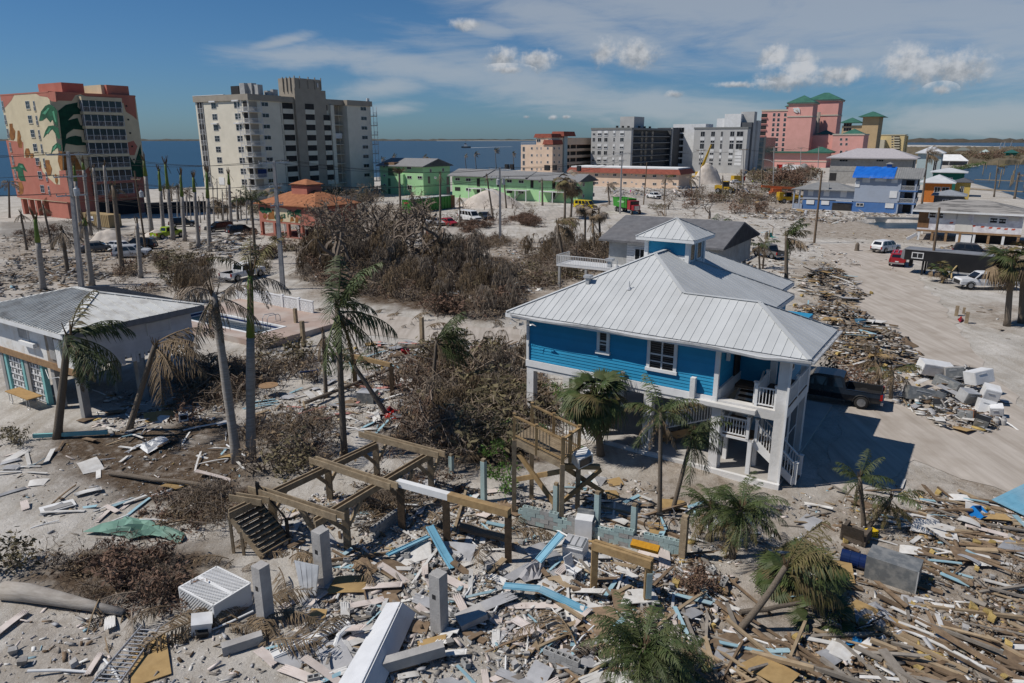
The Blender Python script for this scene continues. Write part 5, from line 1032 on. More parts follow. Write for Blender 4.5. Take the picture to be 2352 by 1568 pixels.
# pool deck, water, ladder, breeze block fence
R0,K_=G(588,769,.5),G(669,752,.5);b=Bld('pool','raised swimming pool with tiled rim and pink deck beside the white fence','swimming pool',R0)
pinkd_m=mat('pink_deck',(0.38,0.29,0.245),(0.32,0.245,0.205),.8,.9,dirt=.85,dcol=(.46,.42,.38));pool_m=water_mat('pool_water',(0.012,0.028,0.04),.08,3,.15);tileb_m=mat('blue_pool_tile',(.015,.04,.14))
W_=(K_-R0).dot(NY);x0,x1,y0,y1=-11.5,0,0,W_;o0,o1,p0_,p1_=-13,2.6,-1.3,W_+5.2;H1=.5
for nm,r in (('deck',(o0,o1,p0_,y0)),('deck',(o0,o1,y1,p1_)),('deck',(o0,x0,y0,y1)),('deck',(x1,o1,y0,y1))):b.box(nm,*r,-.1,H1,pinkd_m)
for r in ((x0,x1,y0,y0+.25),(x0,x1,y1-.25,y1),(x0,x0+.25,y0+.25,y1-.25),(x1-.25,x1,y0+.25,y1-.25)):b.box('coping',*r,-.1,H1+.04,trim_m);b.box('tile_band',r[0]-(.01 if r[0]>x0+1 else 0),r[1]+.012,r[2]-.012,r[3]+.01,.25,.42,tileb_m)
b.box('pool_water',x0,x1,y0,y1,-.05,.12,pool_m)
for x in (-2.6,-2.0):MB().tube([(x,W_-.4,.1),(x,W_-.4,1.0),(x,W_-.2,1.25),(x,W_+.8,1.2),(x,W_+1.0,1.0),(x,W_+1.0,.5)],.035,6).build('ladder_rail',gut_m,b.root)
A,B_=G(547,688,.3),G(722,724,.3)
fence=empty('block_fence',(A.x,A.y,.25),math.atan2(B_.y-A.y,B_.x-A.x),'white breeze block fence with square posts along the pool deck','fence');LF=(B_-A).length
bk=MB()
for a_ in range(8):an=a_*math.pi/4;bk.beam((0,0,.2),(.185*math.cos(an)*(1.35 if a_%2 else 1),0,.2+.185*math.sin(an)*(1.35 if a_%2 else 1)),.06,.1,0,(0,1,0))
for r in ((-.2,.2,0,.03),(-.2,.2,.37,.4),(-.2,-.17,.03,.37),(.17,.2,.03,.37)):bk.box(r[0],-.05,r[2],r[1],.05,r[3])
bkm=bk.mesh('breeze_block',trim_m);nf=int(LF/.4)
for i in range(nf):
    for j in range(3):place('breeze_block',bkm,fence,(.2+i*.4,0,.1+j*.4))
for i in range(0,nf+1,6):place('post',boxmesh(.3,.24,1.5,trim_m),fence,(i*.4,0,0))
MB().box(0,-.1,0,LF,.1,.1).box(0,-.08,1.3,LF,.08,1.4).build('coping',trim_m,fence)
# folding table under the house, round table, AC boxes and other yard things
P=Gz(70,935);t=empty('long_table',P,ANG+.0,'long plywood topped folding table beside the white house','table');place('table_top',boxmesh(2.9,.85,.06,mat('honey_plywood',(.38,.24,.10),(.30,.18,.07),3)),t,(-.6,0,.74))
for x in (-1.7,.5):
    for y in (-.3,.3):MB().tube([(x-.15,y,.74),(x-.2,y,.1),(x,y,.02),(x+.2,y,.1),(x+.15,y,.74)],.022,5).build('leg',gut_m,t)
P=Gz(619,908);t=empty('round_table',P,0,'round rusty topped patio table with wire legs in the shade','table');MB().lathe([(.62,.68),(.62,.72)],20).build('table_top',tanw_m,t)
for i in range(4):an=i*1.57;MB().tube([(.2*math.cos(an),.2*math.sin(an),.68),(.45*math.cos(an),.45*math.sin(an),.4),(.3*math.cos(an),.3*math.sin(an),0)],.02,5).build('leg',trim_m,t)
# ------------------------------------------------------------------ vehicles
tyre_m=mat('tyre_rubber',(.015,.015,.016),(.03,.028,.026),4,.9);rim_m=mat('alloy_rim',(.34,.34,.35),(.25,.25,.25),5,.35,metal=.6);carglass_m=mat('car_glass',(.008,.01,.013),(.015,.017,.02),1,.06,spec=.6);blackpl_m=mat('black_plastic',(.02,.02,.021),None,3,.6);lamp_m=mat('clear_lamp',(.55,.55,.53),None,3,.15);redl_m=mat('red_lamp',(.35,.012,.01),None,3,.2);chrome_m=mat('chrome',(.5,.5,.52),None,3,.2,metal=.8)
def paintm(n,c,r=.3):return mat('paint_'+n,c,tuple(x*.8 for x in c),.9,r,spec=.5,dirt=.25,dcol=tuple(min(1,x*.6+.12) for x in c))
def wheelmesh(r,w):
    k=('wh',r,w)
    if k not in _mc:
        pr=[(r*.55,-w/2),(r*.92,-w/2),(r,-w*.3),(r,w*.3),(r*.92,w/2),(r*.55,w/2)]
        def lx(q,prof,n,mi=0):vs=[(rr*math.cos(2*math.pi*j/n),z,rr*math.sin(2*math.pi*j/n)) for rr,z in prof for j in range(n)];kk=len(prof);q.add(vs,[(i*n+j,(i+1)*n+j,(i+1)*n+(j+1)%n,i*n+(j+1)%n) for i in range(kk-1) for j in range(n)]+[tuple(range(n)),tuple((kk-1)*n+j for j in range(n-1,-1,-1))],mi);return q
        t=lx(MB(),pr,20).mesh('tyre',tyre_m,True);rm=lx(MB(),[(r*.6,-w*.52),(r*.6,w*.52)],14)
        for sgn in (-1,1):
            for i in range(6):an=i*math.pi/3;rm.beam((0,sgn*w*.53,0),(r*.55*math.cos(an),sgn*w*.53,r*.55*math.sin(an)),.07,.03,0,(0,1,0))
        _mc[k]=(t,rm.mesh('rim',rim_m))
    return _mc[k]
def car(P,rz,label,cat,kind,col,group=None,L=4.9,Wd=1.9,name=None,wrecked=False):
    """body from side profile sections; x forward, y left"""
    col_m=col;name=name or {'suv':'parked_suv','pickup':'pickup_truck','van':'van','sedan':'parked_car'}[kind]
    o=empty(name,P,rz,label,cat,group);s=L/4.9
    if wrecked:o.rotation_euler=(.06,-.05,rz)
    # (x, z_bottom, z_belt, half width) stations and greenhouse outline
    z0=.34
    if kind=='suv':st=[(-2.42,.55,.95,.80),(-2.3,.34,1.08,.92),(-1.0,.3,1.1,.95),(.9,.3,1.06,.95),(1.4,.3,1.05,.94),(2.25,.32,.96,.9),(2.45,.45,.82,.78)];gh=[(-2.3,1.08),(-2.0,1.66),(-1.6,1.75),(.2,1.74),(.55,1.66),(1.32,1.04)];wz,wr=(-1.42,1.5),.38
    elif kind=='sedan':st=[(-2.4,.5,.9,.78),(-2.25,.34,1.0,.88),(-1.0,.28,1.0,.92),(.9,.28,.96,.92),(1.5,.28,.9,.9),(2.2,.32,.76,.85),(2.42,.45,.66,.7)];gh=[(-1.9,1.0),(-1.25,1.42),(-.8,1.48),(.1,1.48),(.4,1.42),(1.15,.94)];wz,wr=(-1.4,1.48),.33
    elif kind=='van':st=[(-2.85,.5,1.2,.95),(-2.75,.36,1.25,1.0),(0,.34,1.25,1.0),(1.4,.34,1.22,1.0),(1.9,.36,1.12,.97),(2.7,.4,.98,.93),(2.9,.5,.85,.85)];gh=[(-2.8,1.25),(-2.7,2.05),(-2.5,2.12),(1.1,2.1),(1.3,2.04),(1.95,1.14)];wz,wr=(-1.75,1.75),.38
    else:st=[(-2.9,.62,1.08,.92),(-2.85,.5,1.12,.96),(-.9,.45,1.12,.98),(1.0,.45,1.14,.98),(1.5,.45,1.16,.97),(2.72,.48,1.12,.95),(2.86,.5,1.0,.92)];gh=[(-.95,1.12),(-.75,1.78),(-.55,1.86),(.7,1.86),(.95,1.8),(1.6,1.12)];wz,wr=(-1.85,1.85),.42
    sx=L/(5.8 if kind in ('van','pickup') else 4.9);sy=Wd/(2.0 if kind != 'suv' else 1.9)
    q=MB();n=len(st);sec=[]
    for x,zb,zt,w in st:sec.append([(x*sx,-w*sy*.96,zb),(x*sx,-w*sy,(zb+zt)*.52),(x*sx,-w*sy*.93,zt),(x*sx,w*sy*.93,zt),(x*sx,w*sy,(zb+zt)*.52),(x*sx,w*sy*.96,zb)])
    if kind=='pickup':      # open bed behind the cab
        for i in range(n-1):
            a,c=sec[i],sec[i+1];fs=[(0,6,7,1),(1,7,8,2),(3,9,10,4),(4,10,11,5),(0,5,11,6)]
            if st[i+1][0]>-.8:fs.append((2,8,9,3))
            q.add(a+c,fs)
        bx0,bx1,by=-2.82*sx,-.95*sx,.82*sy;q.box(bx0,-by,.72,bx1,by,.76,1)
        for sg in (-1,1):q.box(bx0,sg*by-.02,.76,bx1,sg*by+.02,1.1,1);q.box(bx0,min(sg*by,sg*.92*sy),1.08,bx1,max(sg*by,sg*.92*sy),1.125,0)
        q.box(bx0-.05,-by,.7,bx0,by,1.1,0);q.box(bx1,-by,.7,bx1+.06,by,1.13,0)
    else:
        for i in range(n-1):q.add(sec[i]+sec[i+1],[(0,6,7,1),(1,7,8,2),(2,8,9,3),(3,9,10,4),(4,10,11,5),(0,5,11,6)])
    q.poly(sec[0]).poly(sec[-1][::-1])
    # cabin: tapered towards the roof
    ws=.92*(st[2][3])*sy;g2=[(x*sx,z) for x,z in gh];zt=max(z for _,z in gh);zb=min(z for _,z in gh)
    hw=lambda z:ws*(1-.17*(z-zb)/(zt-zb)) if kind != 'van' else ws*(1-.08*(z-zb)/(zt-zb))
    Lp,Rp=[(x,-hw(z),z) for x,z in g2],[(x,hw(z),z) for x,z in g2]
    q.poly(Lp).poly(Rp[::-1]);m=len(g2)
    for i in range(m-1):q.poly([Lp[i],Rp[i],Rp[i+1],Lp[i+1]])
    body=q.build('body',[col_m,blackpl_m],o,smooth=False)
    # glazing laid just proud of the cabin
    def glass(nm,pts):MB().poly(pts).build(nm,carglass_m,o)
    e=.012
    def lerp(p,q_,t):return tuple(p[i]+(q_[i]-p[i])*t for i in range(3))
    i0=m-2;a,c,d_,f=Lp[i0],Rp[i0],Rp[i0+1],Lp[i0+1];nv=Vector((.6,0,.8))*e
    glass('windscreen',[Vector(lerp(lerp(a,c,.07),lerp(f,d_,.07),.06))+nv,Vector(lerp(lerp(a,c,.93),lerp(f,d_,.93),.06))+nv,Vector(lerp(lerp(a,c,.95),lerp(f,d_,.95),.93))+nv,Vector(lerp(lerp(a,c,.05),lerp(f,d_,.05),.93))+nv])
    a,c,d_,f=Lp[0],Rp[0],Rp[1],Lp[1];nv=Vector((-1,0,.15))*e
    glass('rear_window',[Vector(lerp(lerp(a,c,.12),lerp(f,d_,.12),.2))+nv,Vector(lerp(lerp(a,c,.88),lerp(f,d_,.88),.2))+nv,Vector(lerp(lerp(a,c,.86),lerp(f,d_,.86),.92))+nv,Vector(lerp(lerp(a,c,.14),lerp(f,d_,.14),.92))+nv])
    xs0,xs1=g2[0][0]+(.25 if kind != 'pickup' else .12)*sx,g2[-1][0]-.12*sx;zl,zh=zb+.06,zt-.14;xt0,xt1=g2[1][0]+(.25 if kind != 'pickup' else .1)*sx,g2[-2][0]-.02*sx
    npan={'suv':3,'sedan':2,'van':4,'pickup':2}[kind]
    for sg in (-1,1):
        for i in range(npan):
            t0,t1=i/npan+.02,(i+1)/npan-.02
            p=[(xs0+(xs1-xs0)*t0,sg*(hw(zl)+e),zl),(xs0+(xs1-xs0)*t1,sg*(hw(zl)+e),zl),(xt0+(xt1-xt0)*t1,sg*(hw(zh)+e),zh),(xt0+(xt1-xt0)*t0,sg*(hw(zh)+e),zh)]
            glass('side_window',p if sg<0 else p[::-1])
        for i in range(1,npan):xx=xs0+(xs1-xs0)*i/npan;MB().box(xx-.01,sg*(ws*1.09)-.012,.5,xx+.01,sg*(ws*1.09)+.012,zb-.02).build('door_seam',blackpl_m,o)
        xm=xs1-.15*sx;MB().box(xm-.1,min(sg*ws,sg*(ws+.22)),zb+.05,xm+.05,max(sg*ws,sg*(ws+.22)),zb+.2).build('mirror',blackpl_m if kind != 'suv' else col_m,o)
        wy=st[2][3]*sy-.12
        for wx in wz:
            t,rmm=wheelmesh(wr,.24);w_=empty('wheel',(wx*sx,sg*wy,wr));w_.parent=o;place('tyre',t,w_);place('rim',rmm,w_);MB().tube([((wx+(wr+.07)/sx*math.cos(a_))*sx,sg*(st[2][3]*sy+.005),wr+(wr+.07)*math.sin(a_)) for a_ in [i*math.pi/8 for i in range(9)]],.03,4).build('wheel_arch',blackpl_m,o)
        xf,xr=st[-2][0]*sx,st[0][0]*sx;zf=st[-2][2];wf=st[-2][3]*sy
        MB().box(xf-.05,sg*wf*.62-.2,zf-.28,xf+.1,sg*wf*.62+.2,zf-.1).build('headlight',lamp_m,o);MB().box(xr-.03,sg*st[0][3]*sy-.1,st[0][2]-.35,xr+.1,sg*st[0][3]*sy+.04,st[0][2]).build('taillight',redl_m,o)
    xf,xr=st[-1][0]*sx,st[0][0]*sx;wf=st[-1][3]*sy
    MB().box(xf-.03,-wf*.8,st[-1][1]+.05,xf+.03,wf*.8,st[-1][2]-.06).build('grille',blackpl_m,o);MB().box(xf-.12,-wf-.05,st[-1][1]-.1,xf+.08,wf+.05,st[-1][1]+.05).build('bumper',chrome_m if kind in ('pickup','van') else blackpl_m,o);MB().box(xr-.1,-st[0][3]*sy,.42,xr+.05,st[0][3]*sy,.6).build('bumper',chrome_m if kind=='pickup' else blackpl_m,o)
    MB().box(xr-.06,-.2,.66,xr-.03,.2,.8).build('number_plate',trim_m,o)
    return o
def hd(u0,v0,u1,v1):a,c=G(u0,v0),G(u1,v1);return math.atan2(c.y-a.y,c.x-a.x)
WH=paintm('white',(.70,.70,.70));BK=paintm('black',(.012,.013,.016),.2);SV=paintm('silver',(.42,.43,.45));RD=paintm('red',(.33,.012,.02));LM=paintm('lime',(.30,.42,.01));YL=paintm('yellow',(.62,.46,.0));GR=paintm('grey',(.14,.135,.13))
def gp(u,v):p=G(u,v);p.z=max(0,ground_z(p.x,p.y))+.03;return p
car(gp(560,640),hd(515,648,612,625),'white single cab pickup driving along the sand covered road','pickup truck','pickup',WH,L=5.8)
car(gp(2033,578),hd(1997,583,2072,573),'white suv parked alone on the sand lane near the torn house','suv','suv',WH,L=5.0)
o=car(gp(2061,607),hd(2056,618,2068,592),'red pickup with matching canopy parked nose towards the black trailer','pickup truck','pickup',RD,L=5.3)
MB().prism([(-2.75,-.9,1.1),(-.85,-.9,1.1),(-.85,-.78,1.72),(-2.65,-.78,1.72)],(0,0,0)) ;q=MB();q.add([(-2.65,-.9,1.1),(-.8,-.9,1.1),(-.8,.9,1.1),(-2.65,.9,1.1),(-2.5,-.76,1.75),(-.8,-.76,1.75),(-.8,.76,1.75),(-2.5,.76,1.75)],[(0,1,5,4),(1,2,6,5),(2,3,7,6),(3,0,4,7),(4,5,6,7)]);q.build('bed_canopy',RD,o);MB().poly([(-2.64,-.65,1.25),(-2.64,.65,1.25),(-2.545,.6,1.62),(-2.545,-.6,1.62)]).build('canopy_window',carglass_m,o)
for y in (-.5,0,.5):MB().box(-2.3,y-.03,1.77,.7,y+.03,1.9).build('roof_rack',chrome_m,o)
o=car(gp(2262,662),hd(2290,662,2205,660),'white crew cab pickup facing left by the big palm at right','pickup truck','pickup',WH,L=6.2,Wd=2.05)
P=G(1903,917);o=car(Vector((P.x,P.y,.03)),ANG+.05+math.pi,'black pickup with open bed in the shade of the blue house','pickup truck','pickup',BK,L=6.0,Wd=2.05)
car(gp(1765,592),hd(1795,594,1740,582),'dusty grey old pickup under palms beyond the blue house','pickup truck','pickup',GR,L=5.2)
car(gp(2230,588),hd(2200,588,2262,592),'black suv half hidden behind the long black trailer','suv','suv',BK,L=4.9)
car(gp(387,546),hd(350,551,424,541),'lime green pickup among the royal palm trunks','pickup truck','pickup',LM,L=5.6)
car(gp(421,520),hd(398,521,447,519),'black suv farthest left of the three dark cars by the palms','suv','suv',BK,L=5.0)
car(gp(505,531),hd(528,528,483,532),'black suv in the middle of the three dark cars by the palms','suv','suv',BK,L=4.9)
car(gp(555,538),hd(526,540,586,535),'black car nearest the orange roofed pavilion','car','suv',BK,L=5.0)
car(gp(1079,507),hd(1050,502,1106,510),'white passenger van beside the sand pile','van','van',WH,L=5.9)
car(gp(1113,503),hd(1098,496,1136,506),'dark hatchback directly behind the white passenger van','car','sedan',paintm('dark',(.03,.032,.036),.2),L=4.6)
car(gp(1030,518),hd(1006,514,1052,522),'red car between bare trees left of the white van','car','sedan',RD,L=4.5)
car(gp(1000,517),hd(972,512,1024,520),'silver car partly hidden by bare trees left of the red car','car','sedan',SV,L=4.7)
car(gp(1344,480),hd(1320,479,1372,483),'bright yellow delivery van in front of the mint motel','van','van',YL,L=5.8)
car(gp(1501,456),hd(1480,453,1522,459),'distant white pickup in front of the peach motel rubble','pickup truck','pickup',WH,L=5.6)
car(gp(U(5,545),Vv(5,905)),0.2,'distant white car near the yellow loader','car','sedan',WH,L=4.6)
for (u,v,r,lb,c,kd) in ((306,590,.1,'silver suv wreck nearest the second palm trunk',SV,'suv'),(268,575,2.9,'white wrecked car with crumpled bonnet in the dirt',WH,'sedan'),(225,577,.5,'grey crushed car at left of the wrecks',GR,'sedan'),(320,572,3.3,'dark blue wrecked suv behind the silver one',BK,'suv')):car(gp(u,v),r,lb,'wrecked car',kd,c,'wrecked cars in the dirt',wrecked=True)
# gooseneck trailer
tb_m=mat('black_trailer_skin',(.012,.012,.014),(.02,.02,.021),.5,.45);tg_m=mat('trailer_roof',(.22,.225,.24),(.17,.17,.18),.6,.5)
P=G(2190,640);e2=hd(2085,618,2300,640);b=Bld('gooseneck_trailer','long black gooseneck trailer with grey roof parked on the sand','trailer',P,e2);
b.box('box',-3.0,9.5,0,2.5,.75,3.0,tb_m);b.box('nose',-5.6,-3.0,0,2.5,1.75,3.0,tb_m);b.box('roof',-5.7,9.55,-.05,2.55,3.0,3.1,tg_m);q=MB();q.prism([(-6.0,.02,1.9),(-5.6,.02,1.75),(-5.6,.02,3.08),(-5.9,.02,2.9)],(0,2.46,0));q.build('nose_cap',tg_m,b.root);b.box('skirt',-3.0,9.5,-.03,.02,.65,.85,gut_m);b.win('F',0,-4.8,-3.5,2.0,2.75,'slide',fw=.1);b.box('hitch',-5.2,-4.8,1.1,1.4,.8,1.75,blackpl_m);b.box('stand',-3.6,-3.4,.3,.5,0,1.75,blackpl_m);b.box('stand',-3.6,-3.4,2.0,2.2,0,1.75,blackpl_m)
for x in (3.2,4.2,5.2):
    t,rmm=wheelmesh(.4,.24)
    for y in (.1,2.4):w_=empty('wheel',(x,y,.4));w_.parent=b.root;place('tyre',t,w_);place('rim',rmm,w_)
# excavator
exr_m=paintm('machine_red',(.30,.02,.03),.45);P=gp(1000,590);o=empty('mini_excavator',P,hd(1000,590,975,575),'red mini excavator with tracks beside the brown brush heap','excavator')
for y in (-.75,.75):
    q=MB();pr=[(1.15*math.cos(t)+(.35 if math.cos(t)>0 else -.35),.32+.32*math.sin(t)) for t in [i*math.pi/8 for i in range(16)]];q.prism([(x,y-.2,z) for x,z in pr],(0,.4,0));t=q.build('track',tyre_m,o)
    for x in (-1.2,-.6,0,.6,1.2):MB().box(x-.08,y-.23,.2,x+.08,y+.23,.36).build('roller',blackpl_m,t)
MB().box(-1.3,-.85,.68,.9,.85,1.0).build('deck',blackpl_m,o);MB().prism([(-1.45,-.85,1.0),(-.2,-.85,1.0),(-.2,-.85,1.7),(-1.2,-.85,1.75),(-1.5,-.85,1.5)],(0,1.7,0)).build('engine_cover',exr_m,o);MB().box(-.2,-.85,1.0,.9,.2,1.25).build('side_cover',exr_m,o)
cab=MB()
for x,y in ((-.2,-.85),(.9,-.85),(-.2,.15),(.9,.15)):cab.box(x-.04,y-.04,1.2,x+.04,y+.04,2.5)
cab.box(-.3,-.9,2.5,1.0,.25,2.6);c_=cab.build('cab',blackpl_m,o);MB().box(-.15,-.82,1.3,.86,.12,2.45).build('pane',mat('cab_glass',(.04,.06,.06),None,1,.1),c_)
MB().tube([(.9,.45,1.1),(1.7,.45,2.3),(2.2,.45,3.2),(2.9,.45,3.3)],[.2,.22,.18,.14],4).build('boom',exr_m,o);MB().tube([(2.7,.45,3.4),(3.3,.45,2.4),(3.5,.45,1.5)],[.13,.13,.1],4).build('dipper_arm',exr_m,o);MB().prism([(3.3,.15,1.5),(3.8,.15,1.3),(3.7,.15,.8),(3.2,.15,.8)],(0,.6,0)).build('bucket',blackpl_m,o);MB().box(1.5,-.8,.1,1.6,.8,.5).build('blade',exr_m,o)
# dump truck, loader, lifts and crane
def wheels(o,xs,y,r=.5,w=.35):
    t,rmm=wheelmesh(r,w)
    for x in xs:
        for sg in (-1,1):w_=empty('wheel',(x,sg*y,r));w_.parent=o;place('tyre',t,w_);place('rim',rmm,w_)
gb_m=mat('bright_green_steel',(.05,.33,.035));P=gp(1438,488);o=empty('dump_truck',P,hd(1410,480,1468,492),'red lorry carrying a tall bright green debris box','lorry')
q=MB();q.add([(-4.4,-1.1,1.2),(2.2,-1.1,1.2),(2.2,1.1,1.2),(-4.4,1.1,1.2),(-4.6,-1.25,3.2),(2.4,-1.25,3.2),(2.4,1.25,3.2),(-4.6,1.25,3.2)],[(0,1,5,4),(1,2,6,5),(2,3,7,6),(3,0,4,7),(0,3,2,1)]);q.build('debris_box',cg_m,o);MB().box(-4.7,-1.32,3.1,2.5,-1.2,3.25).box(-4.7,1.2,3.1,2.5,1.32,3.25).build('rim',cg_m,o);MB().prism([(-2.5,-1.22,2.3),(.5,-1.23,2.2),(1.8,-1.24,2.6),(-.5,-1.25,2.8)],(0,-.02,0)).build('pale_stripe',mat('pale_green',(.3,.5,.28)),o)
MB().box(-4.3,-.5,.8,5.0,.5,1.1).build('chassis',blackpl_m,o);q=MB();q.box(2.6,-1.1,1.0,4.0,1.1,2.9).box(4.0,-.8,.9,5.2,.8,2.0);q.build('cab',exr_m,o);MB().box(4.005,-.95,2.1,4.03,.95,2.75).build('windscreen',carglass_m,o);MB().box(5.2,-.6,1.0,5.25,.6,1.9).build('grille',chrome_m,o);MB().tube([(2.5,-.9,1),(2.5,-.9,3.4)],.08,6).build('exhaust',chrome_m,o);wheels(o,(-3.2,-2.0,4.6),.95)
ym_=paintm('machine_yellow',(.50,.30,.01),.5);om_=paintm('machine_orange',(.55,.13,.03),.5)
P=gp(U(5,438),Vv(5,1003));o=empty('wheel_loader',P,-.6,'yellow wheel loader at the foot of the distant sand pile','loader');MB().box(-3.2,-1.1,1.2,-.6,1.1,2.4).build('engine_cover',ym_,o);MB().box(-.6,-.9,1.2,1.2,.9,2.0).build('body',ym_,o);MB().box(-.7,-.8,2.0,.8,.8,3.5).build('cab',carglass_m,o);MB().box(-.8,-.9,3.5,.9,.9,3.7).build('cab_roof',ym_,o);wheels(o,(-2.0,1.9),1.1,.8,.6);MB().prism([(2.8,-1.4,.2),(4.2,-1.4,.1),(3.9,-1.4,1.3),(3.0,-1.4,1.5)],(0,2.8,0)).build('bucket',blackpl_m,o);MB().beam((.8,-.8,1.8),(3.2,-.8,.8),.25,.35).beam((.8,.8,1.8),(3.2,.8,.8),.25,.35).build('lift_arm',ym_,o)
P=gp(U(5,960),Vv(5,1040));o=empty('boom_lift',P,0,'orange telescopic boom lift parked before the tarp house','boom lift');MB().box(-1.8,-1.1,.7,1.8,1.1,1.6).build('base',om_,o);MB().box(-1.4,-.9,1.6,1.2,.9,2.4).build('turret',om_,o);MB().beam((-4.5,0,3.0),(5.2,0,2.4),.5,.6).build('boom',om_,o);MB().beam((5.2,0,2.4),(7.5,0,2.3),.35,.4).build('inner_boom',white_m,o);MB().box(7.5,-.9,1.6,8.6,.9,2.7).build('basket',blackpl_m,o);wheels(o,(-1.3,1.3),1.0,.5)
P=gp(U(5,1090),Vv(5,1105));o=empty('telehandler',P,0.05,'yellow telehandler beside the orange boom lift','telehandler');MB().box(-2.8,-1.1,.8,2.4,1.1,1.7).build('body',ym_,o);MB().box(-1.2,-1.1,1.7,.2,0,2.9).build('cab',carglass_m,o);MB().box(-3.0,-1.0,1.2,-2.0,1.0,2.8).build('counterweight',ym_,o);MB().beam((-2.6,.4,2.7),(4.2,.4,1.6),.4,.5).build('boom',ym_,o);MB().box(4.2,-1.0,.4,5.0,1.0,1.6).build('fork_carriage',ym_,o);wheels(o,(-1.7,1.6),1.1,.6)
P=gp(U(5,170),415);o=empty('crane',P,.5,'yellow crane boom rising in front of the shuttered block','crane');MB().box(-3,-1.3,.6,4,1.3,2.0).build('carrier',ym_,o);MB().box(-1.5,-1.1,2.0,1.2,1.1,3.6).build('cab',ym_,o)
tip=G(U(5,290),Vv(5,505)) ;d0=P.y;tp=Vector((ray(U(5,292),0)[0]/ray(U(5,292),Vv(5,500))[1]*d0-P.x,0,HC+ray(U(5,292),Vv(5,500))[2]/ray(U(5,292),Vv(5,500))[1]*d0));bo=MB().beam((0,0,3.2),Matrix.Rotation(-.5,3,'Z') @ tp,.9,1.0,taper=.5).build('boom',ym_,o);wheels(o,(-2,2.6),1.1,.6)
P=gp(U(5,565),419);o=empty('yellow_truck',P,.3,'small yellow truck far down the road by the shuttered block','truck');MB().box(-2.5,-1.1,.7,1.2,1.1,2.6).build('box',ym_,o);MB().box(1.2,-1,.7,2.6,1,2.3).build('cab',redl_m,o);wheels(o,(-1.6,1.8),.95,.45)
P=gp(U(6,1750),357);o=empty('yellow_bus',P,0,'yellow bus parked on the far shore across the bay','bus');MB().box(-6,-1.3,.8,6,1.3,3.6).build('body',YL,o);MB().box(-5.6,-1.33,2.2,5.6,1.33,3.1).build('window_band',carglass_m,o);wheels(o,(-4,4),1.1,.5)
# ------------------------------------------------------------------ palms, storm-killed trees and brush
bark_m=mat('palm_bark',(.20,.165,.13),(.12,.095,.072),6,.95,bump=.7,bscale=22,rnd=.15,stretch=(3,3,9));royal_m2=mat('royal_bark',(.36,.33,.295),(.25,.22,.19),3,.9,bump=.4,bscale=14,rnd=.1,stretch=(.6,.6,5));shaft_m=mat('green_crownshaft',(.085,.15,.02),(.12,.15,.035),3,.5,stretch=(1,1,.4));stub_m=mat('frayed_stub',(.16,.11,.065),(.09,.06,.035),7,.95)
gleaf_m=mat('palm_green',(.040,.066,.018),(.075,.085,.03),2.5,.6,rnd=.3);yleaf_m=mat('palm_yellowed',(.105,.098,.03),(.13,.095,.045),3,.7,rnd=.25);bleaf_m=mat('palm_brown',(.235,.17,.105),(.145,.105,.065),3,.9,rnd=.3);greyleaf_m=mat('palm_grey',(.27,.22,.17),(.17,.135,.105),3,.95,rnd=.25)
twig_m=mat('dead_twig',(.25,.20,.16),(.15,.118,.092),8,.95,rnd=.2);pale_m=mat('pale_branch',(.30,.235,.175),(.2,.15,.11),6,.9,rnd=.15);rust_m=mat('rust_leaf',(.19,.115,.078),(.125,.078,.056),4,.9,rnd=.25);oliv_m=mat('olive_leaf',(.18,.15,.085),(.12,.10,.055),4,.9,rnd=.25);lime_m=mat('fresh_leaf',(.055,.13,.018),(.09,.17,.03),4,.6,rnd=.2)
def frond_mesh(a0,bend,m,seed,nl=36,lw=.023,ll=.30,hang=.5,name='frond'):
    """one feather leaf of length 1 growing along +x: a tapering rib and rows of narrow leaflets"""
    rng=random.Random(seed);q=MB();p=Vector((0,0,0));a=a0;pts=[p.copy()];K=9
    for i in range(K):p=p+Vector((math.cos(a),0,math.sin(a)))/K;a -= bend/K*(0.5+i/K);pts.append(p.copy())
    q.tube(pts,[.013*(1-.85*i/K)+.002 for i in range(K+1)],3,0,False)
    for i in range(nl):
        t=.12+.88*(i+rng.uniform(0,.6))/nl;f=t*K;j=min(int(f),K-1);c=pts[j].lerp(pts[j+1],f-j);d=(pts[j+1]-pts[j]).normalized()
        L=ll*(math.sin(math.pi*min(1,t*.82+.15))**.7)*rng.uniform(.75,1.1)
        for sg in (-1,1):
            if rng.random()<.18:continue
            o=(d*rng.uniform(.2,.95)+Vector((0,sg*1,0))*rng.uniform(.55,1.0)+Vector((0,0,-hang*rng.uniform(.5,1.4)))).normalized();e=c+o*L*.55;tip=c+o*L+Vector((0,0,-L*hang*.5))
            w=d*lw*.5;q.add([c-w*.5,c+w*.5,e+w,e-w,tip],[(0,1,2,3),(3,2,4)])
    return q.mesh(name,m)
def fan_mesh(m,seed,droop=.25,n=22,span=2.6):
    rng=random.Random(seed);q=MB();q.tube([(0,0,0),(.25,0,.10),(.45,0,.10)],[.014,.011,.009],3,0,False);c=Vector((.45,0,.10))
    for i in range(n):
        a=-span/2+span*i/(n-1)+rng.uniform(-.03,.03);L=.55*(1-.25*abs(a)/span)*rng.uniform(.9,1.08);o=Vector((math.cos(a),math.sin(a),0));s=Vector((-o.y,o.x,0))*.024
        e=c+o*L*.55+Vector((0,0,-.04-droop*.12));tip=c+o*L+Vector((0,0,-.10-droop*rng.uniform(.4,1)))
        q.add([c,e-s,e+s,tip],[(0,1,2),(1,3,2)])
    return q.mesh('fan_leaf',m)
FR={}
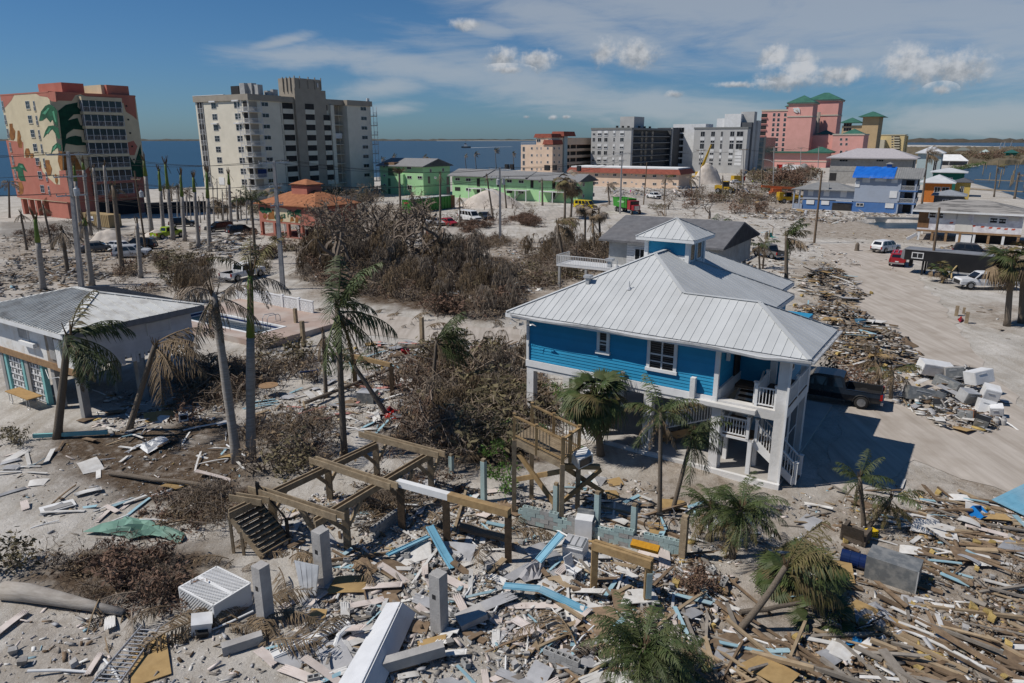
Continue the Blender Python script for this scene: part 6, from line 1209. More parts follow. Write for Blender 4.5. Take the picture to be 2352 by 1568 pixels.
for key,m in (('g',gleaf_m),('y',yleaf_m),('b',bleaf_m),('k',greyleaf_m)):
    FR[key+'up']=[frond_mesh(1.15,1.0,m,1),frond_mesh(.95,1.3,m,2)];FR[key+'mid']=[frond_mesh(.5,1.3,m,3),frond_mesh(.3,1.5,m,4)];FR[key+'low']=[frond_mesh(-.1,1.2,m,5,hang=.8),frond_mesh(-.4,1.0,m,6,hang=.9)];FR[key+'hang']=[frond_mesh(-.9,.6,m,7,hang=.4,ll=.16),frond_mesh(-1.2,.3,m,8,hang=.3,ll=.13)]
    FR[key+'fan']=[fan_mesh(m,1,.15),fan_mesh(m,2,.35)];FR[key+'fanlow']=[fan_mesh(m,3,.6)]
    FR[key+'date']=[frond_mesh(1.0,1.5,m,11,nl=40,lw=.02,ll=.20,hang=.25),frond_mesh(.6,1.6,m,12,nl=40,lw=.02,ll=.2,hang=.3),frond_mesh(.1,1.6,m,13,nl=40,lw=.02,ll=.2,hang=.4)]
def vtop(base,u,v,dy=0.0):
    x,y,w=ray(u,v);t=(base.y+dy)/y;return Vector((x*t,y*t,HC+w*t))
def palm(bu,bv,tu,tv,r,fronds,label,kind='palm_tree',size=2.6,trunk='bark',spread=180,az0=0,dy=0.0,bend=0.0,group=None,seed=0,shaft=0.0,base=None,cat='palm tree',stub=True):
    """trunk from the spot on the ground to the crown; fronds is a string list like 'gup*3 gmid*4 bhang*3'"""
    B0=base or Gz(bu,bv);T=vtop(B0,tu,tv,dy);rng=random.Random(seed*77+int(bu*3+bv));o=empty(kind,B0,0,label,cat,group);d=T-B0
    side=Vector((d.y*0+1,0,0));N_=9;pts=[d*(i/N_)+side*bend*math.sin(math.pi*i/N_) for i in range(N_+1)];pts[0].z -= .1
    if d.length>1:prof=[1.25 if i==0 else 1.06-.28*i/N_+(.06*math.sin(i*1.9) if trunk=='royal' else 0) for i in range(N_+1)]
    else:prof=[1.0]*(N_+1)
    nsh=N_-max(1,round(N_*shaft)) if shaft else N_
    tk=MB().tube(pts[:nsh+1],[r*p for p in prof[:nsh+1]],9).build('trunk',royal_m2 if trunk=='royal' else bark_m,o,smooth=True)
    if shaft:MB().tube(pts[nsh:],[r*prof[nsh]*1.12]+[r*.8*(1-.35*i/(N_-nsh)) for i in range(1,N_-nsh+1)],9).build('crownshaft',shaft_m,o,smooth=True)
    if stub:
        q=MB()
        for i in range(9):a=rng.uniform(0,6.3);c=d+Vector((math.cos(a),math.sin(a),0))*r*.4;q.beam(c-Vector((0,0,r)),c+Vector((math.cos(a)*r*rng.uniform(.2,1.3),math.sin(a)*r*rng.uniform(.2,1.3),r*rng.uniform(.8,3.4))),r*.45,r*.2,taper=.4)
        tag(q.build('frayed_top',stub_m,o),kind='stuff')
    for item in fronds.split():
        k,n=item.split('*');n=int(n);ms=FR[k]
        for i in range(n):
            a=R(az0+rng.uniform(-spread,spread) if spread<180 else az0+360*(i+rng.uniform(-.3,.3))/n);fn='fan_leaf' if 'fan' in k else 'frond';L=size*rng.uniform(.75,1.12)*(.8 if 'hang' in k else 1)
            tilt={'fan':rng.uniform(-.9,.5),'fanlow':rng.uniform(.1,.9)}.get(k[1:],rng.uniform(-.15,.15))
            place(fn,rng.choice(ms),o,d+Vector((math.cos(a),math.sin(a),0))*r*.5+Vector((0,0,rng.uniform(-.15,.1)-(.25 if 'hang' in k or 'low' in k else 0))),(rng.uniform(-.35,.35),tilt,a),L)
    return o
# row of broken royal palms at the left
ROY=[((100,671),(80,497),.21,.3,'bhang*2','green collared broken royal palm trunk, leftmost of the row'),((188,547),(169,376),.21,.2,'bhang*2','broken royal palm trunk just left of the tan container'),((209,540),(190,370),.2,.12,'bhang*2','broken royal palm trunk in front of the tan container notice'),((229,527),(214.5,384),.19,0,'bhang*3','bare broken palm trunk with brown tuft before the tan container'),((251,518),(239,379),.19,0,'bhang*2','bare broken palm trunk at the right end of the tan container'),
       ((212,656),(193,500),.2,.15,'blow*4 bhang*3','royal palm trunk with drooping brown head beside the concrete pole'),((324,638),(314,512),.17,0,'bhang*2','short broken palm trunk right of the wrecked cars'),((349,538),(330,364),.24,.25,'bhang*1','tall royal palm trunk with green top overlapping the tower edge'),((376,534),(364.6,388),.22,.3,'bhang*2','royal palm trunk with green collar left of the lime pickup'),((398,551),(379,372),.22,.3,'bhang*1','tall royal palm trunk standing in front of the lime pickup'),((425,554),(414.6,398),.2,.3,'bhang*1','royal palm trunk at the right end of the lime pickup'),((457,571),(443.5,402),.2,.2,'bhang*1','royal palm trunk beside the person in red'),
       ((482,578),(474.5,391),.21,.3,'bhang*2','royal palm trunk with bright green collar left of the scrap heap'),((531,516),(524.5,396),.22,.25,'bhang*3','royal palm trunk between the two dark cars')]
for (bu,bv),(tu,tv),r,sh,fr,lb in ROY:palm(bu,bv,tu,tv,r*1.5,fr,lb,'royal_palm',2.0,'royal',shaft=sh,group='broken royal palms at left')
P_=[ # base, top, r, fronds, size, spread, az, label, extra
 ((62,574),(47,487),.17,'bhang*6 blow*3',1.7,180,0,'small dead palm at the far left edge of the lot'),((121,573),(99,472),.17,'yup*1 blow*4 bhang*4',1.9,180,0,'dead palm with pale drooping crown left of the concrete pole'),((156,631),(143,528),.24,'klow*6 bhang*10 khang*10',2.6,180,0,'dead fan palm with thick hanging skirt left of the concrete pole'),((282,631),(260,425),.30,'bhang*7 blow*2',2.0,180,0,'thick brown palm trunk in front of the wrecked cars'),
 ((588,607),(577,460),.2,'gup*7 gmid*4 yhang*4',2.6,180,0,'royal palm with surviving upright green crown by the pavilion'),((22,500),(20,418),.2,'bmid*4 klow*5',2.2,180,0,'dark ragged palm by the arches of the painted tower'),((706,440),(706,372),.22,'kmid*6 klow*6 khang*3',5.0,180,0,'dark drooping palm before the lift shaft of the cream tower'),((755,442),(751,364),.22,'kup*4 kmid*8 klow*3',4.6,180,0,'dark full crowned palm before the cream tower'),((869,449),(866,430),.2,'kmid*6 klow*8',3.4,180,0,'low dark palm between the cream tower and the mint motel'),
 ((512,506),(508,462),.2,'kfan*6 bfanlow*8',2.6,180,0,'dead fan palm left of the green crowned royal palm'),((548,504),(543,455),.2,'kfan*6 bfanlow*8',2.6,180,0,'dead fan palm behind the green crowned royal palm'),((640,470),(632,442),.2,'yfan*4 kfan*7',3.2,180,0,'spiky grey palm behind the orange tile roof'),
 ((1011,524),(1011,400),.22,'bhang*8',1.8,180,0,'tall broken palm stump in front of the green container'),((921,505),(917,398),.25,'yup*8 kup*6',1.9,180,0,'bushy brown green palm column left of the green container'),((1056,521),(1056,450),.15,'bhang*12',2.2,180,0,'dead palm with hanging brown fronds before the white van'),((1133,505),(1118,404),.2,'bhang*5',1.8,180,0,'leaning broken palm trunk in front of the dark hatchback'),((1163,478),(1158,418),.2,'yup*2',1.6,180,0,'slim broken palm trunk before the sand pile'),((1246,472),(1245,415),.26,'bhang*2',1.5,180,0,'broken palm stump in front of the motel stair'),
 ((1297,502),(1299,412),.24,'kfan*7 yfan*4 bfanlow*12 bhang*6',3.0,180,0,'tall fan palm with brown crown, left of a pair before the mint gable'),((1311,498),(1316,428),.24,'kfan*7 bfanlow*10 bhang*6',2.8,180,0,'fan palm with brown crown, right of a pair before the mint gable'),((1343,566),(1345,468),.18,'kfan*5 bfanlow*8 bhang*8',2.1,180,0,'brown crowned palm in front of the yellow van'),((1380,575),(1375,482),.18,'kfan*6 bfanlow*9 bhang*6',2.1,180,0,'brown fan palm left of the grey shingled roof'),((1366,592),(1362,505),.15,'bhang*9',2.2,180,0,'stripped palm with hanging fronds beside the grey shingled roof'),
 ((1297,618),(1280,512),.2,'ymid*6 bmid*5 blow*8 khang*6',3.1,120,0,'wind bent coconut palm with brown fronds left of the white deck'),((1806,640),(1806,541),.22,'gup*5 ymid*3 blow*5 bhang*5 ghang*3',2.9,75,0,'storm torn palm with crown blown right behind the blue house'),((1745,617),(1742,563),.12,'gmid*5 blow*4',1.8,180,0,'small palm, left of two before the grey old pickup'),((1752,617),(1757,558),.12,'gmid*5 blow*4 yup*2',1.8,180,0,'small palm, right of two before the grey old pickup'),((1640,590),(1638,528),.2,'gup*4 bmid*5 blow*5',2.9,70,0,'palm with brown arching fronds just behind the cupola'),
 ((2117,472),(2131,352),.24,'kup*3 bmid*4 blow*5 bhang*7',3.4,60,0,'tall wind blown palm right of the tarp house'),((2283,452),(2291,382),.22,'kmid*3 bhang*4 ymid*2',2.8,50,0,'broken palm on the bay shore, left of two'),((2330,456),(2339,402),.3,'bhang*6 kmid*3',2.6,70,0,'broken palm on the bay shore, right of two'),
 ((2165,648),(2160,615),.14,'gfan*9 yfan*5 bfanlow*5',1.5,180,0,'small fan palm in front of the black trailer'),((2313,748),(2325,598),.26,'gfan*12 yfan*9 bfanlow*16 bhang*16',2.5,180,0,'big fan palm with brown skirt at the right edge'),((2345,742),(2352,585),.24,'kfan*10 yfan*5 bfanlow*14 bhang*14',2.5,180,0,'brown fan palm cut by the right edge'),
 ((2020,905),(2012,818),.12,'bhang*6 bup*3 blow*3',1.6,180,0,'brown dead palm clump by the pile of old appliances'),((2046,915),(2050,850),.12,'ymid*2 blow*4 bhang*6 gmid*2',1.7,180,0,'half dead palm leaning over the old appliances'),
 ((1985,1210),(1975,1095),.10,'gup*4 gmid*7 yhang*7',1.35,180,0,'small green palm with upright crown above the yellow crate'),((1992,1212),(2048,1142),.10,'gmid*5 ylow*6 yhang*8',1.4,180,0,'small palm leaning right with hanging fronds above the yellow crate'),
 ((1515,1186),(1518,945),.10,'gup*3 gmid*6 ymid*2 bhang*6 glow*3',1.85,180,0,'slim straight palm before the piles of the blue house'),((1545,1172),(1592,992),.10,'gmid*7 glow*4 yhang*3 gup*3',1.9,110,-10,'slim palm leaning right before the stair of the blue house'),
 ((131,1006),(157,768),.22,'gmid*4 glow*4 ghang*3 bhang*6 yup*1',3.4,70,5,'coconut palm with crown blown right against the white house'),((296,986),(357,790),.17,'bmid*3 blow*4 bhang*8 yhang*2',3.1,60,0,'leaning palm with dead brown fronds in front of the white house'),
 ((545,1062),(490,672),.235,'kmid*4 klow*3 bhang*8 yhang*3',2.5,180,0,'thick ringed palm trunk with ragged grey crown right of the white house'),((791,1046),(775,708),.17,'gup*4 gmid*6 glow*5 yhang*7 bhang*6',3.1,110,0,'tall coconut palm with full wind blown crown at centre left'),((749,912),(742,762),.13,'bhang*10 khang*8',2.2,180,0,'thin dead palm with hanging fronds left of the coconut palm'),((889,953),(812,838),.15,'gmid*5 gup*3 yhang*3',1.5,180,0,'leaning palm trunk with small green tuft behind the coconut palm'),
 ((992,905),(1003,780),.13,'gup*3 gmid*4 glow*3 bhang*6',2.4,60,-20,'young palm bent right over the pink debris'),((1380,1045),(1364,905),.19,'gfan*22 gfan*14 yfan*8 bfanlow*6 gfanlow*10',1.95,180,0,'large green fan palm before the left piles of the blue house'),
 ((1681,1280),(1702,1168),.14,'gdate*38 bhang*9 ylow*6',1.75,180,0,'bushy date palm with brown skirt, right of the pair before the blue house'),((1630,1242),(1634,1164),.11,'gdate*26 ylow*5 bhang*4',1.45,180,0,'bushy date palm, left of the pair before the blue house'),
 ((1500,1620),(1478,1490),.16,'gdate*42 gmid*10 ylow*4',1.75,180,0,'dark green date palm at the bottom edge among the wreckage'),((1640,1570),(1560,1520),.1,'gdate*26',1.4,180,0,'second dark green palm clump at the bottom edge'),
]
for (bu,bv),(tu,tv),r,fr,sz,sp,az_,lb in P_:palm(bu,bv,tu,tv,r,fr,lb,'palm_tree',sz,'royal' if '(545' in str((bu,bv)) or bu==545 else 'bark',sp,az_)
palm(576,1055,575,622,.235,'bhang*7 klow*3 yup*3','tall royal palm with long bright green collar in front of the pool','royal_palm',2.2,'royal',shaft=.36)
palm(1693,1452,1805,1300,.12,'yup*3 ymid*7 ylow*6 gmid*5','fallen palm leaning over a fan palm bush at lower right','leaning_palm',1.9,'bark',45,10,bend=.1)
palm(1835,1345,1830,1318,.12,'gfan*26 gfanlow*18 yfan*6','low wide fan palm bush under the leaning palm','fan_palm',1.75,stub=False);palm(1893,1440,1893,1428,.08,'gfan*12 gfanlow*8','small fan palm tuft at the right of the fan palm bush','fan_palm',1.3,stub=False)
for i,(u,v,s) in enumerate(((395,462,1.9),(412,470,2.0),(430,468,1.8),(378,458,1.8),(1094,389,2.4),(1140,386,2.6),(1181,390,2.2),(1071,390,1.8),(1205,391,1.8),(905,384,2.6),(880,386,2.4),(975,381,2.4),(985,382,2.0))):
    dv=(30,36,26,24,35,41,38,32,24,24,20,20,18)[i];palm(u,v,u-3,v-dv,.2,'kmid*5 yup*3 klow*4','ragged beach palm on the shore behind the resort','palm_tree',s*1.25,'bark',100,0,group='ragged beach palms along the shore',seed=i)
for i,(u,v,dv) in enumerate(((1705,424,32),(1750,427,40),(1762,420,30),(1800,412,26),(1830,420,34),(1860,416,28),(1590,452,44),(1600,470,40),(1525,460,54),(1400,470,46),(1660,446,40),(1690,452,30),(1815,400,24))):
    palm(u,v,u+(i%3-1)*4,v-dv,.22,('kmid*4 bhang*6 klow*4','bhang*5','ymid*4 klow*5')[i%3],'storm stripped palm along the road to the pink hotel','palm_tree',2.8,'bark',110,0,group='stripped palms along the far road',seed=i)
# --- storm-killed shrubs and trees: a branching skeleton and, where the photograph shows them, withered leaves
def bush_meshes(seed,h,w,nstem,lvl,leaf,lm,wm,lsz=.07,upright=.5,thick=.022,dec=.55):
    rng=random.Random(seed);q=MB();tips=[]
    def grow(p,d,L,r,k):
        n=3;pts=[p];dd=d.copy()
        for i in range(n):dd=(dd+Vector((rng.gauss(0,.28),rng.gauss(0,.28),rng.gauss(0,.2)))).normalized();pts.append(pts[-1]+dd*L/n)
        q.tube(pts,[r*(1-.5*i/n) for i in range(n+1)],3 if r<.03 else 5,0,False)
        if k==0 or L<.1:tips.append((pts[-1],dd));tips.append((pts[-2],dd));return
        for i in range(rng.randint(2,3)):
            o=Vector((rng.gauss(0,1),rng.gauss(0,1),rng.gauss(.25,.6))).normalized();grow(pts[rng.randint(2,3)],(dd*.75+o*.8).normalized(),L*rng.uniform(.55,.82),r*dec,k-1)
    for i in range(nstem):
        a=rng.uniform(0,6.28);sp=rng.uniform(.1,1)*w;d=Vector((math.cos(a)*sp,math.sin(a)*sp,h*rng.uniform(.5,1)*upright*2)).normalized();grow(Vector((math.cos(a)*sp*.25,math.sin(a)*sp*.25,-.05)),d,h*rng.uniform(.35,.55),thick*rng.uniform(.8,1.3),lvl)
    if dec>.6:q.tube([(0,0,-.3),(.01,0,-.12),(0,.01,.03)],[.05,.04,.036],7,0,False);q.v=[(x,y,z+.28) for x,y,z in q.v];tips=[(p+Vector((0,0,.28)),d) for p,d in tips]
    ws=q.mesh('branches',wm);lq=MB()
    for i in range(leaf):
        p,d=rng.choice(tips);c=p+Vector((rng.gauss(0,.10),rng.gauss(0,.10),rng.gauss(-.02,.09)))*h;a,e=Vector((rng.gauss(0,1),rng.gauss(0,1),rng.gauss(0,.7))).normalized(),Vector((rng.gauss(0,1),rng.gauss(0,1),rng.gauss(0,1))).normalized();s=lsz*rng.uniform(.6,1.5)
        lq.add([c-a*s,c+e*s*.5,c+a*s,c-e*s*.4],[(0,1,2,3)])
    return ws,(lq.mesh('leaves',lm) if leaf else None)
def tangle_mesh(seed,wm,lm):
    """long broken boughs lying criss-cross with shredded leaves hanging from them"""
    rng=random.Random(seed);q=MB();l=MB()
    for i in range(95):
        a=rng.uniform(0,6.28);r=abs(rng.gauss(0,.75));c=Vector((math.cos(a)*r,math.sin(a)*r,rng.uniform(0,.85)*max(.15,1-r*.55)));b_=rng.uniform(0,6.28);d=Vector((math.cos(b_),math.sin(b_),rng.gauss(.1,.5))).normalized();L=rng.uniform(.35,1.3);pts=[c-d*L/2]
        for k in range(5):d=(d+Vector((rng.gauss(0,.16),rng.gauss(0,.16),rng.gauss(-.08,.12)))).normalized();pts.append(pts[-1]+d*L/5)
        t=.022 if i<12 else rng.uniform(.004,.009);q.tube(pts,[t,t,t*.9,t*.75,t*.55,t*.3],5 if i<12 else 3,1 if i%7==0 else 0,False)
        for k in range(14):p=pts[rng.randint(1,5)]+Vector((rng.gauss(0,.05),rng.gauss(0,.05),0));w=Vector((rng.uniform(-.012,.012),rng.uniform(-.012,.012),0));l.add([p-w,p+w,p+Vector((rng.gauss(0,.07),rng.gauss(0,.07),-rng.uniform(.06,.22)))],[(0,1,2)])
    return q.mesh('branches',[wm,pale_m]),l.mesh('leaves',lm)
BM={'tangle':[tangle_mesh(i,twig_m,(greyleaf_m,bleaf_m,rust_m)[i]) for i in range(3)],'brown':[bush_meshes(1+i,1,1,9,3,420,rust_m,twig_m) for i in range(3)],'olive':[bush_meshes(11+i,1,1,9,3,480,oliv_m,twig_m) for i in range(2)],'bare':[bush_meshes(21+i,1,1,10,3,60,bleaf_m,twig_m) for i in range(3)],'green':[bush_meshes(31+i,1,1,7,2,420,lime_m,twig_m,.075) for i in range(2)],
      'ball':[bush_meshes(41,1,1,16,3,1500,rust_m,twig_m,.06)],'tree':[bush_meshes(51+i,1,.35,2,6,320,bleaf_m,twig_m,.016,.8,.030,.70) for i in range(3)],'pale':[bush_meshes(61+i,1,1.6,5,4,0,bleaf_m,pale_m,.02,.45,.03) for i in range(2)],'heap':[bush_meshes(71+i,.6,2.2,20,3,700,(rust_m,bleaf_m)[i],twig_m,.06,.12,.02) for i in range(2)]}
ADJ={'tangle':('branch_tangle','criss crossed'),'brown':('rust_shrub','rust leaved'),'olive':('olive_shrub','olive leaved'),'bare':('bare_shrub','bare twigged'),'heap':('brush_heap','flattened'),'ball':('round_shrub','rounded'),'tree':('bare_tree','tree sized'),'green':('green_shrub','green leaved'),'pale':('bare_tree','pale')}
def bush(u,v,h,kind,label=None,group=None,cat='shrub',name=None,base=None,sw=1.0,rng=random):
    name=name or ADJ[kind][0]
    if group and kind != 'green':label=ADJ[kind][1]+' '+label;group=ADJ[kind][1]+' '+group
    P=base or Gz(u,v);ws,lm=rng.choice(BM[kind]);o=empty(name,P,rng.uniform(0,6.28),label,cat,group);s=(h*sw,h*sw,h)
    place('branches',ws,o,scale=s)
    if lm:place('leaves',lm,o,scale=s)
    return o
for u,v,h,k,lb,sw in [(776,640,9.0,'tree','large bare storm killed tree beside the concrete pole',.95),(920,622,9.0,'tree','tall bare tree left of the red excavator',.75),(905,560,6.5,'tree','bare tree in front of the green container',.8),(850,560,5.5,'tree','bare tree right of the orange roofed pavilion',.9),(1529,496,5.5,'pale','pale leafless tree right of the green debris lorry',.6),(1629,502,5.0,'tree','spreading bare tree beyond the grey shingled roof',1.2),(1590,470,5.5,'tree','bare tree near the end of the peach motel',.9),(700,560,4.5,'tree','bare young tree in front of the pavilion posts',.7),
                           (1600,1358,.95,'ball','dense rust brown shrub by the timber portal',.9),(1747,490,2.9,'ball','round rust brown bush beside the tan shed',.8),(950,490,1.8,'ball','low rust hedge before the green container',1.5) if False else (623,592,2.0,'ball','rounded brown shrub on the road corner by the pavilion',1.0),(46,1015,1.3,'olive','brown shrub at the left edge below the long table',.8),(650,872,2.3,'bare','big tangled brown shrub beside the round table',1.2),(700,868,1.9,'bare','tangled shrub left of the blue sawhorse',1.1),(600,1075,1.7,'bare','dark leafless shrub at the foot of the royal palm',1.1),(690,1075,1.6,'olive','dark shrub behind the timber deck frame',1.2),(560,1000,1.3,'bare','leafless shrub by the ringed palm trunk',1.1),(740,1010,2.2,'bare','dead shrub at the foot of the coconut palm',.9),(15,1300,1.5,'olive','dark green scrub at the lower left edge',1.0),(110,1300,1.1,'bare','dry brown scrub at lower left',1.3),(2330,1330,1.2,'bare','dark dry shrub at the right edge among planks',1.1),(1930,880,1.8,'brown','rust brown shrub behind the black pickup',1.2),(1985,895,1.6,'brown','rust brown shrub left of the dead palm clump',1.2),(2098,590,1.2,'olive','lone bush on the sand beyond the white suv',.8) if False else (1560,600,3,'bare','thin brush before the white siding of the shingled house',1.0),(420,612,2.0,'olive','olive shrub left of the white pickup',1.5),(1793,432,6,'ball','round brown tree before the concrete block house',.9),(1825,430,5,'ball','second brown tree before the concrete block house',.9)]:bush(u,v,h,k,lb,None,'tree' if k in ('tree','pale') else 'shrub',None,sw=sw)
BMs=[(1180,925,.95),(1205,905,.8),(1150,985,.8),(1132,1035,.75),(1148,1090,.85),(1160,1120,.7),(1275,900,.8),(1245,935,.6),(1240,985,.5),(1335,1030,.4)]
for i,(u,v,h) in enumerate(BMs):bush(u,v+14,h*1.25,'green','fresh green leaf regrowth in the fallen brush by the blue house','green regrowth in the brush','plant','green_regrowth',base=G(u,v+10,.55),sw=.9)
def scatter_bush(poly,n,kinds,h0,h1,label,group,seed,sw=1.2):
    rng=random.Random(seed);w=[G(*p) for p in poly];X=[p.x for p in w];Y=[p.y for p in w];k=0;t=0
    while k<n and t<4000:
        t+=1;x,y=rng.uniform(min(X),max(X)),rng.uniform(min(Y),max(Y))
        if sdist(w,np.array([x]),np.array([y]))[0]<0:continue
        bush(0,0,rng.uniform(h0,h1),rng.choice(kinds),label,group,base=Vector((x,y,ground_z(x,y))),sw=sw*rng.uniform(.8,1.3),rng=rng);k+=1
scatter_bush([(690,605),(880,600),(1190,690),(1205,745),(1020,730),(850,680),(680,650)],46,['bare','olive','bare','bare','brown'],1.2,2.3,'brown shrub in the dead hedge belt left of the blue house','dead hedge belt left of the blue house',3)
scatter_bush([(930,870),(1010,830),(1200,800),(1215,940),(1190,1040),(1100,1095),(960,1010)],44,['tangle','tangle','heap','tangle','olive'],1.4,2.7,'tangled dead brush piled between the two houses','tangled brush between the houses',5)
scatter_bush([(265,590),(400,590),(500,610),(480,650),(330,690),(240,650)],26,['brown','bare','olive'],1.0,2.0,'dead shrub on the verge left of the white pickup','dead shrubs on the road verge',6)
scatter_bush([(1040,520),(1150,505),(1165,520),(1060,538)],14,['ball','brown'],.9,1.4,'rust brown hedge plant along the road before the white van','rust hedge before the white van',7);scatter_bush([(1170,505),(1235,500),(1235,520),(1180,522)],7,['ball'],1.0,1.8,'rust brown hedge plant right of the tall road pole','rust hedge right of the road pole',8)
scatter_bush([(1010,560),(1150,545),(1165,565),(1040,582)],24,['tangle','heap','tangle'],1.2,2.3,'branch heap dumped behind the red excavator','branch heaps behind the excavator',9)
scatter_bush([(680,500),(860,490),(980,560),(760,590)],44,['bare','tree','bare','olive','tree'],1.8,4.6,'thin dead scrub in the lot behind the bare tree','thin dead scrub by the pavilion',10,.8)
scatter_bush([(1200,590),(1400,575),(1480,600),(1330,650),(1190,660)],40,['bare','tangle','olive','tangle'],1.2,2.8,'dry brush on the lot left of the white roof','dry brush left of the blue house roof',11)
scatter_bush([(1500,480),(1700,430),(1830,425),(1800,470),(1640,500)],36,['brown','bare','olive','tree'],1.5,3.4,'dry scrub along the far road','dry scrub along the far road',12)
scatter_bush([(1690,410),(1880,400),(1890,424),(1700,432)],26,['tree','olive','brown'],2.5,5.5,'brown scrub before the pink hotel','brown scrub before the pink hotel',15)
scatter_bush([(180,1300),(300,1265),(440,1300),(470,1400),(330,1420),(200,1370)],20,['heap','tangle','brown'],.7,1.3,'brown leafy branch in the large pruned heap at lower left','brown branch heap at lower left',13,1.0)
scatter_bush([(370,1160),(520,1130),(530,1200),(400,1210)],14,['tangle','heap'],.8,1.4,'dry brush left of the wooden stair','dry brush by the wooden stair',14)
scatter_bush([(2140,365),(2352,352),(2352,366),(2180,378)],80,['olive','brown','olive'],3.5,7,'scrub on the low shore across the bay','scrub on the far bay shore',16)
scatter_bush([(2168,392),(2262,372),(2270,378),(2185,398)],16,['green','olive'],2.2,3.2,'low green mangrove along the bay edge','mangrove fringe on the bay edge',17)
scatter_bush([(480,470),(560,462),(600,490),(480,500)],14,['olive','bare'],1.2,2.2,'scrub under the palms near the cream tower','scrub below the cream tower',18)
scatter_bush([(560,445),(870,452),(860,470),(700,470)],26,['tree','olive','bare'],2.0,4.5,'dark scrub in the shadow at the foot of the cream tower','scrub at the foot of the cream tower',19)
scatter_bush([(850,1090),(1010,1100),(1020,1180),(830,1170)],14,['tangle','heap'],.7,1.3,'dry brush under the timber deck frame','brush under the deck frame',20)
# dead clumping palms: many thin canes with withered drooping leaves
def cane_mesh(seed):
    rng=random.Random(seed);q=MB();lf=MB()
    for i in range(15):
        a=rng.uniform(0,6.28);r=rng.uniform(0,.5);h=rng.uniform(1.2,3.4);p0=Vector((math.cos(a)*r,math.sin(a)*r,-.1));p1=p0+Vector((rng.gauss(0,.35)+.15,rng.gauss(0,.35),h));q.tube(wavy(p0,p1,4,.06,rng),[.035,.032,.03,.026,.02],4,0,False)
        for j in range(3):
            b_=rng.uniform(0,6.28);d=Vector((math.cos(b_),math.sin(b_),0));pts=[p1];z=rng.uniform(-.1,.5)
            for k in range(5):pts.append(pts[-1]+d*.22*(1-k*.12)+Vector((0,0,z*.3)));z -= .55
            lf.tube(pts,.012,3,0,False)
            for k in range(1,6):
                for s in range(4):c=pts[k-1].lerp(pts[k],s/4);t=c+Vector((rng.gauss(0,.12),rng.gauss(0,.12),-rng.uniform(.25,.6)));w=Vector((rng.uniform(-.03,.03),rng.uniform(-.03,.03),0));lf.add([c-w,c+w,t],[(0,1,2)])
    return q.mesh('canes',bark_m),lf.mesh('withered_leaves',greyleaf_m if seed%2 else bleaf_m)
CN=[cane_mesh(i) for i in range(4)]
def canes(poly,n,label,group,seed,s0=.7,s1=1.15):
    rng=random.Random(seed);w=[G(*p) for p in poly];X=[p.x for p in w];Y=[p.y for p in w];k=0
    while k<n:
        x,y=rng.uniform(min(X),max(X)),rng.uniform(min(Y),max(Y))
        if sdist(w,np.array([x]),np.array([y]))[0]<0:continue
        c,l=rng.choice(CN);o=empty('clump_palm',(x,y,ground_z(x,y)),rng.uniform(-.6,.6),label,'palm clump',group);s=rng.uniform(s0,s1);place('canes',c,o,scale=s);place('withered_leaves',l,o,scale=s);k+=1
canes([(680,600),(860,585),(1000,600),(1180,640),(1200,735),(1030,725),(850,670),(690,650)],75,'withered clumping palm in the dead hedge left of the blue house','withered clump palms in the hedge',1)
canes([(380,640),(480,625),(540,680),(420,700)],12,'withered clumping palm behind the white house roof','withered clump palms behind the white house',2);canes([(1200,580),(1300,560),(1420,600),(1300,640)],16,'withered clumping palm beside the bent coconut palm','withered clump palms by the coconut palm',3,.7,1.2)
canes([(950,850),(1100,810),(1205,830),(1190,940),(1000,1010)],22,'withered cane clump at the left end of the blue house','withered canes by the blue house',4,.5,.85);canes([(1490,570),(1440,600),(1390,590),(1460,560)],8,'dry bamboo like canes before the shingled house','dry canes before the shingled house',5,.9,1.3)
scatter_bush([(470,830),(560,850),(560,960),(440,950)],16,['tangle','heap','tangle'],1.4,2.6,'vine tangle hanging at the right end of the white house','vine tangle by the white house',21)
scatter_bush([(590,800),(730,800),(740,880),(620,890)],9,['bare','bare','olive'],1.3,2.4,'tangle in front of the pool deck','tangle before the pool deck',22)
scatter_bush([(430,560),(640,540),(700,600),(640,640),(520,600)],14,['bare','olive','brown'],1.0,1.8,'low scrub by the scrap heap','low scrub by the scrap heap',23)
scatter_bush([(880,500),(1240,470),(1240,500),(1000,540)],16,['bare','tree','bare'],1.2,3.2,'thin scrub before the sand pile','thin scrub before the sand pile',24,.9)
scatter_bush([(0,520),(180,510),(180,560),(0,580)],10,['bare','brown'],1.0,1.8,'dry scrub at the far left lot','dry scrub at the far left lot',25)
scatter_bush([(690,560),(980,545),(1010,620),(720,650)],13,['tree'],5.0,8.5,'leafless tree in the belt between the pavilion and the lane','leafless trees in the belt',26,.9)
scatter_bush([(1370,575),(1560,585),(1500,625),(1380,640)],9,['tree','tangle','bare'],2.5,5,'dry growth before the shingled house','dry growth before the shingled house',27,.8)
scatter_bush([(700,620),(900,610),(1190,690),(1190,735),(1020,715),(850,680)],22,['tangle'],1.6,2.6,'boughs in the dead hedge belt','boughs in the dead hedge belt',28)
scatter_bush([(560,980),(760,960),(780,1090),(590,1100)],12,['tangle','bare'],1.0,1.9,'dead growth behind the deck frame','dead growth behind the deck frame',29)
canes([(690,590),(1000,575),(1180,640),(1000,640),(700,630)],30,'tall withered cane clump at the back of the dead hedge','tall cane clumps behind the hedge',6,1.1,1.6)
for i in range(16):
    u=395+(i*53)%190;v=500+(i*31)%30;palm(u,v,u-5+i%4,v-55-(i*17)%40,.12,'bhang*2','slim stripped trunk in the palm grove before the cream tower','palm_tree',1.6,'royal',group='slim stripped trunks in the palm grove',seed=i)
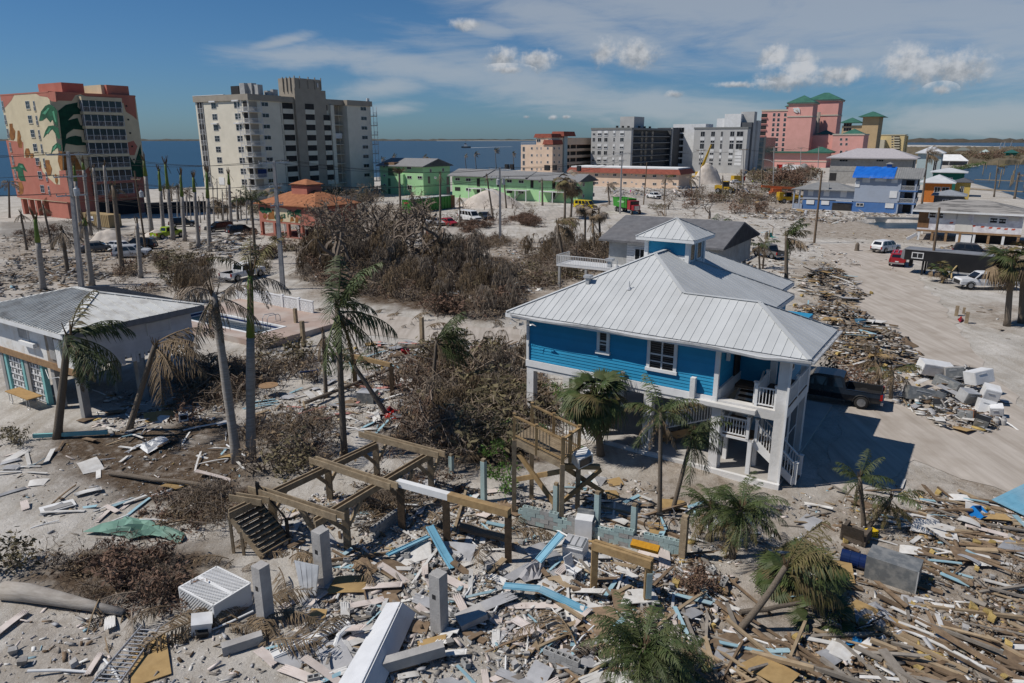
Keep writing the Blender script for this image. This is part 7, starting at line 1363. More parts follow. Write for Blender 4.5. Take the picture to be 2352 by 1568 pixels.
# ------------------------------------------------------------------ what is left of the houses in the foreground
ZO.update({20:(700,1750),21:(1500,1700),23:(1000,2099),24:(2300,1750),25:(2700,1900)})
timb_m=mat('treated_timber',(.36,.245,.12),(.26,.17,.08),3.5,.85,bump=.3,bscale=30,rnd=.12,dirt=.4,dcol=(.13,.10,.07));oldt_m=mat('old_timber',(.34,.265,.175),(.22,.165,.105),4,.9,bump=.4,bscale=25,rnd=.15,dirt=.4,dcol=(.12,.10,.08));dkt_m=mat('dark_timber',(.14,.092,.055),(.085,.058,.036),4,.9,bump=.4,bscale=25)
teal_m=mat('pale_teal_paint',(.33,.42,.41),(.27,.36,.36),2,.8,bump=.2,bscale=18,dirt=.35,dcol=(.30,.27,.24));cpost_m=mat('pale_concrete',(.40,.385,.37),(.31,.30,.29),2.5,.9,bump=.5,bscale=16,dirt=.4,dcol=(.22,.20,.185));bstrip_m=mat('blue_roof_strip',(.17,.38,.50),(.13,.31,.42),2,.5,dirt=.35,dcol=(.4,.42,.42));ply_m=mat('plywood',(.40,.27,.12),(.32,.21,.09),3,.85,rnd=.2,dirt=.3,dcol=(.2,.14,.08));appl_m=mat('appliance_white',(.70,.70,.70),(.6,.6,.6),2,.35,dirt=.35,dcol=(.42,.36,.28));dgal_m=mat('dented_grey_metal',(.17,.18,.185),(.28,.28,.27),3,.45,metal=.3,bump=.4,bscale=5,lo=.45,hi=.6);cblk_m=mat('cinder_block',(.36,.355,.345),(.28,.275,.265),5,.95,bump=.4,bscale=30,rnd=.12)
def B(k,x,y,z=0.0):return G(*zz(k,x,y),z)
def post(u,v,vt,w,m,label,name='post',group=None,cap=None,lean=0.0,cat='post'):
    P=Gz(u,v);h=hgt_at(P,u,vt)-P.z;o=empty(name,P,ANG,label,cat,group);MB().beam((0,0,-.1),(lean,0,h),w,w).build('shaft',m,o)
    if cap:MB().box(-w*.5+.02,-w*.5+.02,h,w*.5-.02,w*.5-.02,h+.12).build('post_stub',cap,o)
    if m is cpost_m:MB().box(-w*.22,-w*.5-.004,h*.6,w*.12,-w*.5+.02,h*.68).build('pocket',dark_m,o)
    return o
# timber deck frame with stair
o=empty('deck_frame',(0,0,0),0,'bare timber deck frame of crossing double beams on posts','deck frame');zb=1.85
def dbl(p,q,m=oldt_m,gap=.12,w=.06,h=.28):
    d=(q-p).normalized();s=Vector((-d.y,d.x,0))*gap
    for k in (-1,1):beamobj('beam',p+s*k+d*(.08*k),q+s*k+d*.1*k,w,h,m,o)
for a,c,z in (((525.7,1181),(864.6,1021),zb),((722.4,1201),(1000,1036),zb),((718,1055),(905,1117),zb+.28),((579,1121),(782.4,1188),zb+.28),((831,995.5),(1014.7,1044.5),zb+.28),((535,1140),(610,1152),zb+.2)):dbl(G(*a,z),G(*c,z))
for u,v in ((622,1128),(752,1062),(862,1018),(988,1044),(918,1090),(792,1162)):
    p=G(u,v,zb);beamobj('post',(p.x,p.y,-.1),(p.x,p.y,zb-.1),.26,.26,oldt_m,o)
    for dx in (-.9,.9):beamobj('brace',p+NY*.0+EX*0+NY*dx+Vector((0,0,-.15)),(p.x,p.y,.75),.1,.16,oldt_m,o)
beamobj('brace',B(20,1240,610,2.0),B(20,1430,940,.6),.14,.2,oldt_m,o)
st=empty('timber_stair',(0,0,0),0,'wooden stair of brown treads falling away from the deck frame','stair');s0,s1=G(527,1186,1.65),G(604,1280,.05);wv=NY*1.35
for k in (0,1):beamobj('stringer',s0+wv*k,s1+wv*k,.07,.26,oldt_m,st)
for i in range(9):
    c=s0.lerp(s1,(i+.5)/9);m_=c+wv*.5+Vector((0,0,.1));beamobj('tread',m_-wv*.52,m_+wv*.52,.30,.05,oldt_m,st);beamobj('riser',m_-wv*.5+Vector((0,0,-.1))-EX*.13,m_+wv*.5+Vector((0,0,-.1))-EX*.13,.03,.16,dkt_m,st)
for t,h in ((0.0,1.5),(.35,1.2),(.95,.9)):
    for k in (0,):c=s0.lerp(s1,t);beamobj('leg',(c.x,c.y,-.1),(c.x,c.y,c.z),.1,.1,oldt_m,st)
c0,c1=s0+wv+Vector((0,0,.0)),s1+wv
for t in (.05,.95):c=c0.lerp(c1,t);beamobj('black_post',(c.x,c.y,0),(c.x,c.y,c.z+1.0),.12,.12,blackpl_m,st)
for hh in (.95,.2):beamobj('black_rail',c0+Vector((0,0,hh)),c1+Vector((0,0,hh)),.05,.05,blackpl_m,st)
# beam on three posts, one end painted white; timber portal; short beam beyond
o=empty('beam_frame',(0,0,0),0,'timber beam with white painted end resting on three dark posts','beam frame');p,q=G(914,1108,2.15),G(1170,1177,2.15);mid=p.lerp(q,.48)
beamobj('beam',mid,q,.30,.30,timb_m,o);beamobj('white_beam',p,mid,.26,.28,white_m,o)
for t in (.02,.45,.99):c=p.lerp(q,t);beamobj('post',(c.x,c.y,-.1),(c.x,c.y,2.0),.28,.28,dkt_m,o)
o=empty('timber_portal',(0,0,0),0,'timber portal of one beam on two posts among wreckage','beam frame');p,q=G(1363,1250,1.85),G(1498,1294,1.85)
for k in (-1,1):beamobj('beam',p+NY*.09*k,q+NY*.09*k,.13,.30,timb_m,o)
for t in (.03,.95):c=p.lerp(q,t);beamobj('post',(c.x,c.y,-.1),(c.x,c.y,1.72),.24,.24,timb_m,o)
c=p.lerp(q,.95);beamobj('teal_board',(c.x+.02,c.y-.15,.5),(c.x+.02,c.y-.15,1.5),.03,.2,teal_m,o)
o=empty('far_beam',(0,0,0),0,'brown beam on two posts behind the coconut palm','beam frame');p,q=G(812,818,2.1),G(898,838,2.1);beamobj('beam',p,q,.22,.26,timb_m,o)
for c in (p,q):beamobj('post',(c.x,c.y,-.1),(c.x,c.y,2.0),.26,.26,dkt_m,o)
for a,lb in (((745,1340,1217,.46),'pale concrete post standing right of the wooden stair'),((612,1430,1297,.42),'pale concrete post beside the white lattice box'),((1010,1447,1316,.44),'broken concrete post with rotten timber at bottom centre')):post(*a,cpost_m,lb,'concrete_post')
beamobj('rotten_timber',(0,0,0),(0,0,1),.1,.1,dkt_m);bpy.data.objects.remove(bpy.data.objects['rotten_timber'])
for a,lb in (((1037,1086,1047,.2),'short pale teal post behind the white ended beam'),((1111.6,1152,1059,.22),'tall pale teal post left of the green regrowth'),((1276,1203,1114,.2),'pale teal post under the tilted balcony'),((1370,1225,1134,.22),'pale teal post at the left end of the block wall'),((1454,1238,1162,.22),'pale teal post in the middle of the block wall'),((1567,1284,1190,.26),'weathered post with a teal strip at the right end of the block wall')):post(*a,teal_m if a[0]<1500 else oldt_m,lb,'painted_post',cap=oldt_m)
for a,lb in (((970,785,728,.28),'lone wooden piling on the sand lane left of the blue house'),((681,752,708,.26),'wooden piling on the pool deck, left of two'),((698,797,737,.28),'dark wooden piling below the pool deck, right of two'),((2196,725,702,.3),'stub of a wooden piling beside the sand lane'),((2213,720,706,.22),'short post with a white cap beside the sand lane'),((2219,742,716,.3),'thick wooden stump beside the red bag')):post(*a,oldt_m,lb,'wooden_post')
# low walls of hollow blocks
hb=MB();
for x0,x1 in ((-.2,-.165),(-.02,.02),(.165,.2)):hb.box(x0,-.1,0,x1,.1,.19)
for y0,y1 in ((-.1,-.065),(.065,.1)):hb.box(-.165,y0,0,-.02,y1,.19).box(.02,y0,0,.165,y1,.19)
hbm={m.name:hb.mesh('cinder_block',m) for m in (cblk_m,teal_m)}
def blockwall(p,q,rows,label,teal,seed):
    rng=random.Random(seed);o=empty('block_wall',p,math.atan2(q.y-p.y,q.x-p.x),label,'wall');n=int((q-p).length/.41)
    for j in range(rows):
        for i in range(n):
            if j==rows-1 and rng.random()<.35:continue
            place('cinder_block',hbm[(teal_m if rng.random()<teal else cblk_m).name],o,(.2+i*.41+.2*(j%2),rng.uniform(-.012,.012),j*.197-.03))
blockwall(G(1192,1194),G(1560,1280),4,'broken low block wall with patches of pale teal paint',.6,1);blockwall(G(1250,1520),G(1357,1562),3,'grey hollow block wall stub at the bottom',0,2);blockwall(G(855,1240),G(928,1185),3,'fallen run of grey hollow blocks under the deck frame',.0,3)
# tilted balcony left standing on its legs
o=empty('tilted_balcony',(0,0,0),0,'tilted wooden balcony with baluster railing on braced legs','balcony');a,c=G(1181,1004,3.6),G(1292,1060,2.95);up=NY*1.5
for i in range(10):t=(i+.5)/10;beamobj('deck_board',a+up*t,c+up*t,.14,.04,oldt_m,o)
beamobj('rim_beam',a+Vector((0,0,-.18)),c+Vector((0,0,-.18)),.08,.28,oldt_m,o);beamobj('rim_beam',a+up+Vector((0,0,-.18)),c+up+Vector((0,0,-.18)),.08,.28,oldt_m,o)
R3=Vector((0,0,1.0))
for rk,(s_,e_) in enumerate(((a,c),(a+up,c+up),(c,c+up))):
    beamobj('rail',s_+R3*(1+.004*rk),e_+R3*(1+.004*rk),.12+.008*rk,.06,timb_m,o);beamobj('rail',s_+R3*.12,e_+R3*.12,.06,.08,timb_m,o);n=int((e_-s_).length/.15)
    for i in range(n+1):
        p=s_.lerp(e_,i/n)
        if i in (0,n) or i==n // 2:beamobj('rail_post',p-R3*.3,p+R3*(1.12+.01*rk),.12+.012*rk,.12+.012*rk,timb_m,o)
        elif s_ is not a or i<n*.75:beamobj('baluster',p+R3*.1,p+R3,.035,.035,oldt_m,o)
for p in (a,c,a+up,c+up):beamobj('leg',(p.x,p.y,-.1),p+Vector((0,0,-.1)),.2,.2,oldt_m,o)
for p,q in (((1190,1040,2.4),(1282,1168,.2)),((1180,1102,.9),(1290,1082,2.0)),((1282,1160,.7),(1380,1078,1.6)),((1300,1075,2.2),(1385,1130,.1))):beamobj('brace',G(*p),G(*q),.1,.22,timb_m,o)
beamobj('ledger',G(1290,1070,2.3),G(1378,1072,2.3),.2,.2,timb_m,o)
MB().tube([G(1187,1002,3.4),G(1184,1040,2.4),G(1172,1095,.8),G(1166,1115,.2)],.035,6).build('hanging_hose',gut_m,o)
def boxthing(name,label,cat,P,rz,L,Wd,H,m,parts=(),rot=(0,0),z=0.0,group=None):
    o=empty(name,P,rz,label,cat,group);o.location.z+=z;o.rotation_euler=(rot[0],rot[1],rz);q=MB().box(-L/2,-Wd/2,0,L/2,Wd/2,H);q.build('body',m,o)
    for nm,b_,mm in parts:MB().box(*b_).build(nm,mm,o)
    return o
boxthing('window_unit','white framed box with dark glass lying beside the tilted balcony','window unit',G(1337,1062,2.45),.5,.75,.55,.55,white_m,[('pane',(-.31,-.285,.07,.31,-.27,.48),pane_m)],(.25,-.2))
# lattice box
o=empty('lattice_box',G(500,1392),ANG,'white lattice covered box lying beside a concrete post','lattice box');Lx,Ly,Lz=1.9,1.5,.85
MB().box(Lx/2-.04,-Ly/2,0,Lx/2,Ly/2,Lz).build('end_panel',white_m,o);MB().box(-Lx/2,-.06,Lz,Lx/2,.06,Lz+.03).build('top_strip',white_m,o)
for (c,uax,vax,w,h,nn) in ((Vector((-Lx/2,-Ly/2,0)),Vector((1,0,0)),Vector((0,0,1)),Lx,Lz,Vector((0,-1,0))),(Vector((-Lx/2,-Ly/2,Lz)),Vector((1,0,0)),Vector((0,1,0)),Lx,Ly,Vector((0,0,1)))):
    for sg in (1,-1):
        t=-h+.07
        while t<w:
            x0,x1=max(0,t),min(w,t+h);y0,y1=(x0-t),(x1-t)
            if sg<0:y0,y1=h-y0,h-y1
            if x1-x0>.08:beamobj('lattice_slat',c+uax*x0+vax*y0+nn*.012*sg,c+uax*x1+vax*y1+nn*.012*sg,.045,.018,white_m,o,up=nn)
            t+=.125
    for e0,e1 in (((0,0),(w,0)),((0,h),(w,h)),((0,0),(0,h)),((w,0),(w,h))):beamobj('edge_strip',c+uax*e0[0]+vax*e0[1],c+uax*e1[0]+vax*e1[1],.07,.05,white_m,o,up=nn)
boxthing('pump_unit','small white plastic pump housing tipped over near the ladder','pump',Gz(462,1448),.4,.62,.5,.5,appl_m,[('motor',(-.15,-.45,.05,.2,-.25,.3),blackpl_m),('lid',(-.33,-.27,.5,.33,.27,.55),appl_m)],(.2,.15))
o=empty('ladder',(0,0,0),0,'aluminium ladder lying over plywood at bottom left','ladder');al_m=mat('aluminium',(.55,.55,.56),(.42,.42,.42),3,.35,metal=.5);a0,a1,b0,b1=G(326,1437,.35),G(206,1576,.25),G(367,1440,.35),G(268,1580,.25)
for p,q in ((a0,a1),(b0,b1)):beamobj('rail',p,q,.03,.09,al_m,o)
for i in range(1,16):MB().tube([a0.lerp(a1,i/16),b0.lerp(b1,i/16)],.018,6).build('rung',al_m,o)
tag(MB().prism([G(305,1500,.15),G(380,1455,.15),G(394,1548,.12),G(300,1580,.12)],(0,0,.03)).build('plywood_sheet',ply_m),'clean tan plywood sheet under the ladder','plywood sheet')
o=empty('fallen_palm',G(12,1372),0,'thick grey palm trunk lying across the lower left corner','palm tree');q=[G(12,1372,.3),G(70,1378,.32),G(130,1390,.3),G(200,1405,.25),G(293,1424,.2)];MB().tube([p-q[0]+Vector((0,0,.3)) for p in q],[.34,.33,.27,.2,.12],14).build('trunk',royal_m2,o,smooth=True)
for i in range(9):place('frond',random.choice(FR['blow']+FR['khang']),o,q[4]-q[0]+Vector((0,0,.3)),(random.uniform(-.3,.3),.4,random.uniform(-1.6,.5)),2.0)
o=empty('fallen_palm',G(188,1274),0,'slim curved palm trunk lying behind the brown branch heap','palm tree');q=[G(188,1272,.15),G(250,1268,.3),G(320,1280,.3),G(425,1314,.12)];MB().tube([p-G(188,1274) for p in q],[.1,.13,.12,.09],10).build('trunk',bark_m,o,smooth=True)
for p,q,r,lb in ((((253,1087,.12),(520,1119,.15)),None,.11,'long brown log across the mulch left of the deck frame'),(((923.5,796,.2),(988,798,.2)),None,.22,'short thick brown log on the pale debris field'),(((1060,1208,.25),(1172,1240,.3)),None,.2,'dark palm log under the white ended beam'),(((1700,1406,.3),(1840,1384,.3)),None,.09,'curved palm log below the fan palm bush'),(((700,925,.3),(905,845,.3)),None,.12,'grey log beside the leaning palm trunk')):
    tag(MB().tube(wavy(G(*p[0]),G(*p[1]),5,.05),[r,r,r*.95,r*.9,r*.85,r*.8],9).build('log',bark_m),lb,'log')
def crumple(name,label,cat,k,pts,m,h=.35,seed=0,z=.08,n=9):
    """a bent sheet: the outline is filled with a buckled grid"""
    rng=random.Random(seed);P=[(B(k,*p) if k else G(*p)) for p in pts];c=sum(P,Vector())/len(P);q=MB();m_=len(P);rings=4;vs=[c+Vector((0,0,h*rng.uniform(.4,1)))]
    for r in range(1,rings+1):
        for i in range(m_*2):
            p=P[i // 2] if i%2==0 else P[i // 2].lerp(P[(i // 2+1)%m_],.5);vs.append(c.lerp(p,r/rings)+Vector((0,0,z+h*rng.uniform(-.2,1)*(1.1-r/rings*.8))))
    M_=m_*2;fs=[(0,1+i,1+(i+1)%M_) for i in range(M_)]
    for r in range(rings-1):fs+=[(1+r*M_+i,1+(r+1)*M_+i,1+(r+1)*M_+(i+1)%M_,1+r*M_+(i+1)%M_) for i in range(M_)]
    return tag(q.add(vs,fs).build(name,m),label,cat)
crumple('roofing_sheet','crumpled mint green roofing sheet on the sand at left','roofing sheet',0,[(190,1226),(281,1196),(296,1194),(349,1202),(379,1222),(423,1227),(426,1243),(411,1252),(352,1237),(296,1243),(275,1233)],mat('mint_sheet',(.17,.30,.24),(.13,.24,.19),2,.7,dirt=.4,dcol=(.3,.28,.24)),.45,2)
crumple('metal_sheet','bent pale metal sheet on the mulch before the white house','metal sheet',0,[(284,1042),(330,1022),(378,1006),(392,1018),(340,1046),(318,1030)],white_m,.4,3);crumple('tarpaulin','small torn blue tarpaulin at lower right','tarpaulin',0,[(1934,1466),(1950,1448),(1982,1462),(1976,1488),(1944,1490)],mat('torn_blue',(.02,.20,.46),None,2,.6),.25,4);crumple('carpet','brown carpet crumpled beside the dark date palm','carpet',0,[(1270,1452),(1400,1450),(1440,1500),(1350,1560),(1310,1550)],mat('brown_carpet',(.085,.065,.05),None,6,1),.25,5);crumple('grey_sheet','draped grey cloth over a blue strip at centre','cloth',0,[(1190,1330),(1236,1285),(1254,1290),(1240,1340),(1205,1345)],mat('grey_cloth',(.4,.39,.39),(.3,.29,.3),4,.9),.5,6)
crumple('fishing_net','tangle of grey netting and plastic over bicycle wheels','net',0,[(1960,1400),(2010,1388),(2050,1420),(2060,1448),(2000,1462),(1965,1440)],mat('grey_net',(.22,.22,.23),(.33,.33,.34),9,.9),.35,7);crumple('plastic_sheet','crumpled white plastic sheet near the torn blue tarpaulin','plastic sheet',0,[(1990,1470),(2080,1452),(2090,1478),(2040,1502),(1996,1496)],white_m,.3,8)
# garage door folded along its length
def panel3(name,P,label,cat,m,rows=(),parent=None):
    P=[Vector(p) for p in P];nn=(P[1]-P[0]).cross(P[3]-P[0]).normalized();nn=-nn if nn.z<0 else nn;o=MB().prism(P,nn*.04).build(name,m,parent)
    for (a_,c_,d_,e_) in rows:
        f=lambda s,t:P[0].lerp(P[1],s).lerp(P[3].lerp(P[2],s),t);MB().prism([f(a_,d_),f(c_,d_),f(c_,e_),f(a_,e_)],nn*.044).build('raised_panel',m,o)
    return tag(o,label,cat) if label else o
gd=empty('garage_door',(0,0,0),0,'white panelled garage door folded lengthwise at the bottom centre','garage door');gdm=mat('garage_door_white',(.62,.63,.65),(.55,.56,.58),1.5,.5,bump=.2,bscale=3,dirt=.3,dcol=(.4,.38,.36));r0,r1=G(921,1384,.75),G(822,1592,.75);rows=[(i/6+.015,(i+1)/6-.015,.06+.46*j,.46+.46*j) for i in range(6) for j in range(2)]
panel3('door_leaf',[r0,r1,G(770,1585,.25),G(890,1386,.3)],None,None,gdm,rows,gd);panel3('door_leaf',[r1+Vector((.02,0,0)),r0+Vector((.02,0,0)),G(953,1408,.15),G(868,1600,.15)],None,None,gdm,rows,gd)
panel3('corrugated_panel',[G(677,1286,1.15),G(733,1298,1.2),G(727,1368,.25),G(692,1358,.3)],'grey ribbed metal panel leaning upright by the concrete post','metal panel',gut_m,[(i/4+.02,(i+1)/4-.02,.02,.98) for i in range(4)])
panel3('striped_panel',[G(2278,1148,.3),G(2352,1112,.3),G(2440,1150,.2),G(2352,1184,.2)],'pale blue striped roof panel at the right edge','roof panel',bstrip_m,[(.02,.98,i/6+.02,(i+1)/6-.03) for i in range(6)]);o=empty('door',(0,0,0),0,'white door with long grey pane lying on mulch at left','door');dd=panel3('door_leaf',[G(89,1167,.1),G(168,1147,.1),G(176,1160,.1),G(96,1183,.1)],None,None,white_m,(),o);MB().prism([G(100,1168,.16),G(163,1152,.16),G(168,1158,.16),G(104,1176,.16)],(0,0,.012)).build('pane',mat('dusty_pane',(.3,.29,.28)),dd)
def strip(pts,w,h,m,label,cat,name,up=(0,0,1)):
    o=empty(name,(0,0,0),0,label,cat)
    for p,q in zip(pts,pts[1:]):
        p,q=G(*p),G(*q);s_=beamobj('length',p,q,w,h,m,o);d=(q-p).normalized().cross(Vector((0,0,1))).normalized()*w*.38
        for k in (-1,1):beamobj('fold',p+d*k+Vector((0,0,h/2+.015)),q+d*k+Vector((0,0,h/2+.015)),.03,.04,m,s_).location -= s_.location
strip([(987,1208,.9),(1022,1272,.35),(1042,1304,.15)],.36,.03,bstrip_m,'pale blue metal roof strip leaning by the middle dark post','roof strip','roof_strip');strip([(1157,1345,.4),(1240,1352,.5),(1358,1408,.25)],.36,.03,bstrip_m,'long bent pale blue roof strip at bottom centre','roof strip','roof_strip');strip([(1290,1226,1.1),(1236,1288,.3)],.4,.03,bstrip_m,'blue roof strip leaning against the white stove','roof strip','roof_strip');strip([(890,1275,.3),(985,1232,.3)],.24,.03,bstrip_m,'flat blue strip left of the leaning roof strip','roof strip','roof_strip');strip([(625,1506,.25),(800,1427,.35)],.38,.06,white_m,'long white siding length crossing the bottom left','siding','siding_length');strip([(1180,1420,.2),(1280,1478,.2)],.34,.03,mat('pinkish_white',(.62,.56,.53)),'ribbed pinkish white siding length at bottom centre','siding','siding_length');strip([(780,1335,.3),(878,1372,.3)],.05,.05,wframe_m,'thin white frame by the stroller','frame','siding_length') if False else None
tag(beamobj('aqua_beam',G(76,1001,.25),G(247,992,.25),.14,.22,aqua_m),'long aqua painted beam lying in front of the white house','beam');tag(beamobj('concrete_beam',G(879,1528,.35),G(1020,1488,.5),.34,.36,cpost_m),'fallen concrete beam right of the garage door','concrete beam');tag(beamobj('concrete_beam',G(510,1492,.25),G(603,1462,.3),.3,.32,cpost_m),'fallen concrete beam left of the long white siding','concrete beam');tag(beamobj('concrete_slab',G(1052,1430,.2),G(1112,1402,.4),.7,.22,cpost_m),'broken grey concrete slab right of the broken post','concrete slab');tag(MB().tube([G(815,1440,.3),G(795,1445,.35),G(778,1460,.3),G(768,1490,.15)],.1,10).build('drain_pipe',trim_m),'white bent drain pipe near the long siding','pipe')
# appliances in the wreckage
boxthing('washer','white washing machine upright by the block wall','washing machine',Gz(1342,1232),ANG+.3,.72,.7,.95,appl_m,[('control_panel',(-.36,.2,.95,.36,.35,1.12),dgal_m)]);boxthing('stove','white cooker with grey slatted top leaning by the blue strip','stove',Gz(1322,1280),ANG+.15,.85,.7,.8,appl_m,[('hob',(-.4,-.33,.8,.4,.3,.82),dgal_m),('rail',(-.42,-.4,.7,.42,-.36,.74),appl_m)]+[('grate',(-.38+.26*i,-.3,.82,-.18+.26*i,.26,.84),gut_m) for i in range(3)],(.12,0))
boxthing('insulation_roll','bright orange insulation slab on broken wire shelving','insulation',G(1482,1258,.7),ANG+.1,1.1,.3,.18,mat('orange_foam',(.50,.25,.02),(.40,.19,.015),8,.95,bump=.8,bscale=30),(),(.4,0));boxthing('freezer','big dented grey metal cabinet lying on the sand at lower right','metal cabinet',Gz(2048,1330),ANG-.1,1.75,.95,.95,dgal_m,[('vent',(-.89,-.4,.1,-.875,.4,.85),blackpl_m),('edge_strip',(.85,-.49,0,.89,-.46,.95),gut_m)],(.05,0))
o=empty('oil_drum',Gz(1960,1300),ANG,'dark blue steel drum lying on its side beside the dented cabinet','drum');q=MB();K=18;prof=[(0,.28),(0,.3),(.3,.295),(.31,.31),(.34,.31),(.35,.295),(.62,.295),(.63,.31),(.66,.31),(.67,.295),(.97,.3),(.97,.28)]
q.add([(x-.48,r*math.cos(2*math.pi*j/K),.3+r*math.sin(2*math.pi*j/K)) for x,r in prof for j in range(K)],[(i*K+j,i*K+(j+1)%K,(i+1)*K+(j+1)%K,(i+1)*K+j) for i in range(11) for j in range(K)]+[tuple(range(K-1,-1,-1)),tuple(11*K+j for j in range(K))]);q.build('shell',mat('navy_drum',(.008,.02,.09),(.012,.025,.075),2,.22),o);MB().box(-.485,-.1,.2,-.47,.02,.36).build('label_plate',white_m,o)
o=boxthing('crate','yellow plastic crate with holes below the small palm','crate',Gz(2000,1232),.3,.42,.34,.32,mat('yellow_plastic',(.62,.42,.01)),[('hole',(-.16+.11*i,-.174,.06+.09*j,-.09+.11*i,-.168,.11+.09*j),dark_m) for i in range(4) for j in range(3)]);o=empty('armchair',Gz(1964,1240),2.4,'brown wicker armchair tipped over beside the yellow crate','armchair');wk_m=mat('wicker',(.13,.105,.085),(.08,.065,.05),9,.95,bump=.8,bscale=40);MB().box(-.45,-.4,.05,.45,.4,.4).build('seat',wk_m,o);MB().prism([(-.45,.3,.2),(.45,.3,.2),(.42,.6,.85),(-.42,.6,.85)],(0,.1,.05)).build('backrest',wk_m,o)
for x in (-.5,.36):MB().box(x,-.4,.05,x+.14,.4,.6).build('armrest',wk_m,o)
o=empty('storage_bin',Gz(2240,1186),.6,'bright blue open plastic bin tipped over at right','storage bin');o.rotation_euler=(.5,.3,.6);bb_m=mat('blue_plastic',(.01,.18,.52),None,2,.4)
for bx in ((-.45,-.3,0,.45,.3,.03),(-.45,-.3,.03,-.42,.3,.4),(.42,-.3,.03,.45,.3,.4),(-.42,-.3,.03,.42,-.27,.4),(-.42,.27,.03,.42,.3,.4)):MB().box(*bx).build('side',bb_m,o)
def wheel_ring(r,parent,loc,rot):q=MB();q.tube([(r*math.cos(t),0,r*math.sin(t)) for t in [i*math.pi/10 for i in range(21)]],.022,5,0,False);w=q.build('wheel',tyre_m,parent,loc,rot);[w_ for w_ in [MB().beam((-r*math.cos(t),0,-r*math.sin(t)),(r*math.cos(t),0,r*math.sin(t)),.008,.008).build('spoke',gut_m,w) for t in [i*.52 for i in range(6)]]]
o=empty('bicycle',Gz(1525,1222),math.atan2(*(lambda d:(d.y,d.x))(G(1554,1226)-G(1495,1222))),'beige bicycle standing behind the block wall','bicycle');bk_m=mat('beige_frame',(.45,.40,.35))
for x in (-.52,.52):wheel_ring(.33,o,(x,0,.33),(0,0,0))
for p,q in (((-.52,0,.33),(-.1,0,.3)),((-.1,0,.3),(-.25,0,.8)),((-.1,0,.3),(.36,0,.8)),((-.25,0,.75),(.36,0,.72)),((.52,0,.33),(.36,0,.95)),((-.52,0,.33),(-.23,0,.7))):MB().tube([p,q],.022,6).build('frame_tube',bk_m,o)
MB().box(-.36,-.08,.8,-.1,.08,.87).build('saddle',blackpl_m,o);MB().tube([(.3,-.3,1.05),(.38,0,.98),(.3,.3,1.05)],.016,5).build('handlebar',chrome_m,o)
o=empty('bicycle',Gz(2000,1450),.4,'bicycle with white rims tangled in netting at lower right','bicycle')
for i,x in enumerate((-.35,.3)):wheel_ring(.34,o,(x,.1*i,.3),(.7,.2,.3*i))
MB().tube([(-.35,0,.3),(0,0,.5),(.3,.1,.3)],.025,6).build('frame_tube',trim_m,o)
o=empty('plastic_chair',Gz(1318,1330),.8,'white plastic garden chair behind the timber portal','chair');MB().box(-.22,-.22,.4,.22,.22,.43).build('seat',trim_m,o);MB().prism([(-.22,.2,.43),(.22,.2,.43),(.24,.32,.9),(-.24,.32,.9)],(0,.03,0)).build('backrest',trim_m,o)
for x in (-.2,.2):
    for y in (-.2,.2):MB().beam((x,y,0),(x*.95,y*.95,.42),.04,.04).build('leg',trim_m,o)
    MB().tube([(x,-.2,.4),(x*1.15,-.2,.62),(x*1.15,.25,.64)],.02,5).build('armrest',trim_m,o)
o=empty('sawhorse',Gz(712,878),.35,'dark blue sawhorse in the yard by the tangled shrubs','sawhorse');MB().beam((-.6,0,.8),(.6,0,.8),.12,.1).build('rail',mat('navy',(.01,.03,.10)),o)
for x in (-.5,.5):
    for y in (-.25,.25):MB().beam((x,0,.78),(x,y,0),.04,.05).build('leg',blackpl_m,o)
boxthing('chest','dark grey open cabinet by the red bag in the tangled brush','cabinet',Gz(845,922),-.2,1.1,.9,.7,dgal_m,[('lid',(-.56,-.46,.7,.56,.46,.74),gut_m)]);crumple('red_bag','bright red canvas bag beside the grey cabinet','bag',0,[(873,955),(895,938),(918,948),(920,965),(895,968)],redl_m,.45,9);boxthing('mower','small red motor tool near the log on the pale debris field','mower',Gz(931,812),.3,.6,.45,.35,redl_m,[('engine',(-.15,-.15,.35,.15,.15,.55),blackpl_m)]);crumple('red_sack','small red sack between the piling stumps on the lane','sack',0,[(2198,737),(2206,731),(2214,737),(2205,742)],redl_m,.4,10);boxthing('small_box','small white box in the shadow under the white house','box',Gz(423,965),.4,.5,.45,.5,appl_m,[('opening',(-.18,-.23,.12,.18,-.225,.4),dark_m)]);boxthing('blue_tote','blue plastic tote on the rubble slope behind the blue house','storage bin',Gz(1974,748),.4,.8,.6,.55,mat('faded_blue',(.06,.16,.25)),[('lid',(-.42,-.32,.55,.42,.32,.6),mat('faded_blue'  ,(.06,.16,.25)))])
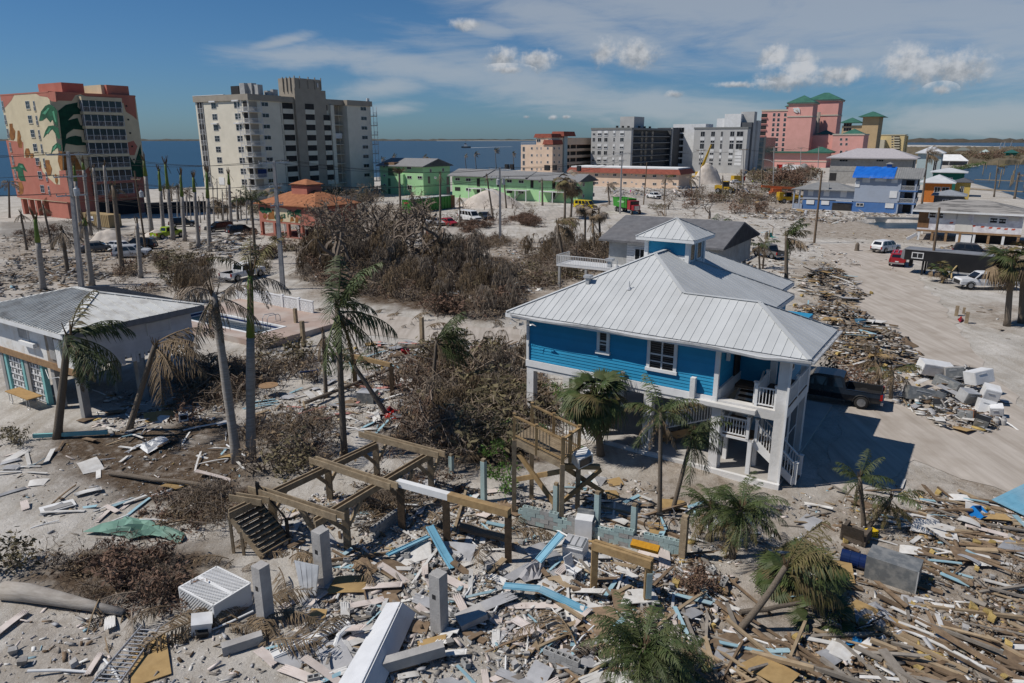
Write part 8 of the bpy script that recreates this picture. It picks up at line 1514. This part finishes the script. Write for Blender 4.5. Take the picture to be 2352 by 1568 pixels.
# heap of scrapped appliances
AP=[((2140,868),.55,1.75,.75,.7,.35,appl_m,'white fridge on its back at the top of the appliance heap'),((2118,922),.35,1.75,.75,.7,.0,dgal_m,'grey and white fridge lying at the front left of the heap'),((2205,868),-.55,1.5,.7,.12,.55,blackpl_m,'black fridge door with white magnets on the heap'),((2245,905),.75,1.1,.8,.7,.8,appl_m,'white chest freezer with yellow foam at the top right of the heap'),((2265,925),.2,.7,.7,.9,.1,appl_m,'white washing machine with torn panel on the heap'),((2258,948),.15,.7,.65,.7,0,appl_m,'square white appliance at the right front of the heap'),((2288,955),.1,.55,.5,.6,0,appl_m,'small white appliance with rust at the right end of the heap'),((2218,965),-.35,.75,.35,.55,0,mat('rust_brown_box',(.33,.16,.09)),'rust brown cabinet at the front of the heap'),((2250,980),-.1,.6,.4,.55,0,blackpl_m,'black cooker front at the bottom of the heap'),((2170,905),-.5,1.3,.6,.6,.35,dgal_m,'dark grey appliance in the middle of the heap'),((2160,945),.1,.6,.5,.6,0,blackpl_m,'black appliance with cables at the front of the heap'),((2190,880),.2,.9,.6,.7,.3,cpost_m,'dull grey appliance at the back of the heap'),((2215,930),.8,.8,.6,.6,.3,gut_m,'dented metal cabinet in the middle of the heap')]
for i,((u,v),rz,L_,W2,H_,z,m,lb) in enumerate(AP):
    L_ *= 1.25;W2 *= 1.2;H_ *= 1.2;boxthing('appliance',lb,'appliance',Gz(u,v),ANG+rz,L_,W2,H_,m,[('door',(-L_/2+.03,-W2/2-.03,.03,L_/2-.03,-W2/2-.002,H_-.03),appl_m if m is appl_m else dgal_m),('handle',(-L_*.3,-W2/2-.06,H_*.75,L_*.1,-W2/2-.03,H_*.8),gut_m)]+([('magnet',(-.5+.3*k,-.2+.15*(k%3),H_,-.38+.3*k,-.06+.15*(k%3),H_+.01),white_m) for k in range(4)] if 'magnets' in lb else []),((-1)**i*.22,(-1)**(i // 2)*.16),z)
for u,lb in ((2286,'grey gas bottle, left of two at the front of the appliance heap'),(2303,'grey gas bottle, right of two at the front of the appliance heap')):o=empty('gas_bottle',Gz(u,976),0,lb,'gas bottle');MB().lathe([(.15,0),(.17,.05),(.17,.32),(.1,.42),(.04,.43)],12).build('tank',cpost_m,o);MB().lathe([(.1,.43),(.1,.52)],10).build('collar',gut_m,o)
# leaning poles by the trailer
for p,q,lb in (((2163,648,.1),(2215,592,2.3),'pale timber pole leaning by the trailer, longest of three'),((2178,628,.2),(2198,592,2.3),'pale timber pole leaning by the trailer, middle one'),((2185,640,.1),(2186,590,2.2),'upright pale timber post beside the trailer')):tag(beamobj('leaning_pole',G(*p),G(*q),.14,.14,mat('pale_timber',(.42,.32,.16),(.33,.24,.11),3)),lb,'pole')
# --- utility poles and wires
wood_m=mat('pole_wood',(.17,.12,.08),(.11,.08,.055),5,.95,stretch=(3,3,.6));wire_m=mat('cable',(.02,.02,.02));TOPS={}
def upole(key,u,v,ut,vt,r,m,label,arms=(),cans=0,lamp=None,sq=False):
    P=Gz(u,v);T=vtop(P,ut,vt)-P;o=empty('utility_pole',P,0,label,'utility pole');(MB().beam((0,0,-.2),T,r*2,r*2,taper=.6) if sq else MB().tube([(0,0,-.2),T*.5,T],[r,r*.85,r*.7],8)).build('shaft',m,o);TOPS[key]=[]
    for d,L_,z in arms:
        c=T*(1-d/T.length);x=EX if z=='e' else NY;beamobj('crossarm',c-x*L_,c+x*L_,.12,.14,gut_m if sq else wood_m,o)
        for k in (-1,-.4,.5,1):MB().lathe([(.05,0),(.06,.12),(.03,.2)],6).build('insulator',conc_m,o,c+x*L_*k+Vector((0,0,.07)))
        TOPS[key].append([P+c+x*L_*k+Vector((0,0,.25)) for k in (-1,.5,1)])
    for i in range(cans):c=T*(.72 if cans==1 else .82);a=i*2.1;MB().lathe([(.05,0),(.3,.03),(.3,.8),(.12,.9),(.1,1.05)],10).build('transformer',gut_m,o,c+Vector((math.cos(a),math.sin(a)-.1,-.4))*.55+Vector((0,0,-.3)))
    if lamp:MB().tube([T*.62,T*.62+EX*-1.2+Vector((0,0,.8)),T*.62+EX*-3+Vector((0,0,1.1))],.06,5).build('lamp_arm',gut_m,o);MB().beam(T*.62+EX*-2.9+Vector((0,0,1.1)),T*.62+EX*-3.6+Vector((0,0,1.15)),.25,.14).build('lamp_head',conc_m,o)
    return o
upole('a',187,660,156,348,.24,cpost_m,'big square concrete power pole with grey transformer at left',((.3,2.2,'n'),(2.6,1.7,'n'),(4.6,1.6,'n')),1,None,True);upole('b',650,664,629,369,.23,cpost_m,'big square concrete power pole standing by the road junction',((.2,1.9,'n'),(2.6,.8,'n'),(4.6,.8,'n')),0,None,True);upole('c',1149,558,1148,384,.22,cpost_m,'concrete power pole with three transformers before the mint motel',((.3,2.0,'e'),(1.6,1.6,'e')),3,True,True);upole('d',1424,490,1429,350,.2,cpost_m,'concrete power pole beside the green debris lorry',((.3,1.6,'e'),(1.8,1.0,'e')),0,None,True)
upole('e',1606,434,1610,343,.2,cpost_m,'power pole beside the crane boom',((.3,1.5,'e'),),1);upole('f',1706,440,1708,341,.2,cpost_m,'power pole right of the distant yellow loader',((.3,1.4,'e'),));upole('g',1776,433,1778,337,.2,cpost_m,'far power pole with street lamp arm before the pink hotel',((.3,1.6,'e'),(1.5,1.2,'e')),0,True);upole('h',1878,400,1881,335,.2,cpost_m,'far slim power pole at the right side of the pink hotel',((.3,1.4,'e'),));upole('i',1838,400,1840,338,.2,cpost_m,'far slim power pole in front of the pink entrance wing',((.3,1.4,'e'),))
upole('w',1870,558,1888,392,.19,wood_m,'tall brown wooden pole leaning slightly on the open sand');upole('x',2137,634,2158,476,.18,wood_m,'brown wooden pole before the torn house');upole('y',335,575,309,392,.16,wood_m,'thin wooden pole with white transformer before the painted tower',((1.2,1.2,'e'),),1);upole('z',1478,470,1486,372,.15,wood_m,'leaning wooden pole before the peach motel');upole('q',2010-500,468,1507,380,.15,wood_m,'thin wooden pole left of the leaning pole by the motel') if False else None
wn=0
WN={'0':'the edge of the picture','a':'the big left pole','b':'the junction pole','c':'the transformer pole','d':'the pole by the green lorry','e':'the crane boom pole','f':'the yellow loader pole','g':'the street lamp pole','h':'the last slim pole','i':'the hotel entrance pole'}
def wire(p,q,sag,sp):tag(MB().tube([p.lerp(q,i/10)-Vector((0,0,sag*4*(i/10)*(1-i/10))) for i in range(11)],.022,3,0,False).build('power_line',wire_m),'power line strung between '+sp,'power line','power lines between '+sp)
TOPS['0']=[[p-EX*-0+Vector((-60,20,0)) for p in r] for r in TOPS['a']]
for a_,c_ in (('0','a'),('a','b'),('b','c'),('c','d'),('d','e'),('e','f'),('f','g'),('g','i'),('i','h')):
    for r1_,r2_ in zip(TOPS[a_],TOPS[c_]):
        for p,q in zip(r1_,r2_):wire(p,q,1.0,WN[a_]+' and '+WN[c_])
# --- people
def person(P,rz,label,shirt,legs,h=1.75):
    me=bpy.data.meshes.new('p');s=h/1.75
    V_=[(0,0,.95),(0,0,1.15),(0,.01,1.42),(0,.02,1.52),(0,.03,1.66),(.1,.0,.9),(.12,.06,.5),(.12,-.02,.08),(.12,.12,.03),(-.1,0,.9),(-.12,-.12,.5),(-.13,-.22,.09),(-.13,-.1,.03),(.19,0,1.4),(.26,-.06,1.12),(.27,.06,.88),(.27,.1,.78),(-.19,0,1.4),(-.27,.04,1.12),(-.27,.14,.9),(-.27,.18,.8)]
    E_=[(0,1),(1,2),(2,3),(3,4),(0,5),(5,6),(6,7),(7,8),(0,9),(9,10),(10,11),(11,12),(2,13),(13,14),(14,15),(15,16),(2,17),(17,18),(18,19),(19,20)]
    me.from_pydata([(x*s,y*s,z*s) for x,y,z in V_],E_,[]);t=bpy.data.objects.new('p',me);COL.objects.link(t);t.modifiers.new('s','SKIN')
    rr=[.13,.12,.14,.055,.10,.095,.065,.045,.04,.095,.065,.045,.04,.07,.045,.035,.035,.07,.045,.035,.035]
    for i,sv in enumerate(me.skin_vertices[0].data):sv.radius=(rr[i]*s,rr[i]*s*(.75 if i<3 else 1));sv.use_root=i==0
    b=t.modifiers.new('u','SUBSURF');b.levels=1;m2=bpy.data.meshes.new_from_object(t.evaluated_get(bpy.context.evaluated_depsgraph_get()));bpy.data.objects.remove(t);sk=mat('skin',(.34,.20,.13));m2.materials.clear()
    for m in (sk,shirt,legs,mat('dark_hair',(.03,.02,.015))):m2.materials.append(m)
    for f in m2.polygons:z=f.center.z/s;x=abs(f.center.x/s);f.material_index=3 if z>1.68 or z<.1 else 0 if z>1.5 or (x>.2 and z<1.1) else 1 if z>.98 else 2;f.use_smooth=True
    tag(place('person',m2,None,P,(0,0,rz)),label,'person')
person(Gz(459,540),.8,'person in red shirt and tan trousers walking past the palm trunks',mat('red_shirt',(.45,.02,.02)),mat('tan_trousers',(.33,.24,.15)));person(Gz(1728,424),0,'distant worker in a yellow safety vest by the rubble',mat('safety_yellow',(.55,.70,.02)),mat('dark_trousers',(.03,.035,.05)));person(Gz(U(4,1118),443),1,'distant person in bright yellow top before the peach motel',mat('safety_yellow',(.55,.7,.02)),mat('blue_trousers',(.02,.08,.3)));person(Gz(U(4,1286),448),2,'distant person in pink clothing before the peach motel',mat('pink_shirt',(.5,.03,.25)),mat('pink_trousers',(.5,.03,.25)))
for P,lb in ((G(U(11,860),Vv(11,378)),'short wooden stump, left of the beach chair'),(G(U(11,1795),Vv(11,500)),'cut palm stump standing alone on the lane')):o=empty('tree_stump',P,0,lb,'stump');MB().lathe([(.4,-.05),(.32,.3),(.28,1.0),(.1,1.25)],9).build('trunk',bark_m,o)
o=empty('beach_chair',G(U(11,925),Vv(11,378)),.6,'teal beach chair alone on the open sand','chair');MB().box(-.4,-.4,.3,.4,.4,.4).build('seat',mat('teal_plastic',(.03,.25,.22)),o);MB().box(-.45,.35,.4,-.35,.45,1.5).build('post',oldt_m,o);MB().box(.35,.35,.0,.45,.45,1.7).build('post',oldt_m,o);MB().prism([(-.4,.3,.4),(.4,.3,.4),(.4,.55,1.0),(-.4,.55,1.0)],(0,.06,0)).build('backrest',mat('teal_plastic',(.03,.25,.22)),o)
for i in range(30):
    u,v=(2250+34*(i%6),372+14*(i // 6)) if i<20 else (2290+12*(i-20),430-3*(i%4));u+=(i*37)%23;P=G(u,v,-.6);h=2.5+(i*7%5)*.7
    o=empty('dock_piling',P,0,'weathered piling standing in the bay with its dock gone','piling','dock pilings in the bay');MB().tube([(0,0,-.5),(0,0,h)],.22,6).build('shaft',oldt_m,o)
for (a_,c_,lb) in (((2240,412),(2352,416),'long low dock walkway crossing the bay, farther one'),((2215,432),(2352,440),'long low dock walkway crossing the bay, nearer one')):o=beamobj('dock',G(*a_,.3),G(*c_,.3),1.6,.25,oldt_m);tag(o,lb,'dock')
p=Gz(U(5,1080),398);o=empty('billboard',p,ANG,'white and red roadside banner reading BED before the pink hotel','sign');o.scale=(.6,.6,.6);MB().box(-9,0,.6,9,.4,7).build('board',white_m,o);MB().box(-9,-.05,.6,-4.5,0,7).build('red_field',redl_m,o)
fc_=bpy.data.curves.new('lettering','FONT');fc_.body='BED';fc_.size=5;fc_.extrude=.03;fc_.materials.append(blackpl_m);place('lettering',text_mesh(fc_),o,(-3.6,-.06,2.0),(RB,0,0))
p,q=G(335,492),G(485,486);o=empty('dark_wall',p,0,'long dark low wall behind the royal palm trunks','wall');MB().beam((0,0,1.2),q-p+Vector((0,0,1.2)),.3,2.4).build('panel',dark_m,o);MB().beam((0,0,2.46),q-p+Vector((0,0,2.46)),.4,.1).build('coping',conc_m,o)
p,q=G(560,470),G(860,462);o=empty('dark_wall',p,0,'low pale wall at the foot of the cream tower','wall');MB().beam((0,0,.8),q-p+Vector((0,0,.8)),.3,1.6).build('panel',conc_m,o)
# ------------------------------------------------------------------ wreckage strewn over the ground
def irregular(w,l,t,seed,bend=0.0,broken=.12):
    """a board with uneven snapped ends"""
    rng=random.Random(seed);q=MB();n=4;sec=[]
    for i in range(n+1):
        x=-l/2+l*i/n;z=bend*math.sin(math.pi*i/n);k=rng.uniform(0,broken)*l if i in (0,n) else 0;sg=1 if i==0 else -1
        sec.append([(x+sg*k*rng.random(),-w/2,z),(x+sg*k,w/2,z),(x+sg*k,w/2,z+t),(x+sg*k*rng.random(),-w/2,z+t)])
    vs=sum(sec,[]);fs=[(0,1,2,3),(n*4+3,n*4+2,n*4+1,n*4)]+[(i*4+j,(i+1)*4+j,(i+1)*4+(j+1)%4,i*4+(j+1)%4) for i in range(n) for j in range(4)]
    return q.add(vs,fs)
def ribbed(w,l,seed,k=4):
    q=irregular(w,l,.015,seed,.03)
    for i in range(k):y=-w/2+w*(i+.5)/k;q.box(-l*.46,y-.015,.016,l*.46,y+.015,.04)
    return q
def chunk(s,seed):
    rng=random.Random(seed);q=MB();vs=[Vector((x,y,z))*s*rng.uniform(.6,1.1) for z in (0,.8) for y in (-.5,.5) for x in (-.5,.5)];return q.add(vs,[(0,2,3,1),(4,5,7,6),(0,1,5,4),(2,6,7,3),(0,4,6,2),(1,3,7,5)])
brn_m=mat('splintered_lumber',(.235,.165,.105),(.145,.10,.065),4,.9,rnd=.35,bump=.3,bscale=25);gry_m=mat('grey_lumber',(.27,.24,.205),(.19,.165,.14),4,.95,rnd=.25,bump=.3,bscale=25);tan_m2=mat('new_lumber',(.36,.275,.18),(.27,.20,.125),3,.85,rnd=.2);wbd_m=mat('white_board',(.64,.63,.61),(.52,.5,.47),3,.7,rnd=.15,dirt=.4,dcol=(.36,.32,.27));pnk_m=mat('pinkish_siding',(.60,.53,.49),(.52,.45,.41),3,.75,rnd=.12,dirt=.3,dcol=(.4,.35,.3));foam_m=mat('yellow_foam',(.47,.345,.13),(.36,.255,.09),6,1,rnd=.2,bump=.7,bscale=30);gsh_m=mat('grey_sheet_metal',(.40,.40,.41),(.30,.30,.31),2,.5,rnd=.2,dirt=.3,dcol=(.25,.22,.19));pinkb_m=mat('salmon_board',(.48,.22,.19),(.40,.18,.15),3,.8,rnd=.15);tlb_m=mat('pale_blue_board',(.27,.42,.48),(.22,.36,.42),3,.7,rnd=.15,dirt=.35,dcol=(.4,.38,.35));rub_m=mat('rubble',(.30,.285,.27),(.20,.19,.18),5,.95,rnd=.3,bump=.4,bscale=20)
def VAR(f,ms,n=3):return [f(i).mesh('piece',m) for m in ms for i in range(n)]
KD={'plank':('splintered plank',[irregular(w,l,.05,i,b).mesh('piece',m) for i,(w,l,b) in enumerate(((.14,2.2,0),(.2,1.5,.02),(.1,2.8,.05),(.24,1.0,0))) for m in (brn_m,gry_m,brn_m,tan_m2)]),'white_board':('thin board',[irregular(w,l,.03,20+i,b).mesh('piece',m) for i,(w,l,b) in enumerate(((.16,1.8,.02),(.24,1.3,0),(.1,2.2,.05))) for m in (wbd_m,wbd_m,tlb_m)]),
      'ribbed_siding':('ribbed siding panel',[ribbed(w,l,30+i).mesh('piece',m) for i,(w,l) in enumerate(((.32,1.6),(.4,1.1),(.3,2.4))) for m in (pnk_m,wbd_m,pnk_m)]),'plywood_piece':('torn sheet of board',[irregular(w,l,.025,40+i,.04,.25).mesh('piece',m) for i,(w,l) in enumerate(((.9,1.3),(.6,.8),(1.1,1.7))) for m in (brn_m,gsh_m,wbd_m,ply_m)]),
      'foam_chunk':('yellow foam chunk',[chunk(.26,50+i).mesh('piece',foam_m) for i in range(3)]),'concrete_chunk':('grey rubble chunk',[chunk(.24,60+i).mesh('piece',m) for i in range(3) for m in (rub_m,cpost_m)]),'loose_block':('loose hollow block',[hbm['cinder_block']]),'salmon_board':('salmon pink board',[irregular(.25,1.7,.04,70+i).mesh('piece',pinkb_m) for i in range(2)]),'roof_metal':('bent roofing strip',[ribbed(.45,1.9,80+i,3).mesh('piece',m) for i in range(2) for m in (gsh_m,wbd_m)]),'timber':('long timber',[irregular(.1,3.2,.1,90+i,0,.03).mesh('piece',m) for i in range(2) for m in (gry_m,brn_m,tan_m2)]),'pipe':('white pipe',[MB().tube([(-.8,0,.05),(0,0,.06),(.8,.1,.05)],.04,7).mesh('piece',trim_m)])}
MADE={};TONE={'splintered_lumber':'brown','grey_lumber':'grey','new_lumber':'tan','white_board':'white','pale_blue_board':'pale blue','pinkish_siding':'pinkish','grey_sheet_metal':'grey metal','plywood':'bare plywood','rubble':'dark grey','pale_concrete':'pale'}
def mound(w,hh):
    if not hh:return lambda x,y:0.0
    return lambda x,y:max(0.0,min(1.0,float(sdist(w,np.array([x]),np.array([y]))[0])/2.2))*hh*(.55+.45*math.sin(x*1.7+y*1.1))
LITM=[brn_m,gry_m,wbd_m,pnk_m,foam_m,rub_m,tan_m2,gsh_m,tlb_m,dkt_m]
def litter(name,w,n,mix,sz,hf,rng):
    """splinters and scraps too small to count: one mesh per area"""
    X=[p.x for p in w];Y=[p.y for p in w];N_=int(n*3);x=np.random.uniform(min(X),max(X),N_);y=np.random.uniform(min(Y),max(Y),N_);d=sdist(w,x,y)+(fbm(x,y,3,3,5)-.5)*2.5;ok=(d>0) & (fbm(x,y,1.6,3,8)+np.random.uniform(-.25,.25,N_)>.5);x,y=x[ok][:n],y[ok][:n];n=len(x)
    if not n:return
    L_=sz*np.minimum(np.random.lognormal(-.1,.75,n),4.5);Wd=np.minimum(L_*np.random.uniform(.05,.5,n),sz*1.1);T=np.minimum(.012+.05*np.random.rand(n)**3,L_*.3)*(1+sz*2);a=np.random.uniform(0,6.3,n);t=np.random.normal(0,.16,n);z=height(x,y)+.01
    z=z+(np.array([hf(p,q) for p,q in zip(x,y)])*np.random.uniform(.5,1.05,n) if hf(w[0].x,w[0].y) is not None and hf.__name__ != 'flat' else 0)
    c,s=np.cos(a),np.sin(a);vs=[]
    for sx,sy,sz_ in ((-1,-1,0),(1,-1,0),(1,1,0),(-1,1,0),(-1,-1,1),(1,-1,1),(1,1,1),(-1,1,1)):
        k=1+np.random.uniform(-.25,.1,n);lx,ly=sx*L_/2*k,sy*Wd/2;vs.append(np.stack([x+lx*c-ly*s,y+lx*s+ly*c,z+sz_*T+lx*t+np.abs(t)*L_/2],-1))
    co=np.stack(vs,1).reshape(-1,3);base=(np.arange(n)*8)[:,None,None];q=np.array([(4,5,6,7),(0,1,5,4),(1,2,6,5),(2,3,7,6),(3,0,4,7)])[None];f=(base+q).reshape(-1,4)
    me=bpy.data.meshes.new(name);me.vertices.add(len(co));me.vertices.foreach_set('co',co.ravel());me.loops.add(f.size);me.loops.foreach_set('vertex_index',f.ravel().astype(np.int32));me.polygons.add(len(f));me.polygons.foreach_set('loop_start',np.arange(0,f.size,4))
    pm=np.random.choice(len(LITM),n,p=np.array(mix)/sum(mix));me.polygons.foreach_set('material_index',np.repeat(pm,5).astype(np.int32));[me.materials.append(m) for m in LITM];me.update();me.validate();tag(place(name,me),kind='stuff')
def wreck(poly,where,counts,nlit,mix,sz=.22,hh=0.0,seed=0,dirn=None,sc=1.0):
    rng=random.Random(seed);w=[G(*p) for p in poly];X=[p.x for p in w];Y=[p.y for p in w];hf=mound(w,hh);np.random.seed(seed)
    for kind,n in counts.items():
        nm,ms=KD[kind];k=0;tries=0
        while k<n and tries<n*30:
            tries+=1;x,y=rng.uniform(min(X),max(X)),rng.uniform(min(Y),max(Y))
            if sdist(w,np.array([x]),np.array([y]))[0]<rng.uniform(-.8,.4):continue
            if MADE.get(kind,0)>=290:break
            MADE[kind]=MADE.get(kind,0)+1;s=sc*rng.uniform(.55,1.15);a=rng.uniform(0,6.28) if dirn is None or rng.random()<.35 else dirn+rng.gauss(0,.3)
            pm_=rng.choice(ms);o=place(kind,pm_,None,(x,y,ground_z(x,y)+hf(x,y)*rng.uniform(.7,1.1)+rng.uniform(0,.12)),(rng.gauss(0,.12),rng.gauss(0,.13),a),s)
            ad=TONE.get(pm_.materials[0].name,'');tag(o,(ad+' '+nm+' '+where).strip(),kind.replace('_',' '),(ad+' '+nm+' '+where).strip());k+=1
    litter('debris_litter',w,nlit,mix,sz,hf,rng)
#       brown grey white pink foam rubble tan metal blue dark
MW=[2,3,6,3,.25,5,1,3,.4,2];MBR=[8,6,2.5,.8,.7,1.5,2.2,.6,.25,4];MX=[4,4,4,1.5,.25,3,1,1.5,.3,4];MG=[1.5,3,1,.3,.05,6,.4,1.0,.15,6]
wreck([(620,1568),(640,1420),(760,1350),(1010,1290),(1200,1300),(1230,1420),(1260,1600)],'in the pale wreckage at the bottom centre',dict(ribbed_siding=40,white_board=30,plank=18,plywood_piece=12,concrete_chunk=20,loose_block=14,roof_metal=10,pipe=8),4200,MW,.095,seed=1)
wreck([(1200,1290),(1560,1270),(1700,1330),(1720,1480),(1640,1600),(1240,1600)],'around the timber portal',dict(plank=46,white_board=34,plywood_piece=16,ribbed_siding=18,concrete_chunk=16,loose_block=10,timber=8,pipe=10,foam_chunk=4,roof_metal=6),5200,MX,.105,.25,seed=2)
wreck([(1640,1500),(1900,1460),(2120,1440),(2400,1480),(2400,1640),(1600,1640)],'in the lumber drift at the bottom right',dict(plank=70,timber=40,white_board=16,plywood_piece=14,foam_chunk=8,salmon_board=2),5000,MBR,.12,.4,seed=3,dirn=-.75,sc=1.15)
wreck([(2090,1110),(2352,1180),(2420,1500),(2120,1480),(2060,1380),(2120,1280)],'among the planks at the right edge',dict(plank=70,timber=12,white_board=26,plywood_piece=16,foam_chunk=14,ribbed_siding=4,concrete_chunk=6),6000,MBR,.12,.15,seed=4,dirn=-.55)
wreck([(1830,1180),(2080,1090),(2150,1200),(1960,1260),(2060,1400),(1900,1450),(1780,1300)],'around the blue drum and metal cabinet',dict(plank=24,white_board=14,foam_chunk=6,plywood_piece=6),2600,MBR,.1,seed=5,dirn=-.5)
wreck([(0,1050),(250,1000),(560,1000),(600,1080),(430,1180),(330,1240),(60,1240)],'on the mulch before the white house',dict(white_board=26,ribbed_siding=8,plywood_piece=8,roof_metal=5,pipe=8,plank=6),1000,MW,.1,seed=6)
wreck([(560,930),(740,880),(900,840),(960,900),(900,990),(760,1010),(590,1000)],'under the coconut palm',dict(white_board=34,plywood_piece=16,salmon_board=10,roof_metal=12,plank=16,ribbed_siding=8,loose_block=4),2400,MW,.12,seed=7)
wreck([(720,830),(830,790),(1000,790),(1180,790),(1200,810),(1000,860),(880,850)],'on the pale debris field beyond the palms',dict(plywood_piece=22,salmon_board=12,white_board=26,plank=22,roof_metal=8,timber=5,foam_chunk=2),2600,MX,.13,seed=8)
wreck([(640,1190),(760,1140),(950,1130),(1180,1120),(1300,1170),(1540,1240),(1360,1260),(1180,1270),(900,1300),(720,1330)],'under and beside the timber frames',dict(plank=34,white_board=26,ribbed_siding=12,concrete_chunk=18,loose_block=16,plywood_piece=12,roof_metal=8,timber=6,pipe=6),4200,MX,.11,seed=9)
wreck([(1370,1090),(1500,1110),(1640,1180),(1600,1250),(1380,1180),(1230,1150)],'behind the teal block wall',dict(plank=22,plywood_piece=8,white_board=14,timber=4),700,MX,.17,seed=10)
wreck([(1850,625),(1930,620),(1995,680),(1960,700),(1850,690),(1826,660)],'in the first lumber pile behind the blue house',dict(plank=40,timber=14,white_board=12,foam_chunk=6,plywood_piece=8),2200,MBR,.35,1.5,seed=11,dirn=-.9,sc=1.25)
wreck([(1810,700),(1960,700),(2090,790),(2110,830),(2040,860),(1900,830)],'in the second lumber pile behind the blue house',dict(plank=44,timber=10,white_board=24,foam_chunk=30,plywood_piece=12,concrete_chunk=4),4200,MBR,.3,1.1,seed=12,dirn=-.7,sc=1.15)
wreck([(2080,830),(2160,850),(2160,900),(2060,900),(1960,850)],'at the edge of the sand lane',dict(foam_chunk=14,plank=8),500,MBR,.22,seed=13)
wreck([(2150,568),(2352,572),(2352,600),(2160,592)],'in front of the torn house',dict(plank=18,timber=8,white_board=10),1300,MBR,.4,.9,seed=14,sc=1.3)
wreck([(-20,600),(180,590),(270,630),(200,670),(-20,690)],'in the grey rubble at the far left',dict(concrete_chunk=60,plank=12,white_board=6),2600,MG,.38,.7,seed=15,sc=1.5)
wreck([(430,560),(560,542),(600,580),(520,600),(450,588)],'in the scrap heap by the palm trunks',dict(roof_metal=14,plank=12,plywood_piece=8,pipe=4),1700,MG,.38,1.5,seed=16,sc=1.3)
wreck([(1780,480),(2130,495),(2000,505),(1900,515),(1700,500)],'on the lot before the tarp house',dict(white_board=18,plank=14,plywood_piece=8),2000,MX,.5,.3,seed=17,sc=1.7)
wreck([(1400,440),(1590,436),(1620,452),(1400,456)],'before the peach motel',dict(white_board=16,plywood_piece=6),1800,MW,.6,1.4,seed=18,sc=2.0)
wreck([(1640,425),(1800,418),(1880,470),(1700,470)],'along the far road',dict(plywood_piece=8,white_board=8),2200,MX,.7,.8,seed=19,sc=2.2)
wreck([(100,560),(330,545),(380,600),(200,610)],'round the wrecked cars',dict(concrete_chunk=8,plank=6),1500,MG,.35,.25,seed=20,sc=1.5)
wreck([(690,590),(1180,560),(1300,640),(1190,700),(720,650)],'in the lot behind the dead hedge',dict(plank=14,white_board=8),3000,MX,.3,seed=21,sc=1.3)
wreck([(230,900),(470,880),(560,930),(480,990),(230,1000)],'in the shade of the white house',dict(white_board=16,plywood_piece=8,pipe=6,plank=8),900,MW,.2,seed=22)
wreck([(1690,570),(1880,560),(1990,610),(1850,640),(1700,620)],'on the sand near the grey old pickup',dict(plank=6),900,MX,.3,seed=23)
wreck([(0,1400),(330,1420),(620,1430),(640,1600),(0,1600)],'on the sand at the bottom left',dict(white_board=12,ribbed_siding=6,plank=8,concrete_chunk=10,pipe=3),450,MW,.12,seed=24)
wreck([(1380,1240),(1600,1260),(1800,1180),(1900,1110),(2000,1150),(1850,1230),(1700,1330)],'between the date palms',dict(plank=12,white_board=10),700,MX,.14,seed=25)
wreck([(1870,530),(2150,540),(2260,700),(2352,760),(2352,800),(2200,740),(2020,600)],'on the sand lane',{},700,MBR,.2,seed=26)
wreck([(2085,850),(2240,845),(2325,960),(2290,1000),(2150,985),(2060,930)],'in the appliance heap',dict(roof_metal=14,plank=8,pipe=5,plywood_piece=6),900,[1,3,4,.5,1,3,.5,5,.3,6],.26,.8,seed=27)
wreck([(560,470),(1000,480),(1000,545),(700,590),(600,560)],'in the scrub by the pavilion',dict(plank=8,white_board=6),2200,MBR,.3,seed=28,sc=1.3)
wreck([(1160,560),(1420,560),(1420,640),(1200,660)],'left of the shingled house',dict(plank=14,white_board=10,timber=8),1600,MX,.28,.4,seed=29,sc=1.3)
wreck([(1640,480),(1840,470),(1860,560),(1720,560)],'on the sand behind the cupola',dict(white_board=8,plank=6),1500,MX,.35,seed=30,sc=1.4)
wreck([(0,540),(430,535),(440,600),(0,610)],'on the left lot',{},2500,MG,.3,.1,seed=31)
# dry fallen palm leaves lying about
rng=random.Random(9);np.random.seed(9)
for (u0,v0,u1,v1,n,wh) in ((400,1400,720,1500,22,'around the lattice box'),(520,1180,720,1330,20,'round the wooden stair'),(800,1090,1250,1300,26,'under the timber frames'),(220,1380,520,1480,10,'by the fallen trunk'),(950,900,1180,1080,26,'in the tangled brush'),(1250,1440,1500,1560,8,'beside the carpet'),(660,690,1190,760,30,'below the dead hedge')):
    for i in range(n):p=G(rng.uniform(u0,u1),rng.uniform(v0,v1));tag(place('fallen_frond',rng.choice(FR['bmid']+FR['klow']+FR['blow']),None,(p.x,p.y,ground_z(p.x,p.y)+rng.uniform(.15,.5)),(rng.uniform(-.6,.6),rng.uniform(-.3,.3),rng.uniform(0,6.28)),rng.uniform(1.4,2.4)),'dry brown palm leaf lying '+wh,'palm leaf','dry palm leaves '+wh)
